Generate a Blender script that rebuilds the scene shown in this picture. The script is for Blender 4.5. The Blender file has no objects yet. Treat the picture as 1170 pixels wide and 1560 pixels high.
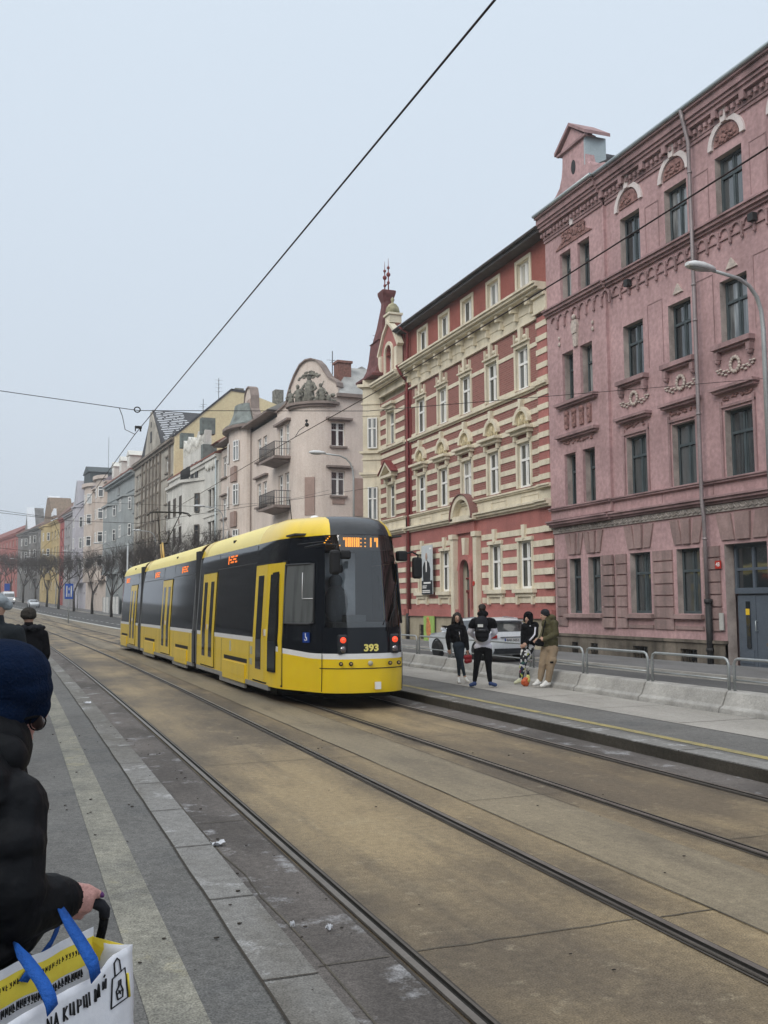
import bpy, bmesh, math, random
from mathutils import Vector, Matrix, noise
import numpy as np
PI = math.pi
sc = bpy.context.scene
C = bpy.data.collections.new("scene"); sc.collection.children.link(C)

# ---------------------------------------------------------------- camera
F_PX, PSI, PITCH, ROLL, CAMH = 1500.0, .3574, .0931, -.0071, 1.75
cd = bpy.data.cameras.new("camera"); cam = bpy.data.objects.new("camera", cd); C.objects.link(cam); sc.camera = cam
cd.sensor_fit = 'VERTICAL'; cd.sensor_height = 36.0; cd.lens = 36.0*F_PX/1560.0
cd.clip_start = .05; cd.clip_end = 3000
Fv = Vector((math.sin(PSI)*math.cos(PITCH), math.cos(PSI)*math.cos(PITCH), math.sin(PITCH)))
R0 = Vector((math.cos(PSI), -math.sin(PSI), 0)); U0 = R0.cross(Fv)
Rv = R0*math.cos(ROLL)+U0*math.sin(ROLL); Uv = -R0*math.sin(ROLL)+U0*math.cos(ROLL)
m = Matrix((Rv, Uv, -Fv)).transposed().to_4x4(); m.translation = Vector((0, 0, CAMH)); cam.matrix_world = m
# ---------------------------------------------------------------- world and sun
SUN_EL, SUN_AZ = math.radians(36), math.radians(238)      # azimuth clockwise from +Y: behind left
w = bpy.data.worlds.new("World"); sc.world = w; w.use_nodes = True
nt = w.node_tree; nt.nodes.clear()
out = nt.nodes.new('ShaderNodeOutputWorld'); bg = nt.nodes.new('ShaderNodeBackground'); bg2 = nt.nodes.new('ShaderNodeBackground')
add = nt.nodes.new('ShaderNodeAddShader')
sky = nt.nodes.new('ShaderNodeTexSky'); sky.sky_type = 'NISHITA'; sky.sun_disc = False
sky.sun_elevation = SUN_EL; sky.sun_rotation = SUN_AZ; sky.air_density = 1.5; sky.dust_density = 6
nt.links.new(sky.outputs[0], bg.inputs[0]); bg.inputs[1].default_value = .012
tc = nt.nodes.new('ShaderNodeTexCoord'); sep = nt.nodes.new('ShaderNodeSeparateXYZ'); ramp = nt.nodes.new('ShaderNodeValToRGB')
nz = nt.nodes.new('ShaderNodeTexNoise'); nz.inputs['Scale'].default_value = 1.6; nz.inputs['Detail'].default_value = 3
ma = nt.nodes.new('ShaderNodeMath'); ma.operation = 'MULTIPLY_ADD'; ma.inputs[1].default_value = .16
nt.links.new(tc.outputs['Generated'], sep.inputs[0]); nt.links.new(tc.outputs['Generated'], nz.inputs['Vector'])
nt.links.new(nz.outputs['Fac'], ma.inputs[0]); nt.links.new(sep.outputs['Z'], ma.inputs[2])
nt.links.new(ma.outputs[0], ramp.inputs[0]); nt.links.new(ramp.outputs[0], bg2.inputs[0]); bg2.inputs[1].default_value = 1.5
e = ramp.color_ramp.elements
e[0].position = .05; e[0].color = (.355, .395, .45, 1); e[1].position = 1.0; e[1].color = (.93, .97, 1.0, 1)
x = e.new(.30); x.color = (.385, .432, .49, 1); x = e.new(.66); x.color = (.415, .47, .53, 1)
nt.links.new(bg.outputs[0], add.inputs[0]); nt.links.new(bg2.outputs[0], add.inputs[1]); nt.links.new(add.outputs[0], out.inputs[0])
sd = bpy.data.lights.new("sun", 'SUN'); sd.energy = 1.5; sd.angle = math.radians(35); sd.color = (1, .96, .9)
so = bpy.data.objects.new("sun", sd); C.objects.link(so)
sdir = Vector((math.sin(SUN_AZ)*math.cos(SUN_EL), math.cos(SUN_AZ)*math.cos(SUN_EL), math.sin(SUN_EL)))
so.rotation_euler = sdir.to_track_quat('Z', 'Y').to_euler()
sc.view_settings.view_transform = 'Standard'; sc.view_settings.look = 'None'; sc.view_settings.exposure = .12; sc.view_settings.gamma = 1

# ---------------------------------------------------------------- street path
def sx(Y): return -max(0, Y-10)**2/3000
def gz(Y):
    if Y < 50: return 0
    if Y < 300: return .0001*(Y-50)**2
    return 6.25+.0001*500*(min(Y, 340)-300)*.5
def wp(p): return (p[0]+sx(p[1]), p[1], p[2]+gz(p[1]))
def th(Y): return max(0, Y-10)/1500

# ---------------------------------------------------------------- materials
M = {}
def lin(c): return tuple(((v/255)/12.92 if v/255 <= .04045 else ((v/255+.055)/1.055)**2.4) for v in c)
def mat(name, col, rough=.8, var=.25, scale=3., spec=.3, metal=0, streak=0., streakcol=(.05, .05, .045), bump=0., bscale=40., emit=0, coat=0, fine=.12):
    """principled with two noise scales of colour variation and optional vertical weather streaks"""
    if name in M: return M[name]
    mt = bpy.data.materials.new(name); mt.use_nodes = True; n = mt.node_tree; L = n.links
    b = n.nodes['Principled BSDF']; b.inputs['Roughness'].default_value = rough; b.inputs['Metallic'].default_value = metal
    b.inputs['Specular IOR Level'].default_value = spec
    if coat: b.inputs['Coat Weight'].default_value = coat; b.inputs['Coat Roughness'].default_value = .06
    t = n.nodes.new('ShaderNodeTexCoord')
    def noi(s, d=4, vec=None):
        q = n.nodes.new('ShaderNodeTexNoise'); q.inputs['Scale'].default_value = s; q.inputs['Detail'].default_value = d
        L.new(vec or t.outputs['Object'], q.inputs['Vector']); return q.outputs['Fac']
    def mix(f, a, bb, mode='MIX'):
        q = n.nodes.new('ShaderNodeMix'); q.data_type = 'RGBA'; q.blend_type = mode
        if isinstance(f, float): q.inputs[0].default_value = f
        else: L.new(f, q.inputs[0])
        for s, v in ((6, a), (7, bb)):
            if isinstance(v, tuple): q.inputs[s].default_value = (*v, 1)
            else: L.new(v, q.inputs[s])
        return q.outputs[2]
    def mr(v, a, bb, c0, d):
        q = n.nodes.new('ShaderNodeMapRange'); q.inputs[1].default_value = a; q.inputs[2].default_value = bb
        q.inputs[3].default_value = c0; q.inputs[4].default_value = d; L.new(v, q.inputs[0]); return q.outputs[0]
    if var > 0:
        lo = tuple(v*(1-var) for v in col); hi = tuple(min(1, v*(1+var)) for v in col)
        cc = mix(mr(noi(scale), .3, .7, 0, 1), lo, hi)
        cc = mix(fine, cc, mix(mr(noi(scale*14, 2), .3, .7, 0, 1), (.2, .2, .2), (1., 1., 1.)), 'OVERLAY') if fine else cc
    else:
        q = n.nodes.new('ShaderNodeRGB'); q.outputs[0].default_value = (*col, 1); cc = q.outputs[0]
    if streak > 0:
        mp = n.nodes.new('ShaderNodeMapping'); mp.inputs['Scale'].default_value = (2.2, 2.2, .22); L.new(t.outputs['Object'], mp.inputs[0])
        f = mr(noi(1.6, 6, mp.outputs[0]), .5, .78, 0, streak); cc = mix(f, cc, streakcol)
    L.new(cc, b.inputs['Base Color'])
    if bump > 0:
        bp = n.nodes.new('ShaderNodeBump'); bp.inputs['Strength'].default_value = bump; bp.inputs['Distance'].default_value = .02
        L.new(noi(bscale, 5), bp.inputs['Height']); L.new(bp.outputs[0], b.inputs['Normal'])
    if emit:
        b.inputs['Emission Color'].default_value = (*col, 1); b.inputs['Emission Strength'].default_value = emit
    M[name] = mt; mt['_cc'] = 1
    return mt
def glassmat(name, col=(.015, .02, .025), curtain=(.25, .27, .28), amt=.35):
    """closed pane: dark room behind, some panes show pale curtains, some a painted-in sky reflection"""
    if name in M: return M[name]
    mt = bpy.data.materials.new(name); mt.use_nodes = True; n = mt.node_tree; L = n.links; b = n.nodes['Principled BSDF']
    b.inputs['Roughness'].default_value = .05; b.inputs['IOR'].default_value = 2.1
    oi = n.nodes.new('ShaderNodeObjectInfo'); t = n.nodes.new('ShaderNodeTexCoord')
    mp = n.nodes.new('ShaderNodeMapping'); mp.inputs['Scale'].default_value = (5, 5, .5); L.new(t.outputs['Object'], mp.inputs[0]); L.new(oi.outputs['Location'], mp.inputs['Location'])
    q = n.nodes.new('ShaderNodeTexNoise'); q.inputs['Scale'].default_value = 1.4; q.inputs['Detail'].default_value = 4; L.new(mp.outputs[0], q.inputs['Vector'])
    a = n.nodes.new('ShaderNodeMath'); a.operation = 'MULTIPLY_ADD'; L.new(oi.outputs['Random'], a.inputs[0]); a.inputs[1].default_value = .7; L.new(q.outputs['Fac'], a.inputs[2])
    r = n.nodes.new('ShaderNodeMapRange'); r.inputs[1].default_value = .7; r.inputs[2].default_value = 1.15; r.inputs[3].default_value = 0; r.inputs[4].default_value = amt; L.new(a.outputs[0], r.inputs[0])
    mx = n.nodes.new('ShaderNodeMix'); mx.data_type = 'RGBA'; L.new(r.outputs[0], mx.inputs[0]); mx.inputs[6].default_value = (*col, 1); mx.inputs[7].default_value = (*curtain, 1)
    L.new(mx.outputs[2], b.inputs['Base Color'])
    bp = n.nodes.new('ShaderNodeBump'); bp.inputs['Strength'].default_value = .12; bp.inputs['Distance'].default_value = .05
    q2 = n.nodes.new('ShaderNodeTexNoise'); q2.inputs['Scale'].default_value = 1.1; L.new(t.outputs['Object'], q2.inputs['Vector']); L.new(q2.outputs['Fac'], bp.inputs['Height']); L.new(bp.outputs[0], b.inputs['Normal'])
    M[name] = mt; return mt

# ---------------------------------------------------------------- mesh builder
class MB:
    def __init__(s): s.v = []; s.f = []; s.m = []; s.sm = []
    def add(s, vs, fs, mi=0, smooth=False):
        o = len(s.v); s.v += [tuple(v) for v in vs]
        for f in fs: s.f.append([o+i for i in f]); s.m.append(mi); s.sm.append(smooth)
        return s
    def box(s, x0, x1, y0, y1, z0, z1, mi=0):
        if x0 > x1: x0, x1 = x1, x0
        if y0 > y1: y0, y1 = y1, y0
        if z0 > z1: z0, z1 = z1, z0
        v = [(x0,y0,z0),(x1,y0,z0),(x1,y1,z0),(x0,y1,z0),(x0,y0,z1),(x1,y0,z1),(x1,y1,z1),(x0,y1,z1)]
        return s.add(v, [(0,3,2,1),(4,5,6,7),(0,1,5,4),(1,2,6,5),(2,3,7,6),(3,0,4,7)], mi)
    def quad(s, a, b, c, d, mi=0): return s.add([a, b, c, d], [(0,1,2,3)], mi)
    def prism(s, poly, axis, a, b, mi=0, smooth=False):
        """poly: 2D points in the plane of the two other axes (order x,y,z without axis), extruded a..b"""
        n = len(poly)
        def P(p, t):
            if axis == 0: return (t, p[0], p[1])
            if axis == 1: return (p[0], t, p[1])
            return (p[0], p[1], t)
        v = [P(p, a) for p in poly]+[P(p, b) for p in poly]
        s.add(v, [(i, (i+1) % n, n+(i+1) % n, n+i) for i in range(n)], mi, smooth)
        s.add(v, [tuple(range(n))[::-1], tuple(range(n, 2*n))], mi); return s
    def tube(s, pts, r, n=6, mi=0, cap=True, smooth=True):
        pts = [Vector(p) for p in pts]; N = len(pts); rs = r if isinstance(r, (list, tuple)) else [r]*N
        vs = []; up = None
        for i, p in enumerate(pts):
            d = (pts[min(i+1, N-1)]-pts[max(i-1, 0)]).normalized()
            if up is None: up = Vector((0,0,1)) if abs(d.z) < .9 else Vector((1,0,0))
            a = d.cross(up)
            if a.length < 1e-4: a = d.cross(Vector((1,0,0)))
            a.normalize(); bb = a.cross(d).normalized(); up = bb
            for k in range(n):
                t = 2*PI*k/n; vs.append(p+a*math.cos(t)*rs[i]+bb*math.sin(t)*rs[i])
        fs = [(i*n+k, i*n+(k+1) % n, (i+1)*n+(k+1) % n, (i+1)*n+k) for i in range(N-1) for k in range(n)]
        s.add(vs, fs, mi, smooth)
        if cap: s.add(vs[:n], [tuple(range(n))[::-1]], mi); s.add(vs[-n:], [tuple(range(n))], mi)
        return s
    def lathe(s, prof, c=(0,0,0), n=12, mi=0, smooth=True):
        vs = [(c[0]+r*math.cos(2*PI*k/n), c[1]+r*math.sin(2*PI*k/n), c[2]+z) for r, z in prof for k in range(n)]
        N = len(prof)
        s.add(vs, [(i*n+k, i*n+(k+1) % n, (i+1)*n+(k+1) % n, (i+1)*n+k) for i in range(N-1) for k in range(n)], mi, smooth)
        s.add(vs[:n], [tuple(range(n))[::-1]], mi); s.add(vs[-n:], [tuple(range(n))], mi); return s
    def ell(s, c, r, mi=0, n=10, m=7, rot=None):
        vs = []; 
        for i in range(m+1):
            a = PI*i/m
            for k in range(n):
                t = 2*PI*k/n; q = Vector((r[0]*math.sin(a)*math.cos(t), r[1]*math.sin(a)*math.sin(t), r[2]*math.cos(a)))
                if rot is not None: q = rot @ q
                vs.append((c[0]+q.x, c[1]+q.y, c[2]+q.z))
        fs = [((i+1)*n+k, (i+1)*n+(k+1) % n, i*n+(k+1) % n, i*n+k) for i in range(m) for k in range(n)]
        return s.add(vs, fs, mi, True)
    def arch(s, cu, cz, r0, r1, d0, d1, a0=0, a1=PI, n=12, mi=0, ax=1):
        """ring segment in the facade plane (u,z), from depth d0 to d1"""
        o = []; 
        for i in range(n+1):
            t = a0+(a1-a0)*i/n; ct, st = math.cos(t), math.sin(t)
            o.append([(cu+r*ct, d, cz+r*st) for r, d in ((r0,d0),(r1,d0),(r1,d1),(r0,d1))])
        vs = [p for q in o for p in q]
        fs = [(i*4+k, i*4+(k+1) % 4, i*4+4+(k+1) % 4, i*4+4+k) for i in range(n) for k in range(4)]
        fs += [(0,3,2,1), (n*4, n*4+1, n*4+2, n*4+3)]
        return s.add(vs, fs, mi)
    def warp(s): s.v = [wp(p) for p in s.v]; return s
    def xf(s, mtx): s.v = [tuple(mtx @ Vector(p)) for p in s.v]; return s
    def build(s, name, mats, parent=None, loc=(0,0,0), origin=None, bevel=0, fixn=True, rot=None):
        if not isinstance(mats, (list, tuple)): mats = [mats]
        me = bpy.data.meshes.new(name)
        vs = s.v if origin is None else [(p[0]-origin[0], p[1]-origin[1], p[2]-origin[2]) for p in s.v]
        me.from_pydata(vs, [], s.f)
        for q in mats: me.materials.append(q)
        me.polygons.foreach_set('material_index', s.m); me.polygons.foreach_set('use_smooth', s.sm)
        bm = bmesh.new(); bm.from_mesh(me)
        bmesh.ops.remove_doubles(bm, verts=bm.verts, dist=1e-5)
        if fixn: bmesh.ops.recalc_face_normals(bm, faces=bm.faces)
        bm.to_mesh(me); bm.free(); me.update()
        o = bpy.data.objects.new(name, me); C.objects.link(o); o.location = loc
        if rot: o.rotation_euler = rot
        if parent: o.parent = parent
        if bevel:
            bv = o.modifiers.new('bevel', 'BEVEL'); bv.width = bevel; bv.segments = 2; bv.limit_method = 'ANGLE'
        return o
def build_split(b, name, mats, parent, gap=.12, origin=None):
    """one object per cluster of touching or near pieces"""
    n = len(b.v); par = list(range(n))
    def fd(i):
        while par[i] != i: par[i] = par[par[i]]; i = par[i]
        return i
    for f in b.f:
        for k in f[1:]: par[fd(k)] = fd(f[0])
    comp = {}
    for fi, f in enumerate(b.f): comp.setdefault(fd(f[0]), []).append(fi)
    bb = []
    for r, fl in comp.items():
        vs = [b.v[k] for fi in fl for k in b.f[fi]]
        bb.append([[min(v[a] for v in vs) for a in range(3)], [max(v[a] for v in vs) for a in range(3)], list(fl)])
    ch = True
    while ch:
        ch = False; out_ = []
        for q in bb:
            for p in out_:
                if all(q[0][a] <= p[1][a]+gap and p[0][a] <= q[1][a]+gap for a in range(3)):
                    p[0] = [min(p[0][a], q[0][a]) for a in range(3)]; p[1] = [max(p[1][a], q[1][a]) for a in range(3)]; p[2] += q[2]; ch = True; break
            else: out_.append(q)
        bb = out_
    res = []
    for p in bb:
        m_ = MB()
        for fi in p[2]: m_.add([b.v[k] for k in b.f[fi]], [tuple(range(len(b.f[fi])))], b.m[fi], b.sm[fi])
        res.append(m_.build(name, mats, parent, origin=origin))
    return res
def tag(o, label=None, cat=None, group=None, kind=None):
    if label: o['label'] = label
    if cat: o['category'] = cat
    if group: o['group'] = group
    if kind: o['kind'] = kind
    return o
def empty(name, loc=(0,0,0), rz=0, label=None, cat=None, group=None):
    o = bpy.data.objects.new(name, None); C.objects.link(o); o.location = loc; o.rotation_euler = (0,0,rz); o.empty_display_size = .2
    return tag(o, label, cat, group)
def copy_tree(o, parent=None):
    c = o.copy(); C.objects.link(c)
    if parent: c.parent = parent
    for ch in list(o.children): copy_tree(ch, c)
    return c
def text_mesh(s, size, thick=.002, offset=0., align='CENTER'):
    cu = bpy.data.curves.new('t', 'FONT'); cu.body = s; cu.size = size; cu.extrude = thick; cu.offset = offset; cu.align_x = align; cu.align_y = 'CENTER'
    ob = bpy.data.objects.new('t', cu); C.objects.link(ob)
    dg = bpy.context.evaluated_depsgraph_get(); me = bpy.data.meshes.new_from_object(ob.evaluated_get(dg))
    bpy.data.objects.remove(ob); bpy.data.curves.remove(cu); return me
def text_obj(name, s, size, matl, parent, mtx, thick=.002, offset=0.):
    me = text_mesh(s, size, thick, offset); me.materials.clear(); me.materials.append(matl); me.transform(mtx); me.name = name
    o = bpy.data.objects.new(name, me); C.objects.link(o); o.parent = parent; return o

# ================================================================ ground and street
def ground_mat(name, base, alt, scale=.6, stain=(.08,.07,.06), st=.5, fine=.35, rough=.85, patch=None, pa=.0, ystretch=.35, bump=.25, rails=None, cr=(.35,.65)):
    mt = bpy.data.materials.new(name); mt.use_nodes = True; n = mt.node_tree; L = n.links; b = n.nodes['Principled BSDF']
    b.inputs['Roughness'].default_value = rough; b.inputs['Specular IOR Level'].default_value = .25
    t = n.nodes.new('ShaderNodeTexCoord'); mp = n.nodes.new('ShaderNodeMapping'); mp.inputs['Scale'].default_value = (1, ystretch, 1); L.new(t.outputs['Object'], mp.inputs[0])
    def noi(s, d, vec, ro=.55, off=0):
        q = n.nodes.new('ShaderNodeTexNoise'); q.inputs['Scale'].default_value = s; q.inputs['Detail'].default_value = d; q.inputs['Roughness'].default_value = ro
        if off:
            m2 = n.nodes.new('ShaderNodeMapping'); m2.inputs['Location'].default_value = (off, off*2.3, 0); L.new(vec, m2.inputs[0]); vec = m2.outputs[0]
        L.new(vec, q.inputs['Vector']); return q.outputs['Fac']
    def mr(v, a, bb, c0=0., d=1.):
        q = n.nodes.new('ShaderNodeMapRange'); q.inputs[1].default_value = a; q.inputs[2].default_value = bb; q.inputs[3].default_value = c0; q.inputs[4].default_value = d; L.new(v, q.inputs[0]); return q.outputs[0]
    def mix(f, a, bb, mode='MIX'):
        q = n.nodes.new('ShaderNodeMix'); q.data_type = 'RGBA'; q.blend_type = mode
        if isinstance(f, float): q.inputs[0].default_value = f
        else: L.new(f, q.inputs[0])
        for s, v in ((6, a), (7, bb)):
            if isinstance(v, tuple): q.inputs[s].default_value = (*v, 1)
            else: L.new(v, q.inputs[s])
        return q.outputs[2]
    o1 = t.outputs['Object']; o2 = mp.outputs[0]
    cc = mix(mr(noi(scale, 6, o2), *cr), base, alt)
    cc = mix(mr(noi(scale*1.7, 7, o2, .62, 7.3), .52, .72, 0, st), cc, stain)
    if patch: cc = mix(mr(noi(scale*2.3, 8, o1, .7, 3.1), .56, .68, 0, pa), cc, patch)
    if rails:
        sp = n.nodes.new('ShaderNodeSeparateXYZ'); L.new(o1, sp.inputs[0]); cur = None
        def mth(op, a, b_=None):
            q = n.nodes.new('ShaderNodeMath'); q.operation = op
            for i_, v in enumerate((a, b_)):
                if v is None: continue
                if isinstance(v, (int, float)): q.inputs[i_].default_value = v
                else: L.new(v, q.inputs[i_])
            return q.outputs[0]
        for xr in rails:
            d_ = mth('ABSOLUTE', mth('SUBTRACT', sp.outputs['X'], xr)); cur = d_ if cur is None else mth('MINIMUM', cur, d_)
        cc = mix(mth('MULTIPLY', mr(cur, .03, .42, .95, 0), mr(noi(1.1, 5, o2, .6, 4.4), .38, .62, .1, 1)), cc, (.07,.058,.046))
        m3 = n.nodes.new('ShaderNodeMapping'); m3.inputs['Scale'].default_value = (1, .09, 1); L.new(o1, m3.inputs[0])
        cc = mix(mr(noi(3.2, 7, m3.outputs[0], .65, 9.1), .5, .7, 0, .5), cc, (.085,.07,.054)); cc = mix(mr(noi(5.5, 6, o1, .7, 2.2), .58, .7, 0, .45), cc, (.38,.32,.22))
    cc = mix(fine, cc, mix(mr(noi(110, 3, o1), .3, .7), (.12,.12,.12), (.88,.88,.88)), 'OVERLAY')
    cc = mix(fine*.6, cc, mix(mr(noi(17, 4, o1, .6, 1.7), .3, .7), (.25,.25,.25), (.8,.8,.8)), 'OVERLAY')
    L.new(cc, b.inputs['Base Color'])
    bp = n.nodes.new('ShaderNodeBump'); bp.inputs['Strength'].default_value = bump; bp.inputs['Distance'].default_value = .01
    L.new(noi(90, 4, o1), bp.inputs['Height']); L.new(bp.outputs[0], b.inputs['Normal'])
    return mt
YS = [-12]+[i*2. for i in range(-5, 60)]+[120+10*i for i in range(0, 29)]
def strip(name, x0, x1, z, mt, y0=-12, y1=400, kind='structure', thick=0, build=True):
    ys = sorted(set([y0, y1]+[y for y in YS if y0 < y < y1])); b = MB()
    for a, c in zip(ys[:-1], ys[1:]):
        if thick: 
            b.add([(x0,a,z),(x1,a,z),(x1,c,z),(x0,c,z),(x0,a,z-thick),(x1,a,z-thick),(x1,c,z-thick),(x0,c,z-thick)], [(0,1,2,3),(0,3,7,4),(1,5,6,2)])
        else: b.quad((x0,a,z),(x1,a,z),(x1,c,z),(x0,c,z))
    if thick: b.add([(x0,ys[0],z),(x1,ys[0],z),(x1,ys[0],z-thick),(x0,ys[0],z-thick)], [(0,1,2,3)]); b.add([(x0,ys[-1],z),(x1,ys[-1],z),(x1,ys[-1],z-thick),(x0,ys[-1],z-thick)], [(0,1,2,3)])
    b.warp()
    if not build: return b
    return tag(b.build(name, mt), kind=kind)
# terrain: one sheet to the horizon
g = MB(); xs = [-150,-100,-50,-20,0,20,50,100,150]; ys = [-60,-20,0,50,80,110,140,170,200,240,280,320,340,420]
for i in range(len(xs)-1):
    for j in range(len(ys)-1):
        g.quad(*[(a, b_, gz(b_)-.13) for a, b_ in ((xs[i],ys[j]),(xs[i+1],ys[j]),(xs[i+1],ys[j+1]),(xs[i],ys[j+1]))])
m_asph = ground_mat('asphalt', (.085,.086,.087), (.115,.115,.114), .5, (.05,.05,.05), .4, .5)
tag(g.build('ground', ground_mat('ground_dirt', (.11,.105,.1), (.15,.14,.13))), kind='structure')
m_conc = ground_mat('track_concrete', (.30,.228,.132), (.14,.11,.075), .42, (.07,.056,.043), .9, .6, rough=.6, bump=.5, patch=(.36,.285,.175), pa=.5, ystretch=.42, rails=(1.87,3.33,4.9,6.27), cr=(.41,.59))
m_conc2 = ground_mat('centre_concrete', (.255,.21,.142), (.185,.156,.112), .7, (.12,.10,.075), .7, .4, rough=.65, rails=(3.33,4.9))
m_edge = ground_mat('edge_asphalt', (.135,.12,.11), (.085,.076,.07), 1.1, (.055,.048,.042), .6, .55, patch=(.38,.38,.39), pa=.7, cr=(.42,.58))
m_plat = ground_mat('platform_asphalt', (.118,.115,.109), (.15,.147,.14), .8, (.085,.088,.09), .5, .6, ystretch=1)
m_kerb = ground_mat('kerb_stone', (.16,.152,.138), (.215,.21,.20), 1.2, (.10,.088,.072), .7, .5, patch=(.46,.46,.46), pa=.8, cr=(.42,.58))
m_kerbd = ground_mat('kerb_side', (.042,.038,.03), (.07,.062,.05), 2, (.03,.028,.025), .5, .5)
m_pave = ground_mat('concrete_paving', (.36,.34,.31), (.28,.265,.24), .9, (.19,.175,.15), .5, .35)
m_side = ground_mat('sidewalk', (.2,.2,.2), (.15,.15,.152), .9)
m_dark = mat('joint_dark', (.045,.038,.03), .9, .2)
m_crack = ground_mat('crack_grey', (.07,.062,.05), (.12,.105,.08), 3)
m_pale = ground_mat('pale_paint', (.25,.24,.20), (.19,.185,.16), 1.8, (.14,.137,.125), .8, .65, patch=(.40,.36,.22), pa=.45, ystretch=1)
m_yel = ground_mat('yellow_paint', (.34,.28,.12), (.25,.22,.12), 2.5, (.15,.145,.125), .9, .5, ystretch=1)
strip('track_bed', 1.79, 6.3, 0, m_conc)
strip('track_shoulder', 1.2, 1.87-.06, .004, m_edge)
strip('track_shoulder', 6.34, 6.9, .004, m_edge, y1=46)
strip('track_bed', 6.3, 8.6, -.004, m_conc2, y0=46)
strip('centre_strip', 3.78, 4.55, .004, m_conc2)
strip('left_platform', -3.2, 1.04, .13, m_plat, y1=60, thick=.25)
strip('road_left', -14, -3.2, -.02, m_asph)
k = strip('kerb', 1.04, 1.29, .134, m_kerb, y1=60, thick=.2)
strip('platform_stripe', .53, .755, .134, m_pale, y1=60)
strip('platform', 6.87, 9.6, .13, m_plat, y0=-8, y1=46, thick=.25)
k = strip('kerb', 6.83, 7.13, .137, m_kerb, y0=-8, y1=46, thick=.012); 
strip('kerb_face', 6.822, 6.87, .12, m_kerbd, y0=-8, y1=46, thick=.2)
strip('yellow_line', 7.26, 7.40, .135, m_yel, y0=-8, y1=46)
strip('paving', 8.33, 9.65, .135, m_pave, y0=-8, y1=46)
strip('road', 10.15, 15.0, -.02, m_asph)
strip('road', 8.6, 10.15, -.015, m_asph, y0=46)
strip('road_edge_line', 8.35, 8.75, .02, mat('pale_kerb', (.5,.5,.47), .8, .15), y0=47)
strip('sidewalk', 15.0, 17.6, .1, m_side, thick=.3)
strip('sidewalk_kerb', 14.85, 15.01, .11, mat('kerb_grey', (.3,.29,.27), .85, .2), thick=.3)
# dashes and joints
b = MB(); y = 50
m_white = mat('road_paint', (.6,.6,.58), .7, .2)
while y < 260:
    b.add([(10.35,y,0.005),(10.47,y,.005),(10.47,y+1.6,.005),(10.35,y+1.6,.005)], [(0,1,2,3)]); y += 3.4
tag(b.warp().build('lane_marking', m_white), kind='structure')
b = MB()
def crackline(pts, w, z):
    for (p, q) in zip(pts[:-1], pts[1:]):
        d = Vector((q[0]-p[0], q[1]-p[1])); nrm = Vector((-d.y, d.x)).normalized()*w/2
        b.quad((p[0]-nrm.x,p[1]-nrm.y,z),(q[0]-nrm.x,q[1]-nrm.y,z),(q[0]+nrm.x,q[1]+nrm.y,z),(p[0]+nrm.x,p[1]+nrm.y,z))
rnd = random.Random(3)
def wob(p, q, n, a):
    o = []
    for i in range(n+1):
        t = i/n; o.append((p[0]+(q[0]-p[0])*t+rnd.uniform(-a, a), p[1]+(q[1]-p[1])*t+rnd.uniform(-a, a)))
    return o
for yy in [4.78, 10.95, 16.8, 22.2, 28, 34, 40, 46]:
    crackline(wob((1.95,yy),(3.26,yy+.02),9,.012), rnd.uniform(.006,.012), .005)
    crackline(wob((3.42,yy),(3.78,yy),4,.008), .012, .005)
for yy in [1.3, 4.75, 8.1, 14.5]: crackline(wob((1.42,yy),(1.79,yy),4,.004), .01, .009)
for yy in [2.2, 8.11, 14.2, 20.3, 26.5]: crackline(wob((3.78,yy),(4.85,yy+.03),6,.01), .009, .009)
for yy in [6.1, 12.2, 18.3]: crackline(wob((4.98,yy),(6.2,yy+.03),6,.01), .009, .005)
crackline(wob((3.77,1),(3.77,50),90,.006), .011, .0085)
crackline(wob((4.56,7.5),(4.56,50),60,.006), .010, .0085)
crackline(wob((1.50,1),(1.40,9),16,.02), .01, .009)
crackline(wob((1.37,1),(1.39,45),60,.015), .012, .009)
tag(b.warp().build('slab_joints', m_crack), kind='structure')
b = MB()
for i in range(34):   # kerb joints
    yy = .55+i*1.255; w0 = .012; b.quad((1.04,yy,.139),(1.29,yy,.139),(1.29,yy+w0,.139),(1.04,yy+w0,.139))
for i in range(20):
    yy = 1.0+i*2.03; b.quad((6.83,yy,.141),(7.13,yy,.141),(7.13,yy+.016,.141),(6.83,yy+.016,.141)); b.quad((6.819,yy,.141),(6.819,yy+.016,.141),(6.819,yy+.016,-.0),(6.819,yy,-.0))
    b.quad((8.36,yy,.139),(9.65,yy,.139),(9.65,yy+.014,.139),(8.36,yy+.014,.139))
crack = wob((1.035,.5),(1.035,45),110,.005)
crackline(crack, .012, .139)
tag(b.warp().build('kerb_joints', m_dark), kind='structure')
# rails: grooved tram rails as real profiles
m_rail = mat('rail_steel', (.10,.088,.075), .5, .2, 5, metal=.35)
m_railtop = mat('rail_polished', (.20,.18,.16), .4, .15, 5, metal=.6)
m_groove = mat('rail_groove', (.02,.018,.015), .9, .2)
def rail(xc, side):
    """side=+1: groove on the +X side of the running head"""
    ys = [y for y in YS if y <= 300]
    prof = [(-.042,.004,0),(-.038,.014,1),(.0,.014,1),(.004,-.0,2),(.03,-.002,2),(.033,.011,0),(.048,.011,0),(.052,.004,0)]
    r = MB()
    for a, c in zip(ys[:-1], ys[1:]):
        for (p, q) in zip(prof[:-1], prof[1:]):
            r.add([(xc+side*p[0],a,p[1]),(xc+side*q[0],a,q[1]),(xc+side*q[0],c,q[1]),(xc+side*p[0],c,p[1])], [(0,1,2,3)], {0:0,1:1,2:2}[p[2] if p[2] != 1 else (1 if q[2] == 1 else 2)])
    r.v = [wp((p[0], p[1], p[2]+.006)) for p in r.v]
    return tag(r.build('tram_rail', [m_rail, m_railtop, m_groove], fixn=False), kind='structure')
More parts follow.
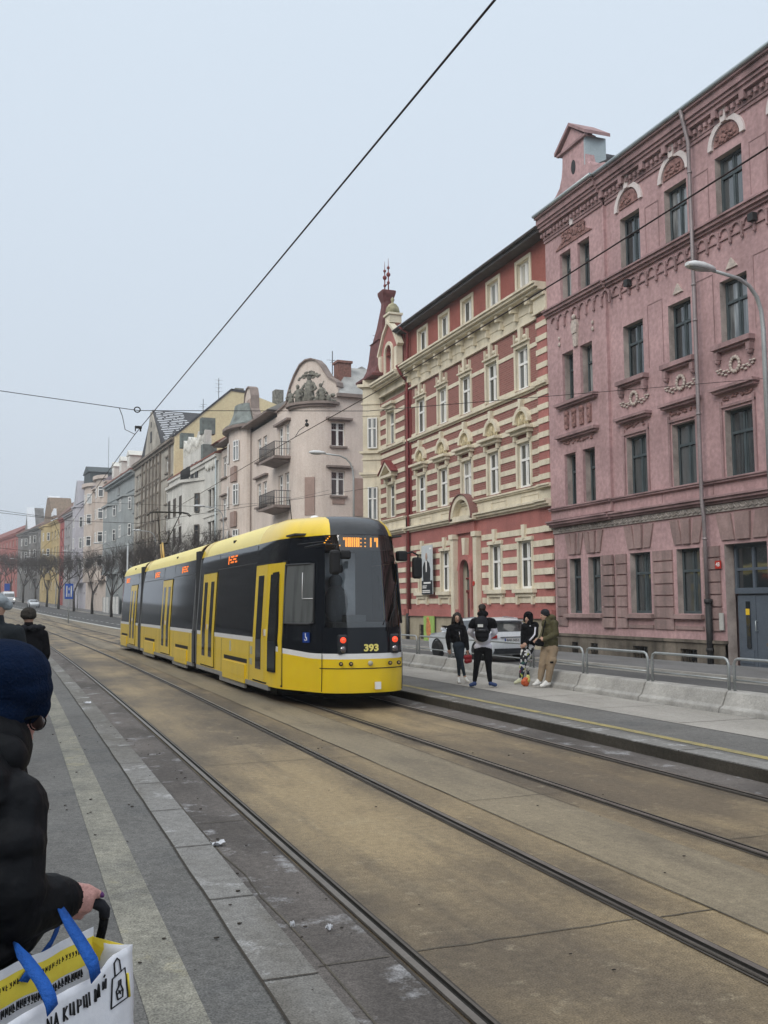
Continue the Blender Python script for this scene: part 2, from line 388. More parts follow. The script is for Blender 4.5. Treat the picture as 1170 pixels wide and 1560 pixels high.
rail(1.87, 1); rail(3.33, -1); rail(4.9, 1); rail(6.27, -1)
b = MB()
for xc in (1.87, 3.33, 4.9, 6.27):
    for s in (-1, 1):
        for a, c in zip(YS[:-1], YS[1:]):
            if c < 200: b.quad((xc+s*.053,a,.0065),(xc+s*.07,a,.0065),(xc+s*.07,c,.0065),(xc+s*.053,c,.0065))
tag(b.warp().build('rail_sealant', mat('sealant', (.06,.052,.045), .85, .4, 2)), kind='structure')

# ================================================================ facade helpers (local frame: x along street, y outward, z up)
def wall(b, u0, u1, z0, z1, ops, d=0., deep=.24, mi=0, rmi=None):
    """wall sheet with openings cut and their reveals"""
    rmi = mi if rmi is None else rmi
    us = sorted(set([u0, u1]+[v for o in ops for v in o[:2] if u0 < v < u1])); zs = sorted(set([z0, z1]+[v for o in ops for v in o[2:4] if z0 < v < z1]))
    for a, c in zip(us[:-1], us[1:]):
        for e_, f in zip(zs[:-1], zs[1:]):
            mu, mz = (a+c)/2, (e_+f)/2
            if any(o[0] < mu < o[1] and o[2] < mz < o[3] for o in ops): continue
            b.quad((a,d,e_),(c,d,e_),(c,d,f),(a,d,f), mi)
    for o in ops:
        a, c, e_, f = o[:4]; k = d-deep
        b.quad((a,d,e_),(a,d,f),(a,k,f),(a,k,e_), rmi); b.quad((c,d,e_),(c,k,e_),(c,k,f),(c,d,f), rmi)
        b.quad((a,d,f),(c,d,f),(c,k,f),(a,k,f), rmi); b.quad((a,d,e_),(a,k,e_),(c,k,e_),(c,d,e_), rmi)
    return b
_wc = {}; _gvc = {}; _wr = random.Random(17)
def _gv(me, gm):
    if (me.name, gm.name) not in _gvc: c_ = me.copy(); c_.materials.clear(); c_.materials.append(gm); _gvc[(me.name, gm.name)] = c_
    return _gvc[(me.name, gm.name)]
def window(par, o, frame, glass, d=-.2, cols=2, tr=.36, fw=.07, label=None, bars=False, name='window', rz=0, at=None):
    """o=(u0,u1,z0,z1). frame part + pane sub-part; meshes shared by size"""
    W, H = round(o[1]-o[0], 2), round(o[3]-o[2], 2); key = (W, H, frame.name, glass.name, cols, tr, fw, bars)
    if key not in _wc:
        b = MB(); t = .07
        b.box(0, fw, 0, t, 0, H); b.box(W-fw, W, 0, t, 0, H); b.box(fw, W-fw, 0, t, 0, fw); b.box(fw, W-fw, 0, t, H-fw, H)
        zt = H*(1-tr)
        if tr: b.box(fw, W-fw, .0, t+.015, zt-fw*.5, zt+fw*.5)
        for i in range(1, cols):
            x_ = W*i/cols; b.box(x_-fw*.5, x_+fw*.5, .002, t+.004, fw, (zt-fw*.5) if tr else H-fw)
            if tr: b.box(x_-fw*.3, x_+fw*.3, .002, t+.004, zt+fw*.5, H-fw)
        for i in range(cols):   # sash inner frames
            xa, xb = W*i/cols+fw*.55, W*(i+1)/cols-fw*.55; s_ = fw*.45
            for za, zb in (((fw, zt-fw*.5), (zt+fw*.5, H-fw)) if tr else ((fw, H-fw),)):
                b.box(xa, xa+s_, .0, t-.02, za, zb); b.box(xb-s_, xb, .0, t-.02, za, zb)
        if bars:
            for i in range(1, 2*cols):
                if i % cols: x_ = W*i/(2*cols); b.box(x_-.012, x_+.012, .01, t-.01, zt, H-fw)
            b.box(fw, W-fw, .01, t-.01, zt+(H-zt)*.48, zt+(H-zt)*.48+.024)
        me1 = b.build('window', frame); g_ = MB(); g_.box(.02, W-.02, .01, .03, .02, H-.02); me2 = g_.build('pane', glass)
        _wc[key] = (me1.data, me2.data); bpy.data.objects.remove(me1); bpy.data.objects.remove(me2)
    a, g_ = _wc[key]
    if glass is G_cur_sky: q_ = _wr.random(); g_ = g_ if q_ < .75 else _gv(g_, G_bar)
    elif glass is G_bar: q_ = _wr.random(); g_ = g_ if q_ < .7 else _gv(g_, G_dark) if q_ < .85 else _gv(g_, G_cur_sky)
    if glass is G_dark:
        q_ = _wr.random(); g_ = g_ if q_ < .5 else _gv(g_, G_cur_sky) if q_ < .75 else _gv(g_, G_bar) if q_ < .9 else _gv(g_, G_lace)
    wo = bpy.data.objects.new(name, a); C.objects.link(wo); wo.parent = par
    wo.location = (o[0], d, o[2]) if at is None else at; wo.rotation_euler = (0,0,rz)
    po = bpy.data.objects.new('pane', g_); C.objects.link(po); po.parent = wo
    if label: wo['label'] = label
    return wo
def cornice(b, u0, u1, z, steps, d=0., mi=0, back=0.05):
    """steps: list of (height, projection) stacked upward from z; ends return"""
    for h, p in steps:
        b.box(u0-(p if h < 9 else 0)*0, u1, d-back, d+p, z, z+h, mi); z += h
    return z
def solid(b, u0, u1, z0, z1, depth, mi=0, d=-.0):
    """sides, back of a block whose front sheet is separate"""
    b.quad((u0,d,z0),(u0,-depth,z0),(u0,-depth,z1),(u0,d,z1), mi); b.quad((u1,d,z0),(u1,d,z1),(u1,-depth,z1),(u1,-depth,z0), mi)
    b.quad((u0,-depth,z0),(u1,-depth,z0),(u1,-depth,z1),(u0,-depth,z1), mi); b.quad((u0,d,z1),(u1,d,z1),(u1,-depth,z1),(u0,-depth,z1), mi)
    b.quad((u0,-.6,z0),(u0,-.6,z1),(u1,-.6,z1),(u1,-.6,z0), mi)      # dark inner back sheet behind windows
G_dark = glassmat('window_glass'); G_bar = glassmat('window_glass_dim', (.02,.026,.03), (.12,.135,.14), .5)
G_lace = glassmat('window_glass_lace', (.10,.105,.10), (.5,.49,.46), .9)
G_cur_sky = glassmat('window_glass_curtain_sky', (.06,.07,.075), (.48,.51,.52), .9)  # pale tone: curtains, and sky reflection painted into the pink building's upper panes

# ---------------------------------------------------------------- PINK BUILDING
U0 = 8.0
P = empty('apartment_building', (17.5, U0, 0), PI/2, 'dusty pink four storey building with white window arches and grey door, nearest on right', 'building', 'buildings along the right side of the street')
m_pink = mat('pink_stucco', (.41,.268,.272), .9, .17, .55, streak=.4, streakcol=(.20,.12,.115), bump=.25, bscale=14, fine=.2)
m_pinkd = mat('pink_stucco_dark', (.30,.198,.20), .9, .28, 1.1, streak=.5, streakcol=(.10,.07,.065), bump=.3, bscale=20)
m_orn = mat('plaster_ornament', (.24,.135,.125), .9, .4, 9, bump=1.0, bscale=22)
m_wht = mat('white_plaster', (.62,.56,.55), .85, .12, 2)
m_rev = mat('reveal_plaster', (.36,.31,.29), .9, .3, 2.5, streak=.3)
m_plin = mat('plinth_render', (.14,.12,.098), .95, .45, 1.2, streak=.8, streakcol=(.03,.028,.022), bump=.4, bscale=9)
m_fr = mat('grey_blue_frame', (.062,.08,.088), .5, .15, 3)
m_zinc = mat('zinc_sheet', (.42,.47,.48), .45, .12, 1.5, metal=.5)
m_pipe = mat('drainpipe_grey', (.25,.22,.225), .5, .2, 1.2, metal=.3)
m_iron = mat('dark_iron', (.025,.025,.026), .6, .2)
m_slate = mat('dark_tiles', (.05,.05,.055), .8, .4, 6, bump=.6, bscale=8)
def uy(y): return y-U0
cols = [(uy(a), uy(b_)) for a, b_ in ((10.9,11.95),(13.15,14.2),(15.4,16.45),(17.68,18.73),(19.93,20.98),(22.2,23.22),(24.45,25.48))]
bay = [(uy(27.1), uy(27.83)), (uy(28.27), uy(28.98))]
ops = []
rows = {1:(5.0,6.79), 2:(8.55,10.28), 3:(12.08,13.72)}
bayr = {1:(5.0,6.77), 2:(8.56,10.26), 3:(12.11,13.78)}
for r, (a, c) in rows.items():
    for u in cols: ops.append((*u, a, c))
    for u in bay: ops.append((*u, *bayr[r]))
gops = [(*u, 1.42, 3.23) for u in cols if abs(u[0]-uy(19.93)) > .1]+[(*u, 1.4, 3.22) for u in bay]
door_o = (uy(19.62), uy(21.2), -.02, 3.25)
UE = uy(29.95); HB = 15.2
b = MB(); wall(b, 0, UE, 4.55, HB, ops, deep=.26, rmi=1); wall(b, 0, UE, .66, 4.2, gops+[door_o], deep=.3, mi=0, rmi=1)
b.box(0, UE, -.2, 0, 4.2, 4.55); solid(b, 0, UE, 0, HB, 12, 0)
b.box(uy(26.15), UE, -.05, .12, 4.56, HB-.01) if False else None
b.build('wall', [m_pink, m_rev], P)
for o in ops+gops:
    nar = (o[1]-o[0]) < .9
    window(P, o, m_fr, G_bar if o[2] < 8 else G_cur_sky, d=-.26, cols=1 if nar else 2, tr=.34, fw=.075)  # upper floors get paler glass, their stronger sky reflection put into the colour
# projecting bay strip (left risalit) as pilaster slab pieces around windows
b = MB(); wall(b, uy(26.25), UE, 4.6, HB-.02, [o for o in ops if o[0] > uy(26)], d=.1, deep=.1)
b.quad((uy(26.25),0,4.6),(uy(26.25),.1,4.6),(uy(26.25),.1,HB),(uy(26.25),0,HB)); b.quad((UE,0,4.6),(UE,.1,4.6),(UE,.1,HB),(UE,0,HB)); b.build('bay_wall', m_pink, P)
# top cornice with dentils and zinc gutter
b = MB()
def ste(u0, u1, d): cornice(b, u0, u1, 14.5, [(.10,.05),(.20,.08),(.10,.12)], d); cornice(b, u0, u1, 14.90, [(.12,.24),(.10,.3),(.2,.36),(.08,.44)], d)
ste(0, uy(26.25), 0); ste(uy(26.25), UE, .1)
for i in range(100):
    u = .1+i*.22
    if u < UE: b.box(u, u+.11, .1, .17 if u < uy(26.2) else .27, 14.70, 14.82)
for i in range(20):
    u = .5+i*1.1; b.box(u, u+.18, .05, .24, 14.70, 14.90)
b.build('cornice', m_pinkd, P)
b = MB(); b.tube([(0,.47,15.44),(uy(26.2),.47,15.44)], .06, 8); b.tube([(uy(26.2),.57,15.44),(UE,.57,15.44)], .06, 8); b.box(0, uy(26.2), -.1, .48, 15.402, 15.43); b.box(uy(26.2), UE, -.1, .58, 15.403, 15.432); b.build('gutter', m_zinc, P)
# roof
b = MB(); b.prism([(.1,15.42),(-5.5,17.0),(-11.5,15.42)], 0, 0, UE); b.build('roof', m_slate, P)
# arcade belt under the third floor
b = MB(); cornice(b, 0, uy(26.25), 11.78, [(.08,.08),(.10,.16),(.05,.22)]); cornice(b, uy(26.25), UE, 11.78, [(.08,.18),(.10,.26),(.05,.32)])
for i in range(50):
    u = .25+i*.46
    if u > UE-.2: break
    d = 0 if u < uy(26.1) else .1
    b.arch(u, 11.5, .15, .2, d, d+.06, n=8); b.box(u-.26, u-.2, d, d+.08, 11.25, 11.6); b.ell((u-.23,d+.05,11.22), (.045,.05,.06), n=6, m=4)
b.box(0, UE, .0, .045, 11.36, 11.40); b.build('arcade_belt', m_pinkd, P)
b = MB()
for u in (uy(19.4), uy(24.9)): b.box(u, u+.2, .05, .2, 11.42, 11.62)
build_split(b, 'vent_block', m_iron, P, .1)
# white arches with dark tympana over third floor windows
b = MB(); t = MB()
for u0, u1 in cols:
    cu = (u0+u1)/2; zc_ = 13.98
    b.arch(cu, zc_, .56, .72, 0, .07, n=16); b.prism([(cu-.09,zc_+.55),(cu+.09,zc_+.55),(cu+.14,zc_+.95),(cu-.14,zc_+.95)], 1, 0, .13)
    t.prism([(cu+.5*math.cos(k*PI/12), zc_+.02+.48*math.sin(k*PI/12)) for k in range(13)], 1, 0, .04)
    rr = random.Random(int(cu*10))
    for k in range(16):
        a_ = rr.uniform(.15, PI-.15); r_ = rr.uniform(.05, .42); t.ell((cu+r_*math.cos(a_), .05, zc_+.05+r_*math.sin(a_)*.9), (.07,.035,.05), n=6, m=4)
cu = (bay[0][0]+bay[1][1])/2
b.prism([(cu-.08,14.5),(cu+.08,14.5),(cu+.12,14.8),(cu-.12,14.8)], 1, .1, .2)
build_split(b, 'window_arch', m_wht, P, .25)
t.prism([(cu-1.15,13.95),(cu+1.15,13.95),(cu+.75,14.15),(cu+.65,14.45),(cu-.65,14.45),(cu-.75,14.15)], 1, .1, .14)
rr = random.Random(5)
for k in range(40): t.ell((cu+rr.uniform(-.7,.7), .15, 14.08+rr.uniform(0,.32)), (.08,.03,.05), n=6, m=4)
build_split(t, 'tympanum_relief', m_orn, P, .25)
# recessed panel lines between windows (thin grooves)
b = MB()
def panel(u0, u1, z0, z1, d=0, w=.025):
    b.box(u0, u1, d-.01, d+.012, z1-w, z1); b.box(u0, u0+w, d-.01, d+.012, z0, z1-w); b.box(u1-w, u1, d-.01, d+.012, z0, z1-w)
for i in range(len(cols)-1):
    a, c = cols[i][1], cols[i+1][0]
    panel(a+.28, c-.28, 12.2, 13.6); panel(a+.25, c-.25, 8.7, 10.6)
    b.box(a+.55, a+.575, -.01, .012, 4.62, 4.98)
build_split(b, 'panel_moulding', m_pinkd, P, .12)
# sills with corbels, lintels, reliefs
b = MB(); o2 = MB()
for u0, u1 in cols:
    b.box(u0-.22, u1+.22, 0, .22, 8.42, 8.55); b.box(u0-.18, u1+.18, 0, .14, 8.36, 8.42)
    for s in (u0-.1, u1+.1): b.box(s-.07, s+.07, 0, .16, 8.16, 8.36); b.ell((s,.08,8.12), (.07,.09,.09), n=8, m=5)
    b.box(u0-.32, u1+.32, 0, .26, 7.32, 7.40); b.box(u0-.27, u1+.27, 0, .18, 7.25, 7.32)
    for s in (u0-.14, u1+.06): b.box(s, s+.08, 0, .05, 5.0, 7.05)
    rr = random.Random(int(u0*7))
    for k in range(24): o2.ell((u0+rr.uniform(-.05,u1-u0+.05), .02, 7.1+rr.uniform(-.05,.07)), (.06,.03,.03), n=6, m=4)
    b.box(u0-.14, u1+.14, 0, .06, 6.86, 6.93)
bu0, bu1 = bay[0][0], bay[1][1]
for z in (8.42, 7.32): b.box(bu0-.3, bu1+.3, .1, .32, z, z+.1); b.box(bu0-.24, bu1+.24, .1, .24, z-.07, z)
for k in range(4):
    u = bu0+.12+k*.47; o2.box(u, u+.22, .1, .16, 7.62, 8.1); o2.ell((u+.11,.14,8.14), (.14,.06,.12), n=8, m=5); o2.ell((u+.11,.15,7.9), (.09,.05,.14), n=8, m=5)
for k in range(30): o2.ell((bu0+rnd.uniform(0,bu1-bu0), .12, 7.12+rnd.uniform(-.05,.07)), (.06,.04,.03), n=6, m=4)
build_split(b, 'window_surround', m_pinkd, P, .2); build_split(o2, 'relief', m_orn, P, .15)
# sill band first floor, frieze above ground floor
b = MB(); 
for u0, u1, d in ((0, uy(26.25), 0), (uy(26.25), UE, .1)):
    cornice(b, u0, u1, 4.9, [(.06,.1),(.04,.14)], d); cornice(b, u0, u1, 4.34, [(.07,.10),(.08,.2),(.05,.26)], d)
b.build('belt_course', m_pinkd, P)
b = MB(); m_fri = mat('grey_frieze', (.30,.27,.25), .9, .35, 6, bump=.8)
b.box(0, UE, 0, .05, 4.12, 4.32)
for i in range(98):
    u = .1+i*.22
    if u > UE-.1: break
    b.tube([(u-.08,.06,4.16),(u,.075,4.22),(u+.06,.06,4.29)], .022, 5); b.ell((u+.09,.06,4.2), (.035,.03,.03), n=6, m=4)
b.build('frieze', m_fri, P)
# ground floor rustication: raised blocks between windows
b = MB()
def blocks(u0, u1, z0, z1, n, d=0):
    h = (z1-z0)/n
    for i in range(n): b.box(u0, u1, d-.02, d+.05, z0+i*h+.02, z0+(i+1)*h-.02)
edges = [(-.0,0)]+sorted([*(o[:2] for o in gops), door_o[:2]])+[(UE, UE)]
for i in range(len(edges)-1):
    a, c = edges[i][1]+.16, edges[i+1][0]-.16
    if c-a > .35: 
        if a < uy(26.25) < c: blocks(a, uy(26.2), .95, 3.25, 7); blocks(uy(26.3), c, .95, 3.25, 7, .06)
        else: blocks(a, c, .95, 3.25, 7)
for o in gops+[door_o]:     # voussoirs
    cu = (o[0]+o[1])/2; hw = (o[1]-o[0])/2
    for k in (-1, 0, 1):
        x0_, x1_ = cu+(k-.42)*hw*.75, cu+(k+.42)*hw*.75; dx = k*.16
        b.prism([(x0_,3.36),(x1_,3.36),(x1_+dx+.03,4.06),(x0_+dx-.03,4.06)], 1, -.01, .05 if k else .08)
    if o is not door_o and o[1]-o[0] > .9: b.box(o[0]-.15, o[1]+.15, 0, .16, 1.28, 1.4); b.box(o[0]-.1, o[1]+.1, 0, .05, .98, 1.08)
b.box(bay[0][0]-.2, bay[1][1]+.2, 0, .18, 1.26, 1.38)
b.build('rusticated_blocks', mat('pink_block', (.285,.20,.19), .9, .25, .9, streak=.65, streakcol=(.11,.09,.085), bump=.25, bscale=16), P)
b = MB(); bops = [(o[0]+.15, o[1]-.15, .1, .45) for o in gops]
for u0, u1, d in ((0, door_o[0], .09), (door_o[1], UE, .09)): wall(b, u0, u1, -.05, .64, [q for q in bops if u0 < q[0] < u1], d=d, deep=.4); b.box(u0, u1, -.02, d+.05, .64, .72)
b.build('plinth', m_plin, P)
b = MB()
for q in bops:
    b.box(q[0], q[1], -.3, -.28, q[2], q[3])
    for k in range(5): u = q[0]+(q[1]-q[0])*(k+.5)/5; b.tube([(u,.05,q[2]),(u+.04*(-1)**k,.06,(q[2]+q[3])/2),(u,.05,q[3])], .012, 4)
build_split(b, 'basement_grille', m_iron, P, .25)
# entrance door
m_door = mat('slate_blue_door', (.088,.108,.135), .45, .12, 2)
b = MB(); u0, u1 = door_o[0]+.12, door_o[1]-.12; um = (u0+u1)/2
b.box(u0, u1, -.36, -.30, 0, 1.95); 
for a, c in ((u0, um-.01), (um+.01, u1)):
    b.box(a, c, -.30, -.27, .02, 1.9); b.box(a+.1, c-.1, -.27, -.25, .15, .5)
b.box(u0-.04, u1+.04, -.34, -.22, 1.95, 2.1); b.box(u0-.04, u0+.04, -.34, -.24, 2.1, 3.2); b.box(u1-.04, u1+.04, -.34, -.24, 2.1, 3.2); b.box(um-.04, um+.04, -.34, -.24, 2.1, 3.2); b.box(u0, u1, -.33, -.25, 2.55, 2.62); b.box(u0, u1, -.34, -.24, 3.14, 3.25)
dr = b.build('door', m_door, P)
b = MB(); b.box(u0+.04, u1-.04, -.32, -.29, 2.1, 3.15); b.box(um+.2, um+.34, -.26, -.235, .55, 1.75); b.build('pane', G_bar, dr)
b = MB(); b.tube([(um-.08,-.24,1.0),(um-.08,-.17,1.0),(um-.08,-.17,1.25),(um-.08,-.24,1.25)], .015, 6); b.build('handle', m_zinc, dr)
b = MB(); b.box(um+.2, um+.34, -.233, -.228, 1.4, 1.56); b.build('sticker', mat('yellow_sticker', (.75,.5,.03), .5, 0), dr)
b = MB(); b.box(door_o[1]+.05, door_o[1]+.2, .055, .09, 1.0, 1.45); b.build('intercom_panel', mat('pale_metal', (.42,.42,.4), .5, .1), P)
b = MB(); b.box(uy(21.28), uy(21.5), .05, .075, 2.62, 2.83); hn = b.build('house_number_plate', mat('red_enamel', (.45,.03,.02), .4, .1), P)
text_obj('house_number', '48', .16, mat('enamel_white', (.8,.8,.78), .5, 0), hn, Matrix.Translation((uy(21.39),.08,2.725)) @ Matrix.Rotation(PI, 4, 'Z') @ Matrix.Rotation(PI/2, 4, 'X'))
# drainpipe
b = MB(); up = uy(21.72); b.tube([(up,.48,15.4),(up,.42,15.1),(up,.26,14.5),(up,.25,12.1),(up,.25,4.45),(up,.2,4.0),(up,.18,1.7)], .055, 8)
for z in (13.6, 10.4, 9.4, 6.8, 3.4): b.tube([(up,.25 if z > 4 else .19,z),(up,.25 if z > 4 else .19,z+.06)], .07, 8)
dp = b.build('drainpipe', m_pipe, P)
b = MB(); b.tube([(up,.16,1.72),(up,.16,0)], .085, 8); b.tube([(up,.16,1.7),(up,.16,1.82)], .11, 8); b.tube([(up,.16,.42),(up,.16,.52)], .105, 8); b.build('standpipe', m_iron, dp)
# wreath stucco garlands, white triangles, coat of arms
m_stu = mat('pale_stucco', (.46,.40,.36), .85, .25, 12)
b = MB()
for u0, u1 in cols:
    cu = (u0+u1)/2; cz = 7.93
    for k in range(14):
        a_ = k*2*PI/14; b.ell((cu+.17*math.cos(a_), .05, cz+.19*math.sin(a_)), (.055,.04,.055), n=6, m=4)
    for s in (-1, 1):
        for k in range(8):
            x_ = .25+k*.065; b.ell((cu+s*x_, .04, cz-.12-.05*math.sin(k*.8)+(.05 if k % 2 else -.04)), (.07,.03,.03), n=6, m=4)
build_split(b, 'garland', m_stu, P, .15)
b = MB()
for u0, u1 in cols[3:6]:
    cu = (u0+u1)/2; b.prism([(cu-.3,11.17+.02),(cu+.3,11.19),(cu+.0,11.36)], 1, 0, .05) if False else b.prism([(cu-.22,10.52),(cu+.22,10.52),(cu,10.8)], 1, .0, .05)
cu = (bay[0][0]+bay[1][1])/2
b.prism([(cu-.13,10.75),(cu+.13,10.75),(cu+.19,11.0),(cu+.12,11.2),(cu-.12,11.2),(cu-.19,11.0)], 1, .1, .2); b.prism([(cu-.1,10.3),(cu+.1,10.3),(cu+.14,10.75),(cu-.14,10.75)], 1, .1, .17); b.ell((cu,.18,11.3), (.1,.07,.1), n=8, m=5)
for s in (-1.05, 1.05): b.ell((cu+s,.13,10.62), (.06,.04,.08), n=8, m=5); b.ell((cu+s,.13,10.84), (.05,.04,.07), n=8, m=5)
build_split(b, 'stucco_crest', m_stu, P, .05)
# gable dormer at the far end
b = MB(); pts = [(26.05,15.6),(26.05,15.85),(26.3,16.0),(26.75,16.12),(26.95,16.2),(27.05,16.35),(27.15,16.32),(27.3,16.5),(27.42,16.9),(27.45,17.4),(28.8,17.4),(28.83,16.9),(28.9,16.55),(29.05,16.25),(29.35,16.05),(29.6,15.98),(29.85,15.85),(29.85,15.6)]
b.prism([(uy(x_), z) for x_, z in pts], 1, -.25, .1)
b.prism([(uy(27.3),17.4),(uy(28.95),17.4),(uy(28.12),18.0)], 1, -.3, .14)
dm = b.build('gable', m_pink, P); dm.location = (-.18, 0, -.12)
b = MB(); 
for s, e_ in (((27.15,17.38),(28.12,18.05)), ((29.1,17.38),(28.12,18.05))):
    b.prism([(uy(s[0]),s[1]),(uy(e_[0]),e_[1]),(uy(e_[0]),e_[1]+.12),(uy(s[0]),s[1]+.12)], 1, -.75, .26)
b.box(uy(27.2), uy(29.05), .1, .2, 17.33, 17.41); b.build('gable_coping', m_pinkd, dm)
b = MB(); b.box(uy(27.38), uy(27.44), -.72, .105, 16.4, 17.42)
for k in range(8):
    a_ = PI*k/7
b.build('sheet_metal_cheek', m_zinc, dm)
b = MB(); b.prism([(uy(28.12)+.13*math.cos(k*PI/8), 16.62+.25*math.sin(k*PI/8)) for k in range(16)], 1, .095, .115); b.build('oval_window', m_iron, dm)
b = MB(); b.prism([(uy(26.8),15.5),(uy(29.4),15.5),(uy(28.12),17.3)], 1, -5.5, -.25)
b.prism([(uy(25.2),15.5),(uy(27.4),15.5),(uy(27.4),16.5),(uy(25.2),16.1)], 1, -4.2, -.35); b.build('dormer_roof', m_slate, dm)

# ---------------------------------------------------------------- STRIPED BUILDING
V0 = 29.97
S = empty('apartment_building', (17.5, V0, 0), PI/2, 'red and cream striped brick building with corner turret, left of the pink building', 'building', 'buildings along the right side of the street')
def vy(y): return y-V0
m_brick = mat('dark_red_brick', (.255,.085,.075), .9, .22, 6, bump=.4, bscale=30)
n_ = m_brick.node_tree; bt = n_.nodes.new('ShaderNodeTexBrick'); tcx = n_.nodes.new('ShaderNodeTexCoord'); sp_ = n_.nodes.new('ShaderNodeSeparateXYZ'); cb_ = n_.nodes.new('ShaderNodeCombineXYZ')
n_.links.new(tcx.outputs['Object'], sp_.inputs[0]); n_.links.new(sp_.outputs['X'], cb_.inputs[0]); n_.links.new(sp_.outputs['Z'], cb_.inputs[1]); n_.links.new(cb_.outputs[0], bt.inputs['Vector'])
bt.inputs['Scale'].default_value = 1; bt.inputs['Brick Width'].default_value = .27; bt.inputs['Row Height'].default_value = .085; bt.inputs['Mortar Size'].default_value = .012
bt.inputs['Color1'].default_value = (.29,.11,.10,1); bt.inputs['Color2'].default_value = (.23,.085,.078,1); bt.inputs['Mortar'].default_value = (.30,.19,.15,1)
n_.links.new(bt.outputs['Color'], n_.nodes['Principled BSDF'].inputs['Base Color'])
m_salmon = mat('salmon_red_stucco', (.37,.145,.13), .88, .16, 1, streak=.35, streakcol=(.22,.09,.075), bump=.2)
m_attic = mat('attic_red', (.27,.092,.075), .88, .1, .8, streak=.3, streakcol=(.2,.055,.045))
m_cream = mat('cream_stucco', (.66,.60,.47), .85, .13, 1.2, streak=.42, streakcol=(.30,.25,.17), bump=.15)
m_bor = mat('bordeaux_paint', (.17,.035,.035), .6, .15)
m_wf = mat('white_frame', (.78,.78,.76), .5, .04)
m_rroof = mat('dark_sheet_roof', (.06,.055,.055), .6, .25)
m_turr = mat('oxide_red_shingle', (.135,.05,.048), .75, .3, 4, bump=.5, bscale=12)
sc_c = [(vy(a), vy(b_)) for a, b_ in ((31.5,32.46),(34.0,34.96),(36.43,37.4),(38.85,39.8),(41.3,42.3))]
sg_c = [(vy(a), vy(b_)) for a, b_ in ((31.55,32.5),(33.95,34.87),(38.8,39.65),(41.3,42.2))]
tw = (vy(44.85), vy(45.85)); TE = vy(46.9); TS = vy(43.5)
so_ = [(*u, 6.0, 7.68) for u in sc_c]+[(*u, 9.68, 11.27) for u in sc_c]
sa_ = [(*u, 13.5, 14.6) for u in sc_c]
sgo = [(*u, 2.27, 4.03) for u in sg_c]
sdo = (vy(36.5), vy(37.5), .3, 3.55)
to_ = [(*tw, 6.02, 7.67), (*tw, 9.7, 11.35), (tw[0]+.1, tw[1]-.05, 2.3, 3.95)]
b = MB(); wall(b, 0, TS, 5.85, 12.0, so_, deep=.2, mi=1, rmi=2); wall(b, 0, TS, 13.05, 15.0, sa_, d=-.12, deep=.2, mi=3, rmi=2)
wall(b, 0, TS, 1.25, 5.2, sgo+[sdo], deep=.25, mi=0, rmi=2); wall(b, TS, TE, 1.25, 5.2, [to_[2]], d=.15, deep=.25, mi=0, rmi=2); wall(b, TS, TE, 5.85, 12.0, to_[:2], d=.15, deep=.25, mi=1, rmi=2)
b.quad((TS,.15,1.25),(TS,0,1.25),(TS,0,12.8),(TS,.15,12.8), 1)
b.box(0, TS, -.3, -.0, 5.2, 5.85, 2); b.box(TS, TE, -.3, .15, 5.2, 5.85, 2); b.box(0, TE, -.4, -.05, 12.0, 13.05, 2); solid(b, 0, TE, 0, 15.0, 12, 0, d=-.13)
b.build('wall', [m_salmon, m_brick, m_cream, m_attic], S)
for o in so_+sgo: window(S, o, m_wf, G_dark, d=-.16, cols=2, tr=.38, fw=.09)
for o in sa_: window(S, o, m_wf, G_dark, d=-.3, cols=2, tr=0, fw=.085)
for o in to_: window(S, o, m_wf, G_dark, d=-.08, cols=2, tr=.38, fw=.085)
# cream stripes
b = MB()
def stripes(u0, u1, zs, h, opsl, d=0, p=.03):
    for z in zs:
        segs = [(u0, u1)]
        for o in opsl:
            if o[2] < z+h and o[3] > z:
                ns = []
                for a, c in segs:
                    if o[0]-.12 > a: ns.append((a, min(c, o[0]-.12)))
                    if o[1]+.12 < c: ns.append((max(a, o[1]+.12), c))
                    if o[1]+.12 <= a or o[0]-.12 >= c: ns.append((a, c)) if (a, c) not in ns else None
                segs = [q for q in ns if q[1]-q[0] > .05]
        for a, c in set(segs): b.box(a, c, d-.01, d+p, z, z+h)
stripes(.75, TS, [6.1+i*.5 for i in range(7)], .19, so_)
stripes(.75, TS, [9.55], .22, so_); stripes(.75, TS, [11.05], .16, so_)
stripes(0, TS, [1.75+i*.5 for i in range(6)], .22, sgo+[(sdo[0]-.75, sdo[1]+.75, 0, 6)])
stripes(TS, TE, [6.1+i*.5 for i in range(12)], .2, to_, .15, .04); stripes(TS, TE, [1.75+i*.5 for i in range(6)], .22, to_, .15, .04)
for o in so_+to_[:2]+sgo:      # window surrounds
    d = .15 if o[0] > TS else 0
    for a, c in ((o[0]-.12, o[0]), (o[1], o[1]+.12)): b.box(a, c, d-.01, d+.05, o[2], o[3]+.0)
    b.box(o[0]-.12, o[1]+.12, d-.01, d+.055, o[3], o[3]+.14)
for o in sa_:
    b.box(o[0]-.14, o[0], -.13, -.08, o[2]-.1, o[3]); b.box(o[1], o[1]+.14, -.13, -.08, o[2]-.1, o[3]); b.box(o[0]-.14, o[1]+.14, -.13, -.075, o[3], o[3]+.13)
b.build('cream_band', m_cream, S)
# quoin pilasters at right end: salmon with cream blocks
b = MB(); c_ = MB()
b.box(.02, .72, 0, .10, 5.9, 12.3)
for i in range(13): z = 6.1+i*.5; c_.box(-.0, .75, .0, .135, z, z+.2)
for i in range(6): z = 1.75+i*.5; c_.box(.0, .62, .0, .10, z, z+.22)
for i in range(12): z = 6.1+i*.52; 
b.build('corner_pilaster', m_salmon, S); build_split(c_, 'quoin', m_cream, S, .05)
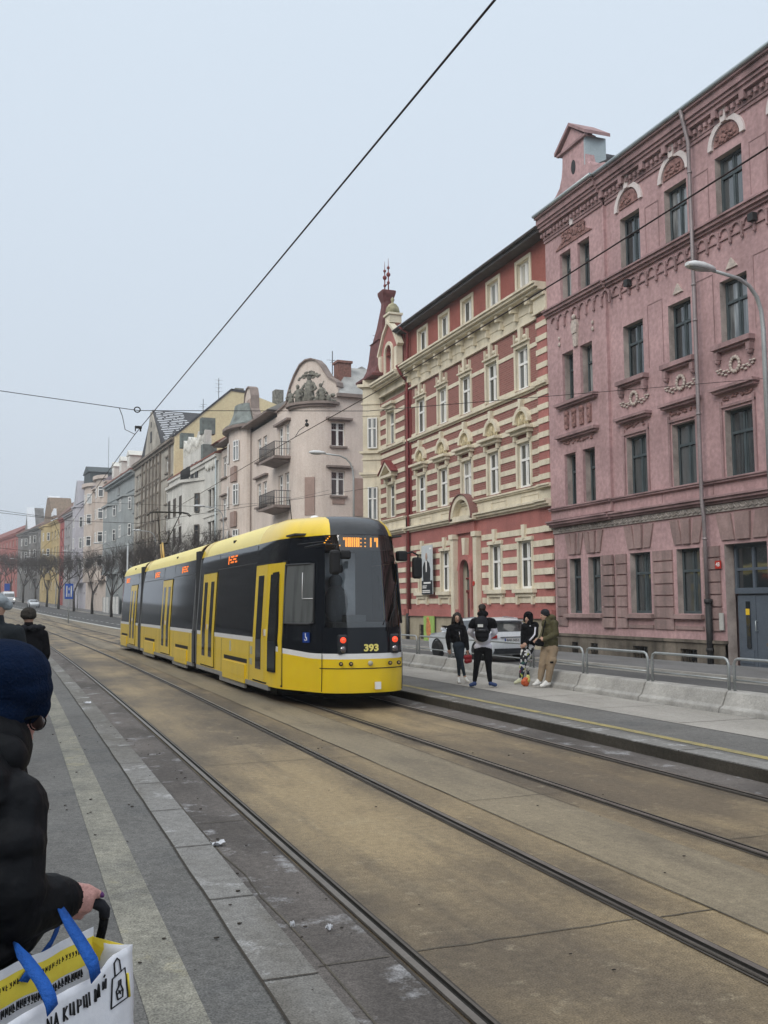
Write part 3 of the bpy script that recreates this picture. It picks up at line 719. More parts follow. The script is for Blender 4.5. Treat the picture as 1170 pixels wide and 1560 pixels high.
# cornices and belts
b = MB()
cornice(b, 0, TS, 12.0, [(.06,.1),(.35,.03),(.5,.06)]); cornice(b, 0, TS, 12.86, [(.10,.42),(.1,.55),(.08,.62)], 0)
cornice(b, -.05, .85, 12.1, [(.08,.22),(.5,.16),(.12,.25)], 0); cornice(b, TS-.1, TE, 12.3, [(.1,.1),(.3,.05),(.1,.4),(.1,.55),(.1,.62)], .15)
for u0, u1, d in ((0, TS, 0), (TS, TE, .15), (-.04, .8, .1)):
    cornice(b, u0, u1, 9.42, [(.07,.08),(.1,.16)], d); cornice(b, u0, u1, 5.82, [(.06,.07),(.06,.12)], d); cornice(b, u0, u1, 5.12, [(.08,.1),(.1,.2),(.07,.28)], d)
for i in range(11):
    u = .95+i*1.2; b.box(u, u+.2, .02, .36, 12.6, 12.86); b.box(u+.03, u+.17, .02, .2, 12.3, 12.6)
for i in range(5):
    u = 1.0+i*2.45; 
    b.box(u, u+1.3, -.0, .025, 5.32, 5.34); b.box(u, u+1.3, 0, .025, 5.66, 5.68); b.box(u, u+.02, 0, .025, 5.34, 5.66); b.box(u+1.28, u+1.3, 0, .025, 5.34, 5.66)
for o in sgo: b.box(o[0]-.3, o[1]+.3, 0, .2, 2.12, 2.27); b.box(o[0]-.22, o[1]+.22, 0, .1, 1.98, 2.12); [b.box(s-.06, s+.06, 0, .12, 1.7, 1.98) for s in (o[0]-.1, o[1]+.1)]; 
b.build('cornice', m_cream, S)
# window crowns
b = MB(); rl = MB()
for u0, u1 in sc_c:
    cu = (u0+u1)/2
    b.prism([(cu-.08,11.42),(cu+.08,11.42),(cu+.11,12.0),(cu-.11,12.0)], 1, 0, .13)
    for s in (-1, 1): b.box(cu+s*.5-.03, cu+s*.5+.03, 0, .1, 11.42, 11.85); b.ell((cu+s*.28,.06,11.6), (.14,.06,.1), n=8, m=5)
    b.box(u0-.15, u1+.15, 0, .14, 11.4, 11.47)
    b.box(u0-.3, u1+.3, 0, .36, 8.12, 8.22); b.box(u0-.22, u1+.22, 0, .22, 7.98, 8.12); b.box(u0-.12, u0-.0, 0, .16, 7.75, 7.98); b.box(u1, u1+.12, 0, .16, 7.75, 7.98)
    b.arch(cu, 8.4, .44, .6, 0, .16, n=14); b.prism([(cu-.07,8.9),(cu+.07,8.9),(cu+.1,9.3),(cu-.1,9.3)], 1, 0, .18)
    rl.prism([(cu+.44*math.cos(k*PI/12), 8.4+.44*math.sin(k*PI/12)) for k in range(13)]+[(cu-.44,8.22),(cu+.44,8.22)], 1, 0, .05); rl.ell((cu,.08,8.5), (.13,.07,.2), n=8, m=6)
    for s in (-1, 1): rl.ell((cu+s*.22,.06,8.42), (.09,.05,.14), n=8, m=5)
cu = (tw[0]+tw[1])/2
for s in (-1, 1): b.prism([(cu+s*.75,8.1),(cu,8.62),(cu,8.78),(cu+s*.9,8.16)], 1, .15, .5)
b.box(cu-.8, cu+.8, .15, .48, 8.0, 8.12); b.box(cu-.6, cu-.45, .15, .35, 7.75, 8.0); b.box(cu+.45, cu+.6, .15, .35, 7.75, 8.0)
b.box(cu-.7, cu+.7, .15, .42, 11.62, 11.75); b.box(cu-.55, cu+.55, .15, .3, 11.45, 11.62)
for o in sgo: cu2 = (o[0]+o[1])/2; b.prism([(cu2-.08,4.1),(cu2+.08,4.1),(cu2+.13,4.62),(cu2-.13,4.62)], 1, 0, .12); b.box(o[0]-.16, o[1]+.16, 0, .09, 4.03, 4.16)
build_split(b, 'window_crown', m_cream, S, .1); build_split(rl, 'relief', mat('cream_relief', (.5,.43,.28), .9, .35, 10, bump=.7), S)
b = MB()
for s in (-1, 1): b.prism([(cu+s*.95,8.17),(cu,8.8),(cu,8.86),(cu+s*1.0,8.22)], 1, .13, .55)
b.build('pediment_flashing', m_bor, S)
# portal
b = MB(); cu = (sdo[0]+sdo[1])/2; b.box(cu-1.25, cu-.95, 0, .22, 1.2, 4.55); b.box(cu+.95, cu+1.25, 0, .22, 1.2, 4.55); b.box(cu-1.32, cu-.9, 0, .28, 4.45, 4.65); b.box(cu+.9, cu+1.32, 0, .28, 4.45, 4.65)
b.prism([(cu-.1,3.75),(cu+.1,3.75),(cu+.16,4.45),(cu-.16,4.45)], 1, 0, .2)
b.arch(cu, 5.2, .85, 1.05, 0, .3, n=16); b.box(cu-1.15,cu+1.15,.0,.3,5.14,5.3)
build_split(b, 'portal_pilaster', m_cream, S, .05)
b = MB(); b.arch(cu, 5.2, 1.05, 1.09, 0, .36, n=16); b.build('arch_flashing', mat('brown_flashing', (.2,.1,.09), .6, .1), S)
b = MB(); b.box(cu-.62, cu-.46, .0, .16, .2, 3.1); b.box(cu+.46, cu+.62, 0, .16, .2, 3.1); b.arch(cu, 3.1, .46, .66, 0, .18, n=12); b.box(cu-.9, cu+.9, 0, .12, 4.66, 5.1); b.build('portal', m_salmon, S)
b = MB(); b.box(sdo[0], sdo[1], -.26, -.2, .3, 2.2); b.box(sdo[0]+.08, cu-.04, -.2, -.17, .4, 2.1); b.box(cu+.04, sdo[1]-.08, -.2, -.17, .4, 2.1); b.box(sdo[0], sdo[1], -.24, -.14, 2.2, 2.3); b.box(sdo[0], sdo[1], -.24, -.14, 2.75, 2.82)
dd = b.build('door', m_bor, S); b = MB(); b.box(cu-.3, cu-.16, -.17, -.155, .9, 1.95); b.box(cu+.16, cu+.3, -.17, -.155, .9, 1.95); b.box(sdo[0], sdo[1], -.24, -.2, 2.3, 3.55); b.build('pane', G_dark, dd)
b = MB(); b.prism([(cu-1.02+.18*math.cos(k*PI/6)*.5, 2.55+.1*math.sin(k*PI/6)) for k in range(12)], 1, .22, .25); b.build('house_number_plate', M['red_enamel'], S)
# plinth
b = MB(); pg = [(o[0]+.1, o[1]-.1, .15, .8) for o in sgo]
wall(b, 0, sdo[0]-.1, -.05, 1.22, [q for q in pg if q[0] < sdo[0]], d=.1, deep=.3); wall(b, sdo[1]+.1, TS, -.05, 1.22, [q for q in pg if q[0] > sdo[0]], d=.1, deep=.3); b.box(TS, TE, 0, .24, -.05, 1.22)
b.build('plinth', mat('grey_beige_render', (.35,.31,.23), .9, .2, 1.2, streak=.5, streakcol=(.13,.11,.085)), S)
b = MB(); b.box(0, sdo[0]-.1, 0, .16, 1.22, 1.5); b.box(sdo[1]+.1, TS, 0, .16, 1.22, 1.5); b.box(TS, TE, 0, .3, 1.22, 1.5); b.box(0, sdo[0]-.1, 0, .2, 1.19, 1.23); b.box(sdo[1]+.1, TS, 0, .2, 1.19, 1.23); b.build('base_moulding', m_salmon, S)
b = MB()
for q in pg:
    b.box(q[0], q[1], -.2, -.18, q[2], q[3]); [b.box(q[0]+(q[1]-q[0])*k/6-.012, q[0]+(q[1]-q[0])*k/6+.012, .02, .05, q[2], q[3]) for k in range(1, 6)]; [b.box(q[0], q[1], .05, .065, z, z+.02) for z in (q[2]+.2, q[2]+.42)]
build_split(b, 'basement_grille', m_iron, S, .25)
b = MB(); ut = vy(43.25); b.tube([(ut,.12,1.3),(ut,.12,12.4)], .2*.35, 8); b.box(ut-.28, ut+.2, -.02, .05, 5.9, 12.2); b.tube([(ut,.12,12.4),(ut,.45,12.75),(ut,.65,13.1),(ut,.1,13.4),(ut,.06,14.8),(ut,.5,15.05)], .07, 8); b.build('drainpipe', m_bor, S)
b = MB(); b.tube([(ut,.2,1.3),(ut,.2,0)], .08, 8); b.tube([(ut,.1,5),(ut,.1,1.3)], .06, 8); b.build('standpipe', m_iron, S)
b = MB(); b.prism([(.42,15.03),(.38,15.15),(-5.5,16.5),(-11.5,15.1),(-11.5,15.02)], 0, -.02, vy(44.2)); b.box(0, vy(44), -.12, .38, 14.93, 15.02); b.build('roof', m_rroof, S)
b = MB(); b.tube([(0,.45,15.1),(vy(44.2),.45,15.1)], .06, 8); b.build('gutter', m_rroof, S)
# corner gable, dome and steep turret roof
b = MB(); g0, g1 = vy(43.9), vy(46.4); gm = (g0+g1)/2
wall(b, g0, g1, 12.98, 14.2, [(gm-.45, gm+.45, 13.2, 14.2)], d=.3, deep=.3); b.prism([(g0,14.2),(gm-.45,14.2),(gm-.4,14.45),(gm-.2,14.65),(gm,14.72),(gm,15.75),(g0+.55,15.2)], 1, 0, .3); b.prism([(g1,14.2),(gm+.45,14.2),(gm+.4,14.45),(gm+.2,14.65),(gm,14.72),(gm,15.75),(g1-.55,15.2)], 1, 0, .3)
b.box(g0, g1, -1.5, .02, 12.98, 15.1)
gb = b.build('corner_gable', m_salmon, S)
b = MB(); b.arch(gm, 14.2, .45, .62, .3, .38, n=14); b.box(gm-.62, gm-.45, .3, .38, 13.2, 14.2); b.box(gm+.45, gm+.62, .3, .38, 13.2, 14.2)
for a, c in ((g0-.05, g0+.3), (g1-.3, g1+.05)): b.box(a, c, .1, .42, 12.98, 14.3)
for s in (-1, 1): b.prism([(gm+s*1.35,14.3),(gm+s*.65,15.25),(gm,15.75),(gm,15.9),(gm+s*.7,15.4),(gm+s*1.5,14.4)], 1, .1, .42)
b.box(gm-.32, gm+.32, -.25, .38, 15.75, 16.15); b.box(gm-.4, gm+.4, -.3, .46, 16.15, 16.25); b.build('gable_trim', m_cream, gb)
window(gb, (gm-.45, gm+.45, 13.2, 14.6), m_wf, G_dark, d=0.02, cols=2, tr=.3, fw=.08)
b = MB(); b.lathe([(.36,0),(.36,.15),(.32,.32),(.2,.5),(.08,.56),(.05,.62),(.09,.7),(.10,.76),(.05,.84),(.01,.9)], (gm, .1, 16.25), 14); b.build('dome_cap', mat('mossy_stone', (.27,.25,.16), .9, .4, 5, bump=.6), gb)
# turret roof: bell shaped, steep
TC = (vy(47.3), -.4)
b = MB()
def ring(hw, z, hl=None): hl = hl or hw; return [(TC[0]-hl, TC[1]-hw, z), (TC[0]+hl, TC[1]-hw, z), (TC[0]+hl, TC[1]+hw, z), (TC[0]-hl, TC[1]+hw, z)]
rs = [(1.3,13.3),(1.3,13.42),(1.0,13.6),(.85,13.95),(.76,14.5),(.68,15.3),(.74,15.34),(.6,15.42),(.42,16.2),(.24,17.3),(.23,17.5),(.37,17.95),(.38,18.1),(.3,18.15)]
vs = []; 
for hw, z in rs: vs += ring(hw, z)
b.add(vs, [(i*4+k, i*4+(k+1) % 4, i*4+4+(k+1) % 4, i*4+4+k) for i in range(len(rs)-1) for k in range(4)]); n4 = 4*(len(rs)-1); b.add(vs[n4:], [(0,1,2,3)]); b.add(vs[:4], [(3,2,1,0)])
tr_ = b.build('turret_roof', m_turr, S)
for s in (-.27, .27):
    b = MB(); b.lathe([(.035,0),(.035,.35),(.08,.4),(.08,.46),(.03,.52),(.035,.74),(.10,.8),(.12,.88),(.08,.95),(.03,1.0),(.03,1.15),(.08,1.2),(.08,1.26),(.02,1.32),(.008,1.75)], (TC[0]+s, TC[1], 18.1), 8); b.build('finial', m_bor, tr_)
b = MB(); b.tube([(TC[0]-.27,TC[1],18.5),(TC[0]+.27,TC[1],18.5)], .03, 5); b.build('finial_bar', m_bor, tr_)
# cream corner oriel projecting diagonally at the far corner (faces the camera)
b = MB(); A = (TE, .15); B = (vy(47.35), .95); D = (vy(48.3), .1)
poly = [(TE,-1.5), A, B, D, (vy(48.3),-1.5)]
b.prism(poly, 2, 0, 13.3); b.build('corner_oriel', m_cream, S)
dA = Vector((B[0]-A[0], B[1]-A[1])); ang = math.atan2(dA.y, dA.x)
b = MB(); 
for z, p, h in ((5.2,.2,.12),(5.45,.12,.1),(8.35,.22,.12),(8.25,.1,.1),(9.45,.2,.12),(9.1,.08,.08),(12.0,.1,.1),(12.9,.3,.15),(11.4,.06,.06)):
    cx, cy = vy(47.4), -.2; f = 1+p/1.1
    b.prism([(cx+(q[0]-cx)*f, cy+(q[1]-cy)*f) for q in poly], 2, z, z+h)
build_split(b, 'oriel_belt', m_cream, S, .02)
for z0, z1 in ((2.3,4.0),(6.0,7.7),(9.7,11.3)):
    L_ = .5; o = A[0]+dA.x*.18, A[1]+dA.y*.18
    nrm = Vector((dA.y, -dA.x)).normalized()*(-1)
    window(S, (0, L_, z0, z1), m_wf, G_dark, cols=2, tr=.35, fw=.06, rz=ang, at=(o[0]+nrm.x*.03, o[1]+nrm.y*.03, z0))
# banner on the facade between the two left windows
bn = empty('advertising_banner', (17.5-.22, 40.13, 2.16), PI/2, 'tall narrow banner with a figure in a dark suit, hung beside a striped facade window', 'banner')
b = MB(); b.box(0, 1.24, 0, .03, 0, 2.2); b.build('banner_cloth', mat('banner_grey', (.50,.54,.56), .6, .1), bn)
b = MB(); b.box(.004, 1.236, .03, .034, .003, .62); b.prism([(.25,.62),(1.05,.62),(1.1,1.2),(.95,1.42),(.72,1.52),(.6,1.52),(.35,1.4),(.22,1.1)], 1, .03, .036); b.build('dark_suit', mat('banner_black', (.02,.022,.025), .6, 0), bn)
b = MB(); b.ell((.66,.036,1.7), (.13,.01,.17), n=12, m=8); b.build('face', mat('banner_skin', (.38,.27,.22), .6, .2), bn)
b = MB(); b.prism([(.62,1.0),(.72,1.0),(.76,1.5),(.6,1.5)], 1, .036, .04); b.box(.2, 1.0, .034, .038, .48, .55)
for z, l in ((.36,.5),(.28,.45),(.15,.85),(.08,.85)): b.box(1.14-l, 1.14, .034, .038, z, z+.04)
b.box(.12,.35,.03,.034,2.0,2.08); build_split(b, 'lettering', M['enamel_white'], bn, .02)
gp = empty('poster_board', (17.5-.18, 40.1, .1), PI/2, 'bright green and orange food poster leaning on the plinth of the striped building', 'poster')
b = MB(); b.box(0, 1.15, 0, .05, 0, 1.1); b.build('board', mat('poster_green', (.30,.45,.12), .6, .15, 4), gp)
b = MB(); b.ell((.6,.05,.55), (.28,.03,.4), n=12, m=8); b.ell((.45,.06,.2), (.2,.03,.2), n=10, m=6); b.ell((.65,.06,.95), (.16,.03,.13), n=10, m=6); b.build('printed_figure', mat('poster_orange', (.5,.2,.08), .6, .5, 14), gp)

# ---------------------------------------------------------------- SALMON CORNER BUILDING (across the side street)
def froot(name, X, Y, t, label, group='buildings along the right side of the street'):
    return empty(name, (X, Y, gz(Y)), PI/2+t, label, 'building', group)
SA = froot('apartment_building', 16.05, 57.5, .035, 'pale salmon corner building with curved gable, grey figure sculpture and iron balconies')
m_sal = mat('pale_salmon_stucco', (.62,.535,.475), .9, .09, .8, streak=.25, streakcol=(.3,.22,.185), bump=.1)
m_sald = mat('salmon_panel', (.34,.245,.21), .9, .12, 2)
m_trimg = mat('brown_grey_trim', (.23,.185,.165), .85, .2, 2)
m_tin = mat('old_tin_roof', (.30,.30,.29), .6, .25, 1.5, metal=.3)
m_copp = mat('weathered_copper', (.17,.19,.18), .7, .35, 2)
m_stone = mat('grey_sculpture_stone', (.17,.165,.14), .95, .5, 5, bump=.8, bscale=8)
m_redtile = mat('red_roof_tile', (.24,.095,.07), .85, .35, 3, bump=.5, bscale=6)
R_ = 1.9; W_ = 7.5      # corner radius, depth of side face
# footprint: side face at x=0 plane (local x=0, y from -R_ back), arc to facade (y=0 plane, x from R_)
arc = [(R_-R_*math.cos(a), -R_+R_*math.sin(a)) for a in [PI/2*i/12 for i in range(13)]]
b = MB(); zt = 14.1
SL = 21.0
sal_f = [(2.3,3.25,8.0,10.1),(3.7,4.7,8.0,10.1),(2.3,3.25,11.25,13.25),(3.7,4.7,11.25,13.25)]
dwn = [(7.5,8.5,8.55,10.15),(8.95,9.95,8.55,10.15),(7.5,8.5,11.75,13.3),(8.95,9.95,11.75,13.3),(7.5,8.5,5.2,6.8),(8.95,9.95,5.2,6.8)]
lw = [(19.2,20.6,11.87,13.55),(19.2,20.6,8.6,10.2)]
wall(b, R_, SL, 0, zt, sal_f+dwn+lw, d=0, deep=.2)
for i in range(12): b.quad((*arc[i],0),(*arc[i+1],0),(*arc[i+1],zt),(*arc[i],zt))
# side face
sw = [(2.0+.0,2.9,8.42,9.95),(2.0,2.9,11.5,13.02),(2.0,2.9,5.3,6.8)]
def sidewall(b, y0, y1, z0, z1, ops):
    t_ = MB(); wall(t_, y0, y1, z0, z1, ops, d=0, deep=.2)
    b.add([(-p[1], -p[0], p[2]) for p in t_.v], t_.f, 0)
sidewall(b, R_, 14, 0, 14.6, [(o[0], o[1], o[2], o[3]) for o in sw]+[(6.5,7.4,8.42,9.95),(6.5,7.4,11.5,13.02)])
b.quad((SL,0,0),(SL,-14,0),(SL,-14,zt),(SL,0,zt)); b.quad((0,-14,0),(SL,-14,0),(SL,-14,zt),(0,-14,zt)); b.quad((0.6,-.6-R_,0),(SL,-.6,0),(SL,-.6,zt),(.6,-.6-R_,zt)); b.quad((.6,-2.5,0),(.6,-14,0),(.6,-14,zt),(.6,-2.5,zt)); b.quad((0,-R_,zt),(SL,-R_,zt),(SL,-14,zt),(0,-14,zt)); b.quad((R_,0,zt),(SL,0,zt),(SL,-R_,zt),(R_,-R_,zt))
b.add([(*p, zt) for p in arc]+[(R_,-R_,zt)], [tuple(range(14))])
b.build('wall', m_sal, SA)
for o in sal_f+dwn+lw: window(SA, o, m_wf, G_dark, d=-.18, cols=2, tr=.3, fw=.09)
for o in sw: window(SA, o, m_wf, G_dark, cols=2, tr=.32, fw=.075, bars=True, rz=-PI/2, at=(.16, -o[0], o[2]))
# corner gable wall: diagonal plane facing the camera, curved top
gl = [(-2.95,13.95),(-2.1,14.35),(-2.0,14.45),(-1.9,14.9),(-1.65,15.5),(-1.3,16.1),(-.8,16.7),(-.3,16.93),(.2,16.93),(.6,16.8),(1.0,16.45),(1.35,15.95),(1.7,15.55),(2.15,15.3),(2.4,15.1),(2.45,14.85)]
GM2 = Matrix.Translation((1.3,-1.3,0)) @ Matrix.Rotation(math.radians(45), 4, 'Z'); GM = Matrix.Translation((2.35,-1.38,0)) @ Matrix.Rotation(math.radians(28), 4, 'Z')
gl = [(-x_*1.0-.1, 1.75+(z-1.75)*1.028) for x_, z in gl][::-1]
b = MB(); pts_ = gl+[(gl[-1][0],13.9),(gl[0][0],13.9)]; b.prism(pts_, 1, -.25, .12); b.xf(GM)
gsa = b.build('gable', m_sal, SA)
b = MB()
for (p, q) in zip(gl[:-1], gl[1:]): b.prism([p, q, (q[0]*1.02,q[1]+.09), (p[0]*1.02,p[1]+.09)], 1, -.35, .28)
b.xf(GM).build('gable_coping', m_trimg, gsa)
b = MB(); rr = random.Random(4)     # curved ledge
n = 14; b.prism([(1.85*math.cos(PI*i/n), .1+1.25*math.sin(PI*i/n)) for i in range(n+1)], 2, 14.1, 14.26); b.prism([(1.65*math.cos(PI*i/n), .08+1.14*math.sin(PI*i/n)) for i in range(n+1)], 2, 13.95, 14.1)
b.xf(GM2).build('ledge', m_trimg, gsa)
# sculpture group: standing figure with hat flanked by seated figures
b = MB()
def figure(x, z, h, lean=0, y=.62):
    b.tube([(x,y,z),(x+lean*.3,y,z+h*.35),(x+lean*.6,y,z+h*.62),(x+lean*.8,y-.02,z+h*.8)], [h*.19,h*.17,h*.15,h*.09], 8); b.ell((x+lean,y+.04,z+h*.9), (h*.085,h*.09,h*.11), n=10, m=7)
    for s in (-1, 1): b.tube([(x+lean*.7+s*h*.12,y,z+h*.72),(x+lean*.4+s*h*.26,y+.1,z+h*.52),(x+s*h*.12,y+.2,z+h*.42)], [h*.05,h*.045,h*.035], 6)
    for k in range(5): b.tube([(x+(k-2)*h*.06,y+.12,z),(x+(k-2)*h*.045,y+.14,z+h*.5)], h*.03, 5)
figure(0, 14.1, 2.0); b.ell((0,.64,16.02), (.34,.3,.06), n=12, m=5); figure(-.95, 14.1, 1.35, .15); figure(-1.35, 14.06, .8, .1); figure(.75, 14.1, 1.4, .05); figure(1.25, 14.1, 1.15, .12); figure(.4,14.1,1.1,.05,.5)
b.tube([(-.2,.5,14.2),(-1.0,.6,15.6)], .04, 5)
for k in range(26): b.ell((rr.uniform(-1.6,1.7), rr.uniform(.3,.8), 14.2+rr.uniform(0,.5)), (rr.uniform(.08,.2),.12,rr.uniform(.08,.2)), n=7, m=5)
b.xf(GM2).build('sculpture', m_stone, gsa)
b = MB()
for k in range(36): 
    a_ = rr.uniform(0, PI); b.ell((1.0*math.cos(a_)*rr.uniform(.3,1)-.05, .13, 16.15+.5*math.sin(a_)*rr.uniform(.5,1)), (.14,.05,.08), n=7, m=4)
b.xf(GM).build('foliage_relief', m_stone, gsa)
# surrounds on the side face
b = MB()
for z in (10.15, 13.15): b.box(-.28, 0, -3.35, -1.65, z, z+.12); b.box(-.15, 0, -3.2, -1.8, z-.08, z)
b.box(-.3, 0, -14, -2.35, 14.6, 14.82)
for o in sw: b.box(-.16, 0, -o[1]-.12, -o[0]+.12, o[2]-.12, o[2])
for z in (13.35,): b.box(1.95, 5.0, 0, .3, z, z+.14)
b.box(7.1, 10.3, 0, .25, 10.5, 10.62); b.box(7.3, 10.1, 0, .2, 11.6, 11.72); b.box(7.3, 10.1, 0, .2, 8.4, 8.52); b.box(18.9,20.9,0,.2,10.4,10.5); b.box(18.9,20.9,0,.15,11.75,11.86); b.box(18.9,20.9,0,.15,8.48,8.6)
build_split(b, 'window_surround', m_trimg, SA, .15)
b = MB()
for a, c in ((.95+.95,1.45+.15), (3.35,3.95)):
    pass
b.box(-.04, 0, -1.55-.35, -1.35-.1, 7.2, 9.6) if False else None
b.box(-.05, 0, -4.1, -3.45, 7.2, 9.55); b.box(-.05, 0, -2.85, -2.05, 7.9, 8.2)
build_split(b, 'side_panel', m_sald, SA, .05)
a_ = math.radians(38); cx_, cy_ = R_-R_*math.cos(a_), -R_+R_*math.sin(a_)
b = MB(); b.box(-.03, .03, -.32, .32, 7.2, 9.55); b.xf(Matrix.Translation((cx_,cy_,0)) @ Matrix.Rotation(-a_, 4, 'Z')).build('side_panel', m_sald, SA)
# balconies
m_bal = mat('balcony_iron', (.09,.085,.085), .6, .1)
for z in (7.95, 11.05):
    b = MB(); b.box(1.95, 5.6, 0, 1.1, z-.16, z); b.prism([(0,z-.34),(.2,z-.34),(1.0,z-.16),(0,z-.16)], 0, 2.2, 5.3); ba = b.build('balcony', m_trimg, SA)
    b = MB()
    for u in [2.0+i*.145 for i in range(25)]: b.tube([(u,1.05,z),(u,1.05,z+.9)], .015, 4)
    for y_ in [.1+i*.16 for i in range(7)]: b.tube([(2.0,y_,z),(2.0,y_,z+.9)], .015, 4); b.tube([(5.55,y_,z),(5.55,y_,z+.9)], .015, 4)
    b.tube([(2.0,0,z+.9),(2.0,1.05,z+.9),(5.55,1.05,z+.9),(5.55,0,z+.9)], .025, 5); b.tube([(2.0,0,z+.45),(2.0,1.05,z+.45),(5.55,1.05,z+.45),(5.55,0,z+.45)], .018, 5); b.build('railing', m_bal, ba)
# rounded bay (oriel) further along
bc = (14.0, 0.0); br = 2.3
b = MB(); b.prism([(bc[0]+br*math.cos(PI*i/10), .95*math.sin(PI*i/10)) for i in range(11)], 2, 3.6, 14.6, smooth=False); by = b.build('bay', m_sal, SA)
for z0, z1 in ((12.2,13.7),(8.95,10.5),(5.6,7.2)):
    for a0, wd in ((PI*.08,.62),(PI*.3,1.0),(PI*.62,.8)):
        p0 = Vector((bc[0]+br*1.01*math.cos(a0), .97*math.sin(a0))); d_ = Vector((bc[0]+br*1.01*math.cos(a0+.4), .97*math.sin(a0+.4)))-p0
        window(by, (0, wd, z0, z1), m_wf, G_dark, cols=2, tr=.3, fw=.08, rz=math.atan2(-d_.y, -d_.x), at=(p0.x+d_.normalized().x*wd, p0.y+d_.normalized().y*wd+.02, z0))
b = MB(); b.prism([(bc[0]+(br+.5)*math.cos(PI*i/12), 1.45*math.sin(PI*i/12)) for i in range(13)], 2, 14.55, 14.75); b.box(5.2, SL+.1, -.2, .7, 14.42, 14.56); b.build('eaves', m_trimg, SA)
b = MB(); b.prism([(bc[0]+(br+.4)*math.cos(PI*i/12), 1.35*math.sin(PI*i/12)) for i in range(13)], 2, 14.75, 14.85)
vs = []
for f, z in ((1,14.85),(.8,15.25),(.62,15.9),(.55,16.5)): vs += [(bc[0]+(br+.3)*f*math.cos(PI*i/12), 1.25*f*math.sin(PI*i/12)-.1, z) for i in range(13)]
b.add(vs, [(i*13+k, i*13+k+1, i*13+14+k, i*13+13+k) for i in range(3) for k in range(12)]); b.build('bay_roof', m_copp, SA)
b = MB(); g2 = [(-1.6,14.8),(-1.3,15.8),(-1.2,16.6),(-1.0,17.3),(-.5,17.75),(.1,17.8),(.6,17.6),(.9,17.0),(1.0,16.0),(1.7,15.4),(1.8,14.8)]
b.prism([(13.4-x_, z) for x_, z in g2], 1, -.6, -.25); g2o = b.build('small_gable', m_sal, SA)
b = MB()
for (p, q) in zip(g2[:-1], g2[1:]): b.prism([(13.4-p[0],p[1]),(13.4-q[0],q[1]),(13.4-q[0],q[1]+.1),(13.4-p[0],p[1]+.1)], 1, -.8, -.15)
b.build('gable_coping', m_trimg, g2o)
b = MB(); [b.box(13.4+k*.42-.1, 13.4+k*.42+.1, -.26, -.22, 15.6, 16.9) for k in (-1,0,1)]; b.build('gable_slit', m_sald, g2o)
b = MB(); b.prism([(.7,14.56),(-6,18.0),(-13,14.56)], 0, 5.0, 19); b.build('roof', m_tin, SA)
b = MB(); b.add([(-.3,-2.4,14.82),(-.3,-14,14.82),(5.5,-14,14.82),(5.5,-2.4,14.82),(2.6,-4.0,17.2),(2.6,-12,17.2)], [(0,1,5,4),(1,2,5),(2,3,4,5),(3,0,4)]); b.build('side_roof', m_tin, SA)
b = MB(); b.prism([(.95,14.56),(-2.5,16.6),(-6,14.56)], 0, 18.9, SL+.05); b.build('tiled_roof', m_redtile, SA)
b = MB(); b.box(1.5, 2.3, -3.9, -3.0, 15, 17.2); b.box(1.42, 2.38, -3.98, -2.92, 17.2, 17.35); b.build('chimney', mat('chimney_brick', (.2,.1,.08), .9, .3, 8), SA)
b = MB(); b.box(17.8, 19.2, -1.6, -.8, 14.9, 16.1); b.build('chimney', m_stone, SA)
def antenna(par, x, y, z, h, arms=4):
    b = MB(); b.tube([(x,y,z),(x,y,z+h)], .03, 4)
    for k in range(arms): zz = z+h*(.55+.12*k); b.tube([(x-.45+.05*k,y,zz),(x+.45-.05*k,y,zz)], .015, 3); b.tube([(x,y-.4,zz+.08),(x,y+.4,zz+.08)], .012, 3)
    return b.build('antenna', m_iron, par)
antenna(SA, 2.0, -6, 17, 2.5); antenna(SA, 4.0, -3.5, 17, 1.6, 1)
b = MB(); b.tube([(17.9,.1,0),(17.9,.1,14.4)], .07, 6); b.tube([(11.4,.1,0),(11.4,.1,14.4)], .05, 6); build_split(b, 'drainpipe', m_trimg, SA)
b = MB()
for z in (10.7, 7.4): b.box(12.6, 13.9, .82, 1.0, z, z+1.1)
build_split(b, 'bay_panel', m_sald, by)

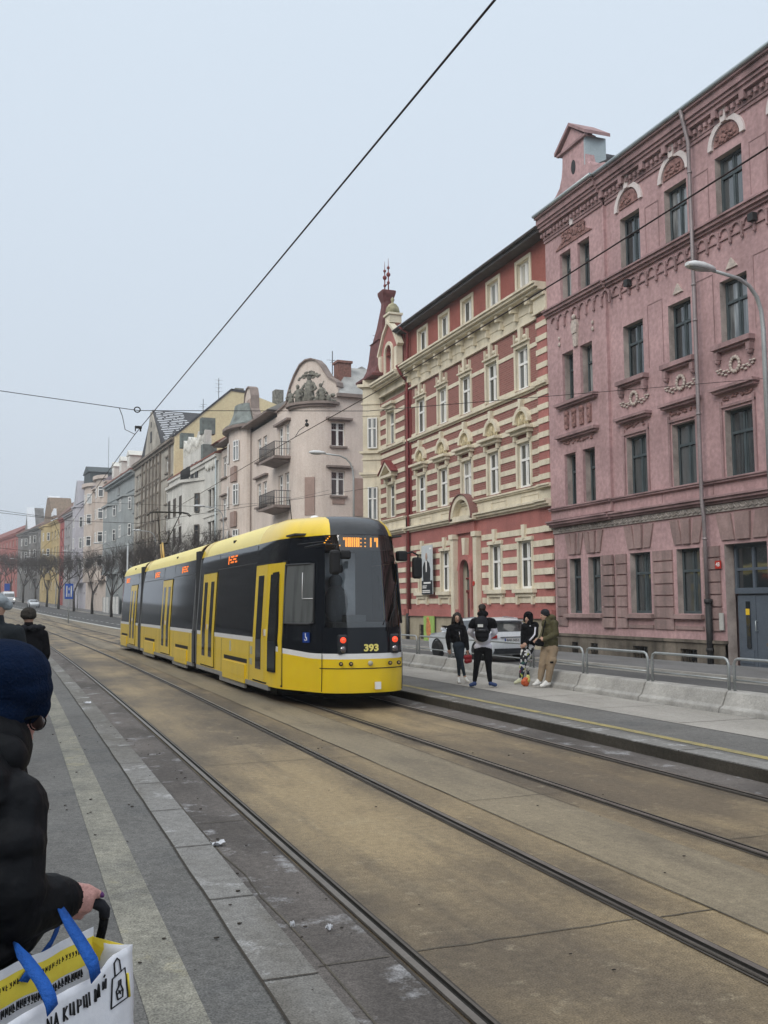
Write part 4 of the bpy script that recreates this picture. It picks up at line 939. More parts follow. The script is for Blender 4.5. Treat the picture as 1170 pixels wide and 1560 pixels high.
# ---------------------------------------------------------------- generic row houses further along
def row_house(X, Y, t, L, H, label, wallm, rows, ucols, wsize, frame=m_wf, roof=m_rroof, rise=3.5, bays=(), belts=(), eave=.5, bayw=None, depth=12, cw=2, glass=G_dark, pil=(), trim=None):
    r = froot('apartment_building', X, Y, t, label); trim = trim or wallm
    ops = [(u, u+wsize[0], z, z+wsize[1]) for z in rows for u in ucols if not any(a-.2 < u+wsize[0]/2 < c+.2 for a, c, *_ in bays)]
    b = MB(); wall(b, 0, L, 0, H, ops, deep=.22); solid(b, 0, L, 0, H, depth); b.build('wall', wallm, r)
    for o in ops: window(r, o, frame, glass, d=-.2, cols=cw, tr=.32, fw=.1)
    b = MB()
    for z, p, h in belts: b.box(0, L, -.02, p, z, z+h)
    b.box(-.0, L, -.05, eave, H-.25, H); b.box(0, L, -.05, eave*.55, H-.55, H-.25); 
    build_split(b, 'cornice', trim, r, .02)
    b = MB()
    if X > -10:
        for o in ops: b.box(o[0]-.12, o[1]+.12, -.01, .14, o[2]-.14, o[2]); b.box(o[0]-.14, o[1]+.14, -.01, .1, o[3], o[3]+.14)
        build_split(b, 'sill', trim, r, .02)
    b = MB()
    for u, wd in pil: b.box(u, u+wd, -.01, .18, 2.5, H-.5)
    if pil: build_split(b, 'pilaster', trim, r, .02)
    for (a, c, z0, z1, pr) in bays:
        b = MB(); k = (c-a)*.22; b.prism([(a,0),(a+k,pr),(c-k,pr),(c,0)], 2, z0, z1); b.prism([(a-.2,0),(a+k-.1,pr+.25),(c-k+.1,pr+.25),(c+.2,0)], 2, z1, z1+.25); b.prism([(a-.15,0),(a+k-.1,pr+.2),(c-k+.1,pr+.2),(c+.15,0)], 2, z0-.2, z0); bo = b.build('bay', wallm, r)
        for z in rows:
            if z0 < z+.2 and z+wsize[1] < z1+.1:
                b_w = min(wsize[0]*1.1, (c-a-2*k)*.8); um = (a+c)/2; window(bo, (um-b_w/2, um+b_w/2, z, z+wsize[1]), frame, glass, d=pr-.03, cols=2, tr=.32, fw=.1)
                an = math.atan2(pr, k); window(bo, (0, .6, z, z+wsize[1]), frame, glass, cols=1, tr=.32, fw=.08, rz=an, at=(a+k*.18, pr*.2+.03, z))
    if rise:
        b = MB(); b.prism([(eave+.05,H+.004),(eave+.05,H+.12),(-depth*.42,H+rise),(-depth+.2,H+.1),(-depth+.2,H+.004)], 0, 0, L); b.build('roof', roof, r)
    return r
# white Art Nouveau house
m_whs = mat('off_white_stucco', (.58,.57,.53), .9, .12, .8, streak=.45, streakcol=(.28,.27,.23), bump=.1)
m_darkw = mat('brown_frame', (.10,.085,.07), .7, .2)
m_cap = mat('grey_green_tin', (.13,.15,.14), .7, .3)
WH = row_house(15.1, 78.5, .055, 19.3, 13.9, 'off white ornate house with wavy parapet and bowed balcony, left of the salmon building', m_whs, (2.6,6.9,9.6), (1.15,2.45,17.2), (.95,1.65), m_darkw, m_redtile, 2.4, belts=((9.0,.08,.1),(5.6,.15,.15)), bays=((5.0,16.6,5.0,12.3,1.3),), eave=.3, trim=m_whs)
b = MB(); pp = [(4.6,13.9),(4.6,16.6)]+[(5.2+i*.65, 16.4+.35*(i % 2)+.25*math.sin(i*.9)) for i in range(12)]+[(13.2,17.0),(13.2,14.2),(15,13.7),(18.6,13.9)]
b.prism(pp, 1, -.5, .08); b.build('parapet', m_whs, WH)
b = MB()
for k in range(16): u = 5.1+k*.5; b.ell((u,.1,16.0+.25*math.sin(k)), (.24,.08,.42), n=7, m=5); b.box(u-.05,u+.05,.05,.14,15.3,15.9)
for k in range(6): b.ell((.8+k*.6,.12,13.2+.12*(k % 2)), (.3,.1,.4), n=8, m=5)
build_split(b, 'stucco_ornament', mat('white_ornament', (.62,.61,.56), .9, .2, 4), WH, .1)
b = MB(); 
for u in (4.3, 4.9, 13.1): b.box(u, u+.75, -.9, .3, (13.8 if u < 4.5 else 16.3), (15.3 if u < 4.5 else 17.7))
build_split(b, 'chimney', m_cap, WH, .02)
b = MB()
for u, z in ((7.3,12.5),(9.0,12.5),(11.0,12.5),(12.6,12.5)): b.box(u, u+1.0, .02, .1, z, z+1.75)
b.box(6.0,15.6,.1,.12,12.6,12.65); build_split(b, 'loggia_opening', m_iron, WH, .05)
b = MB()
for k in range(30): u = 5.4+k*.13; b.tube([(u,1.15,12.6),(u,1.15,13.5)], .02, 4)
b.tube([(5.4,1.15,13.5),(9.3,1.15,13.5)], .03, 4); b.build('railing', m_iron, WH)
b = MB(); b.tube([(.35,.15,0),(.35,.15,13.8)], .08, 6); b.build('drainpipe', m_zinc, WH)
b = MB(); b.prism([(9.3,8.7),(8.5,8.7),(8.9,9.4)], 1, 1.3, 1.33); b.build('triangle_relief', m_trimg, WH)
for z in (6.9,9.6):
    for u in (7.85, 12.75): window(WH, (u, u+.95, z, z+1.65), m_darkw, G_dark, d=1.27, cols=2, tr=.32, fw=.1)
b = MB(); b.box(7.6, 14.0, 1.28, 1.36, 5.9, 6.0); b.box(7.6, 14.0, 1.28, 1.34, 8.75, 8.82); b.build('string_course', m_whs, WH)
# tall beige house with steep stepped gable and blank yellow firewall
m_beige = mat('grimy_beige_stucco', (.36,.335,.29), .9, .28, .6, streak=.85, streakcol=(.11,.095,.08), bump=.2)
m_beige2 = mat('brown_stained_pilaster', (.20,.17,.14), .9, .35, 1, streak=.7, streakcol=(.07,.06,.05))
BR = row_house(14.5, 98, .065, 22.5, 18.2, 'tall grimy beige house with a steep pointed gable and snow streaked dark roof', m_beige, (2.8,6.2,9.0,11.9,15.1), (3.4,7.5,9.4,11.3,13.2,15.6,18.0,20.0), (1.15,1.6), m_wf, m_slate, 0, eave=.45, pil=((2.2,.3),(6.9,.35),(8.9,.35),(10.8,.35),(12.7,.35),(14.7,.35),(17,.3)), trim=m_beige2, belts=((14.5,.08,.12),(5.4,.15,.2)))
b = MB(); b.prism([(6.6,18.0),(15.4,18.0),(14.8,19.0),(12.2,22.9),(11.7,22.9),(7.4,19.0)], 1, -.6, .2); gbr = b.build('gable', m_beige, BR)
b = MB(); b.box(11.1, 11.9, .2, .24, 19.4, 20.6); b.box(11.4, 11.75, .2, .24, 21.1, 21.7); build_split(b, 'gable_slit', m_iron, gbr, .1)
m_snow = mat('snow_patch', (.66,.69,.73), .7, .05)
b = MB(); b.prism([(.45,18.25),(-4.1,21.9),(-12,18.2)], 0, 0, 6.9); b.prism([(.45,18.25),(-4.1,21.9),(-12,18.2)], 0, 15.2, 22.4); b.prism([(-.5,18.25),(-4.1,21.9),(-12,18.2)], 0, 6.9, 15.2); rbr = b.build('roof', m_slate, BR)
b = MB(); sl = Vector((0,-4.95,5.15)).normalized(); rr = random.Random(8)
def onroof(d_, s, dz=.035): return (5.2+6.75*s-.02, -d_, 18.2+4.95*s+dz)
xr_ = MB(); xr_.prism([(5.2,18.2),(11.95,23.15),(18.7,18.2)], 1, -9.5, .05); xr_.build('cross_roof', m_slate, BR)
for k in range(17):
    s_ = .10+k*.052; lim = 3.2 if s_ > .45 else (7.5 if s_ > .25 else 2.2); d_ = rr.uniform(.1,.4)
    while d_ < lim:
        l = rr.uniform(.4, 1.3) if s_ > .25 else rr.uniform(.2,.5); b.quad(onroof(d_,s_), onroof(d_+l,s_), onroof(d_+l,s_+.018), onroof(d_,s_+.018)); d_ += l+rr.uniform(.04,.3 if s_ > .45 else .8)
b.build('snow_streak', m_snow, rbr)
b = MB(); b.prism([(-2.1,20.3),(-3.0,21.05),(-3.0,21.15),(-2.1,20.4)], 0, 2.6, 3.6) ; b.build('skylight', m_zinc, rbr)
m_yelw = mat('yellow_firewall', (.64,.55,.34), .9, .07, .4, streak=.15, streakcol=(.4,.33,.2))
b = MB(); b.add([(-.06,.2,10),(-.06,-20,10),(-.06,-20,19.0),(-.06,-7.5,22.6),(-.06,.2,18.0)], [(0,1,2,3,4)]); b.add([(.1,.2,10),(.1,-20,10),(.1,-20,19.0),(.1,-7.5,22.6),(.1,.2,18.0)], [(0,1,2,3,4)])
b = MB(); b.prism([(.1,9),(-24,9),(-24,20.5),(-13,21.5),(-7.5,23.2),(-5.6,23.3),(.1,18.25)], 0, -.12, .3); b.build('yellow_firewall', m_yelw, BR)
b = MB(); 
for s, e_ in (((.1,18.25),(-5.6,23.3)),((-5.6,23.3),(-7.5,23.2))): b.prism([s, e_, (e_[0],e_[1]+.25), (s[0],s[1]+.25)], 0, -.2, .4)
b.build('firewall_coping', m_slate, BR)
b = MB()
for y_ in (-6.2,-7.6,-10.5): b.box(.4, 1.5, y_-.9, y_, 20, 24.0 if y_ < -7 else 23.8)
build_split(b, 'chimney', m_stone, BR, .05)
antenna(BR, 1.0, -4.6, 21.5, 3.3); antenna(BR, 1.0, -3.0, 20.5, 2.0, 2)
# grey house with red mansard
m_greyb = mat('blue_grey_stucco', (.285,.31,.315), .9, .12, .8, streak=.5, streakcol=(.16,.17,.17))
GR = row_house(13.2, 121, .08, 20, 17.6, 'blue grey house with shallow bays and a red tiled mansard roof', m_greyb, (2.8,6.4,9.7,12.95,15.75), (1.4,4.3,7.6,10.6,14.2,17.2), (1.3,1.5), m_wf, m_redtile, 3.2, belts=((12.4,.15,.2),(9.2,.1,.15),(15.3,.1,.12)), bays=((.8,9.0,5.6,14.6,.9),(11.5,19.4,5.6,14.4,.9)), eave=.7)
for u in (3.5, 9, 14.5):
    b = MB(); b.box(u, u+1.6, -2.4, .1, 18.3, 19.9); b.prism([(u-.2,19.9),(u+1.8,19.9),(u+.8,20.6)], 1, -2.6, .2); d_ = b.build('dormer', m_whs, GR); window(d_, (u+.3, u+1.3, 18.6, 19.7), m_wf, G_dark, d=.06, cols=2, tr=0, fw=.1)
antenna(GR, 13, -5, 20, 2.6)
# cream house with rounded bays
m_cr2 = mat('pale_cream_pink', (.52,.45,.40), .9, .1, .8, streak=.35, streakcol=(.3,.26,.23))
CR = row_house(11.8, 141, .09, 18.5, 18.4, 'pale cream house with two rounded bay towers and a lilac mansard', m_cr2, (2.8,6.5,9.8,13.1,16.2), (8.6,), (1.2,1.5), m_wf, mat('lilac_grey_slate', (.25,.235,.27), .8, .2), 4.2, eave=.5)
for a in (1.5, 11.5):
    b = MB(); b.prism([(a+2.6+2.6*math.cos(PI*i/10), 1.1*math.sin(PI*i/10)) for i in range(11)], 2, 4.5, 18.8); b.prism([(a+2.6+3.0*math.cos(PI*i/10), 1.5*math.sin(PI*i/10)) for i in range(11)], 2, 18.8, 19.3); bo = b.build('rounded_bay', m_cr2, CR)
    for z in (6.5,9.8,13.1,16.2):
        window(bo, (a+2.0, a+3.2, z, z+1.5), m_wf, G_dark, d=1.05, cols=2, tr=.3, fw=.1); window(bo, (0,.8,z,z+1.5), m_wf, G_dark, cols=1, tr=.3, fw=.1, rz=1.0, at=(a+.22,.42,z))
# lilac house with dark tower
m_lil = mat('pale_lilac_stucco', (.43,.42,.46), .9, .08, .8, streak=.3, streakcol=(.26,.25,.27))
m_dkr = mat('dark_green_slate', (.055,.068,.072), .75, .25)
LI = row_house(10.7, 159, .1, 16.5, 17.2, 'pale lilac house with a dark slate tower roof', m_lil, (2.8,6.4,9.8,13.2), (1.4,4.4,11.6,14), (1.2,1.7), m_wf, m_dkr, 3.6, bays=((5.8,11,4.5,16.5,1.3),), eave=.5, belts=((5.6,.2,.25),))
b = MB(); b.prism([(4.5,17.2),(12,17.2),(11,22.2),(8.3,22.4),(5.5,22.2)], 1, -7, -.6); b.prism([(5.2,22.2),(11.3,22.2),(8.3,23.4)], 1, -7.2, -.4); tw_ = b.build('tower_roof', m_dkr, LI)
b = MB(); b.prism([(9.0,17.2),(14.0,17.2),(11.5,21.4)], 1, -3, .4); b.build('gable', m_lil, LI)
antenna(LI, 8.3, -4, 23, 5.5, 0)
b = MB(); b.prism([(13.9,17.3),(14.6,17.3),(12.2,21.0),(11.6,21.4)], 1, -3, .5); b.prism([(-.2,20.2),(-1.6,21.8),(-1.7,21.8),(-.3,20.2)], 0, 9.5, 11); build_split(b, 'snow_patch', m_snow, LI, .01)
# narrow grey, then red and yellow, dark, red beyond
GS = row_house(9.6, 175.5, .11, 14, 16.6, 'narrow light grey house between the lilac house and the red one', mat('light_grey_stucco', (.32,.31,.32), .9, .15, .8, streak=.5), (2.8,6.2,9.4,12.6), (1.5,4.5,8,11), (1.2,1.6), m_wf, m_dkr, 2.6)
RE = row_house(8.5, 189.5, .12, 7.5, 16.2, 'narrow deep red house front next to the yellow house', mat('deep_red_stucco', (.33,.09,.085), .9, .12), (2.8,6.2,9.4,12.6), (1.4,4.4), (1.2,1.6), m_wf, mat('brown_tile_roof', (.16,.10,.08), .85, .3), 4.5)
YE = row_house(7.6, 197, .13, 22.5, 16.2, 'ochre yellow house with a tall brown gable and snow patches', mat('ochre_stucco', (.46,.36,.18), .9, .15, .8, streak=.4), (2.8,6.2,9.4,12.6), (1.4,4.6,8,11.5,15,18.5), (1.2,1.6), m_wf, M['brown_tile_roof'], 4.8, bays=((9.5,13.6,5,15.5,1.2),))
b = MB(); b.prism([(8,16.2),(18,16.2),(17,18.5),(14.6,21.5),(12,21.5),(9,18.5)], 1, -4, .2); b.build('gable', mat('brown_gable', (.2,.15,.11), .9, .3), YE)
b = MB(); b.prism([(12.5,21.5),(14.5,21.5),(14.2,22.0),(12.8,21.9)], 1, -2, .3); b.prism([(4.0,17.2),(7.4,17.2),(7.0,17.9),(4.5,18.6)], 1, .0, .5); b.box(0,7,-.2,.6,16.22,16.4); build_split(b, 'snow_patch', m_snow, YE, .01)
DK = row_house(4.7, 219.5, .15, 30, 15.8, 'dark grey house with a pointed gable beyond the yellow house', mat('dark_grey_stucco', (.17,.165,.16), .9, .25, .8, streak=.4), (2.8,6.2,9.4,12.4), tuple(1.5+3.3*i for i in range(8)), (1.2,1.6), m_wf, M['brown_tile_roof'], 3.4, bays=((4,8,5,14.5,1.2),(15,19,5,14.5,1.2)))
b = MB(); b.prism([(12.5,15.8),(17.5,15.8),(15,21)], 1, -3, .5); b.build('gable', M['dark_grey_stucco'], DK)
b = MB(); b.prism([(12.3,16.0),(12.9,16.0),(15,20.7),(15,21.1)], 1, -1, .7); b.build('snow_patch', m_snow, DK)
RD = row_house(.2, 249.5, .17, 60, 15.2, 'long brick red house at the far left end of the street', mat('brick_red_stucco', (.31,.105,.09), .9, .12, .8), (2.8,6.2,9.4,12.2), tuple(1.5+4.5*i for i in range(13)), (1.3,1.6), m_wf, mat('dull_red_roof', (.2,.08,.07), .85, .2), 3.5)
b = MB(); b.box(1.0, 4.0, -5, -3.6, 16, 20.4); b.build('chimney', M['chimney_brick'], RD)

# ================================================================ TRAM
m_ty = mat('tram_yellow', (.86,.60,.014), .3, .05, .5, spec=.5, coat=.35, fine=.04, streak=.22, streakcol=(.45,.32,.07))
m_tyl = mat('tram_roof_yellow', (.88,.74,.24), .4, .05, .6, spec=.5, fine=.03)
m_tb = mat('tram_black_gloss', (.008,.010,.014), .07, 0, spec=.32)
m_tw = mat('tram_white', (.78,.78,.78), .3, .03, spec=.5)
m_tg = mat('tram_grey_skirt', (.26,.26,.255), .5, .15, 2)
m_cap = mat('tram_cap_grey', (.022,.025,.03), .25, .05, 1, spec=.4)
m_under = mat('underframe_black', (.012,.012,.012), .8, .2)
m_rub = mat('black_rubber', (.015,.015,.016), .6, 0)
XC = 5.55; TO = (XC, 15.62, 0)
T = empty('tram', TO, 0, 'yellow and black articulated tram number 393 with pantograph, running on the right hand track', 'tram')
NOSE = [(0,15.6),(.3,15.63),(.52,15.72),(.68,15.86),(.80,16.1),(.91,16.4),(1.01,16.66),(1.11,16.93),(1.17,17.22),(1.2,17.6)]
def hwy(y):
    for (a, f), (c, g_) in zip(NOSE[:-1], NOSE[1:]):
        if f <= y <= g_: return a+(c-a)*(y-f)/(g_-f)
    return 1.2
def hws(z):      # width scale against height
    for (a, f), (c, g_) in zip([(0,.985),(.3,1.0),(1.1,.995),(2.5,.93),(2.9,.90),(3.1,.85),(3.25,.76),(3.33,.66),(3.38,.5)][:-1], [(.3,1.0),(1.1,.995),(2.5,.93),(2.9,.90),(3.1,.85),(3.25,.76),(3.33,.66),(3.38,.5),(9,.5)]):
        if a <= z <= c: return f+(g_-f)*(z-a)/(c-a)
def dyz(z):
    tb = [(0,.12),(.32,.02),(.6,0),(1.0,0),(1.35,.03),(2.0,.10),(2.6,.17),(2.95,.24),(3.1,.34),(3.22,.55),(3.31,.95),(3.36,1.7)]
    for (a, f), (c, g_) in zip(tb[:-1], tb[1:]):
        if a <= z <= c: return f+(g_-f)*(z-a)/(c-a)
    return tb[-1][1]
def stz(y):      # stripe drop toward the nose
    t_ = min(1, max(0, (y-16.2)/(18.7-16.2))); return .93+.2*t_
def npt(dx, y, z, off=0.):
    s = 1 if dx >= 0 else -1; a = abs(dx)*hws(z)
    k = min(1, max(0, (18.2-y)/2.2)); yy = y+dyz(z)*k*1.0
    return (XC+s*(a+off*min(1, abs(dx)/.9)), yy-off*max(0, 1-abs(dx)/.9), z)
def twarp(b): b.v = [(p[0]+sx(p[1]), p[1], p[2]) for p in b.v]; return b
def tb_build(b, name, mats, par=None, **k): 
    o = twarp(b).build(name, mats, par or T, origin=TO, **k); return o
def tb_split(b, name, mats, par=None, gap=.3): return build_split(twarp(b), name, mats, par or T, gap, TO)
# front car shell
left = [(-dx, y) for dx, y in NOSE]; right = [(dx, y) for dx, y in NOSE[1:]]
def dens(pl):
    o = []
    for p, q in zip(pl[:-1], pl[1:]): o += [p, ((p[0]+q[0])/2, (p[1]+q[1])/2)]
    return o+[pl[-1]]
ringp = [(-1.2,25.0),(-1.2,22),(-1.2,18.9)]+dens(left[::-1]+right)+[(1.2,18.9),(1.2,22),(1.2,25.0)]
def zlev(y): s_ = stz(y); return [.28,.5,.72,s_-.09,s_,1.36,1.7,2.3,2.72,2.93,3.02,3.12,3.22,3.29,3.34]
mats_t = [m_ty, m_tw, m_tb, m_cap, m_tyl]
b = MB(); NZ = len(zlev(20)); NR = len(ringp); vs = []
for k in range(NZ):
    for dx, y in ringp: vs.append(npt(dx, y, zlev(y)[k]))
for k in range(NZ-1):
    for i in range(NR-1):
        mx = (abs(ringp[i][0])+abs(ringp[i+1][0]))/2; my = (ringp[i][1]+ringp[i+1][1])/2
        z0 = zlev(my)[k]; z1 = zlev(my)[k+1]; zm = (z0+z1)/2; sg = ringp[i][0]+ringp[i+1][0]
        if mx < .66 and 1.37 < zm < 2.92: continue        # windscreen opening
        if .70 < mx < 1.06 and my < 17.2 and 1.4 < zm < 2.5 and k in (6,): pass
        mi = 0 if k < 3 else 1 if k == 3 else 2 if k < 9 else 0
        if k >= 9:
            mi = 3 if (mx < .60 and my < 17) else (0 if my < 20 else 4)
        b.add([vs[k*NR+i], vs[k*NR+i+1], vs[(k+1)*NR+i+1], vs[(k+1)*NR+i]], [(0,1,2,3)], mi, True)
# roof closing
top = vs[(NZ-1)*NR:]
for i in range(NR//2):
    j = NR-1-i
    if j-i > 1: b.add([top[i], top[i+1], top[j-1], top[j]], [(0,1,2,3)], 3 if top[i][1] < 18 and abs(ringp[i][0]) < .7 else 4, True)
body = tb_build(b, 'body', mats_t)
# wind screen glass, interior, wipers
mt = bpy.data.materials.new('windscreen_glass'); mt.use_nodes = True; n_ = mt.node_tree; n_.nodes.clear()
o_ = n_.nodes.new('ShaderNodeOutputMaterial'); mx_ = n_.nodes.new('ShaderNodeMixShader'); tr_n = n_.nodes.new('ShaderNodeBsdfTransparent'); gl_n = n_.nodes.new('ShaderNodeBsdfGlossy')
tr_n.inputs[0].default_value = (.80,.83,.84,1); gl_n.inputs['Roughness'].default_value = .03; fr_ = n_.nodes.new('ShaderNodeFresnel'); fr_.inputs[0].default_value = 2.1
n_.links.new(fr_.outputs[0], mx_.inputs[0]); n_.links.new(tr_n.outputs[0], mx_.inputs[1]); n_.links.new(gl_n.outputs[0], mx_.inputs[2]); n_.links.new(mx_.outputs[0], o_.inputs[0])
m_ws = mt
wr = [p for p in ringp if abs(p[0]) <= .70]; b = MB(); zl = [1.36,1.7,2.0,2.3,2.6,2.93]; vs = [npt(dx, y, z, -.012) for z in zl for dx, y in wr]; n = len(wr)
for k in range(len(zl)-1):
    for i in range(n-1): b.add([vs[k*n+i],vs[k*n+i+1],vs[(k+1)*n+i+1],vs[(k+1)*n+i]], [(0,1,2,3)], 0, True)
tb_build(b, 'windscreen', m_ws)
m_int = mat('cab_partition_reflection', (.62,.66,.70), .5, .05, 1, spec=.4); m_intd = mat('cab_dark', (.06,.06,.062), .7, .1)
b = MB(); b.box(XC-.85, XC+.75, 17.5, 17.55, 1.0, 3.0); b.box(XC-.7, XC+.7, 16.0, 17.5, 1.0, 1.05); b.box(XC-1.0, XC+1.0, 16.6, 17.5, 2.96, 2.99)
tb_build(b, 'cab_interior', m_intd)
b = MB(); b.box(XC-.62, XC+.16, 16.75, 16.79, 1.4, 2.66); tb_build(b, 'cab_partition_reflection', m_int)  # pale partition colour carries the bright reflection of the windscreen's left half
b = MB(); b.prism([(XC-.5,16.0),(XC+.5,16.0),(XC+.6,16.6),(XC-.6,16.6)], 2, 1.3, 1.44); b.box(XC-.15, XC+.2, 16.3, 16.6, 1.44, 1.56); tb_build(b, 'dashboard', mat('dash_grey', (.16,.17,.175), .6, .05))
b = MB(); b.ell((XC-.25,16.6,1.75), (.22,.08,.36), n=12, m=8); b.ell((XC-.25,16.62,2.15), (.13,.07,.14), n=10, m=6); tb_build(b, 'driver_seat', mat('seat_grey', (.20,.215,.235), .7, .05))
b = MB(); b.box(XC-.60, XC+.60, 16.10, 16.14, 2.68, 2.95); disp = tb_build(b, 'destination_display', mat('display_housing', (.05,.048,.045), .6, 0))
m_led = mat('led_amber', (1.0,.42,.03), .5, 0, emit=1.3)
b = MB(); zD0, zD1 = 2.745, 2.885
def dot(x, z, s=.010): b.box(x-s, x+s, 16.065, 16.085, z-s, z+s)
def bar(x, a=0, c=1):
    for k in range(7):
        if a <= k/6 <= c: dot(x, zD0+(zD1-zD0)*k/6, .011)
fx = lambda t_: XC-.0+(490+t_*160/1170-560.5)*.0118
for t_ in (370,395,416,440,465,490,512): bar(fx(t_))
for t_ in (345,): bar(fx(t_), .75, 1)
for t_ in (538,585): [dot(fx(t_), zD0+(zD1-zD0)*q) for q in (0,.45,.95)]
bar(fx(650)); bar(fx(722)); bar(fx(698), .55, 1); dot(fx(300), zD0+.01)
for i, t_ in enumerate((185,165,148,130)): dot(fx(t_), zD1+.02-.035*i)
for i, t_ in enumerate((150,175,205)): dot(fx(t_), zD0+.02+.005*i)
tb_build(b, 'led_text', m_led, disp)
b = MB(); b.tube([npt(.42,15.66,1.36,.03), npt(.5,15.7,1.6,.03), npt(.60,15.78,1.95,.03)], .012, 5); b.tube([npt(.33,15.65,1.30,.03), npt(.55,15.72,1.75,.035)], .01, 5); b.tube([npt(.28,15.65,1.4,.025), npt(.66,15.85,2.1,.03)], .01, 4); build_split(twarp(b), 'wiper', m_rub, None, .05)
for o in [o for o in C.objects if o.name.startswith('wiper') and o.parent is None]:
    o.parent = T; o.location = (-TO[0], -TO[1], -TO[2])
# pillars and cab side window
for sg in (-1, 1):
    seg = [(sg*dx, y) for dx, y in dens(NOSE) if .79 <= dx <= 1.12]; b = MB(); zl = [1.42,1.7,2.0,2.3,2.45]; vs = [npt(dx, y, z+(.06 if (i == 0 and z < 1.5) else 0), .012) for z in zl for i, (dx, y) in enumerate(seg)]; n = len(seg)
    for k in range(len(zl)-1):
        for i in range(n-1): b.add([vs[k*n+i],vs[k*n+i+1],vs[(k+1)*n+i+1],vs[(k+1)*n+i]], [(0,1,2,3)], 0, True)
    cwn = tb_build(b, 'cab_window', glassmat('cab_glass', (.02,.022,.025), (.13,.14,.14), .9))
    b = MB(); b.tube([npt(seg[0][0], seg[0][1], 1.42, .02), npt(seg[0][0], seg[0][1], 2.45, .02)], .012, 5)
    fr = [npt(*seg[0], 1.44, .018)]+[npt(*seg[i], 1.42, .018) for i in range(1, n)]+[npt(*seg[-1], 2.45, .018)]+[npt(*seg[i], 2.45, .018) for i in range(n-1, -1, -1)]
    tb_build(MB().tube(fr+[fr[0]], .016, 5), 'window_seal', mat('seal_grey', (.05,.052,.055), .4, 0), cwn)
    if sg < 0:
        b = MB(); q = seg[2]; b.tube([npt(*q, 1.85, .03), npt(*q, 2.3, .03)], .008, 4); b.tube([npt(*q, 1.85, .03), npt(*seg[0], 1.85, .03)], .008, 4); tb_build(b, 'window_handle', m_tw, cwn)
# lamps
m_red = mat('tail_light_red', (1.0,.08,.03), .4, 0, emit=.8); m_redc = mat('tail_light_core', (.5,.10,.05), .4, 0, emit=.8)
m_lens = mat('dark_lens', (.12,.10,.11), .15, 0, spec=.7); m_chr = mat('chrome', (.4,.4,.42), .2, 0, metal=.9)
def disc(x, y, z, r, th_, off=.0): return MB().lathe([(r,0),(r,.0+th_),(0.001,th_)], (0,0,0), 14).xf(Matrix.Translation((x, y-off, z)) @ Matrix.Rotation(PI/2, 4, 'X'))
for s in (-1, 1):
    xx = XC+.03+s*.46; yy = 15.70
    b = MB(); b.box(xx-.085, xx+.085, yy-.035, yy+.1, .92, 1.25); hl = tb_build(b, 'lamp_housing', m_cap, bevel=.03)
    tb_build(disc(xx, yy-.03, 1.155, .05, .02), 'tail_light', m_red, hl); tb_build(disc(xx, yy-.045, 1.155, .026, .02), 'light_core', m_redc, hl)
    tb_build(disc(xx, yy-.03, 1.0, .052, .02), 'headlight', m_chr, hl); tb_build(disc(xx, yy-.045, 1.0, .04, .02), 'lens', m_lens, hl)
    for k, dx in enumerate((.33, .50)):
        x2 = XC+.0+s*dx*(1.0 if s > 0 else .95)+(.05 if s > 0 else 0); y2 = 15.615+(.04 if k else .0); fl = tb_build(disc(x2, y2, .765, .035, .02), 'fog_light', m_rub); tb_build(disc(x2, y2-.012, .765, .018, .02), 'lens', mat('lens_amber', (.35,.25,.12), .3, 0), fl)
b = disc(XC+.02, 15.59, .77, .042, .015); tb_build(b, 'emblem_ring', mat('emblem_grey', (.5,.47,.35), .4, 0))
# bumper seams
m_seam = mat('panel_seam', (.02,.018,.015), .8, 0)
b = MB(); rg = [p for p in ringp if abs(p[0]) <= .75]; b.tube([npt(dx, y, .685, .002) for dx, y in rg], .008, 4)
for s in (-1, 1): b.tube([npt(s*.72, 15.92, z, .002) for z in (.3,.5,.7,.84,.93)], .006, 4)
tb_build(b, 'bumper_seam', m_seam)
# fleet number
m_num = mat('number_yellow', (.85,.75,.22), .5, 0)
text_obj('fleet_number', '393', .155, m_num, T, Matrix.Translation((.03, -.03, 1.02)) @ Matrix.Rotation(PI/2, 4, 'X') @ Matrix.Scale(1.15, 4, (1,0,0)), .004, .006)
# side letters and accessibility sign
p1 = npt(-1.03, 16.8, 2.68, .02); rotn = Matrix.Rotation(-math.radians(68), 4, 'Z')
text_obj('side_number', 'V3', .14, m_tw, T, Matrix.Translation((p1[0]-TO[0]-.01, p1[1]-TO[1], 2.68)) @ rotn @ Matrix.Rotation(PI/2, 4, 'X'), .003, .004)
p1 = npt(-.86, 16.3, 1.2, .02); 
b = MB(); b.box(-.085, .085, -.012, .012, -.085, .085); b.xf(Matrix.Translation((p1[0]-.01, p1[1]-.01, 1.19)) @ Matrix.Rotation(-math.radians(70), 4, 'Z')); ps = tb_build(b, 'accessibility_sign', mat('sign_blue', (.01,.05,.28), .4, 0))
b = MB(); b.arch(0, -.02, .025, .037, -.02, -.013, a0=-PI*.9, a1=PI*.45, n=10); b.tube([(0,-.016,.055),(0,-.016,.0),(.03,-.016,-.0),(.045,-.016,-.05)], .008, 4); b.ell((0,-.016,.062), (.013,.008,.013), n=6, m=4); b.xf(Matrix.Translation((p1[0]-.01, p1[1]-.01, 1.19)) @ Matrix.Rotation(-math.radians(70), 4, 'Z')); tb_build(b, 'wheelchair_symbol', m_tw, ps)
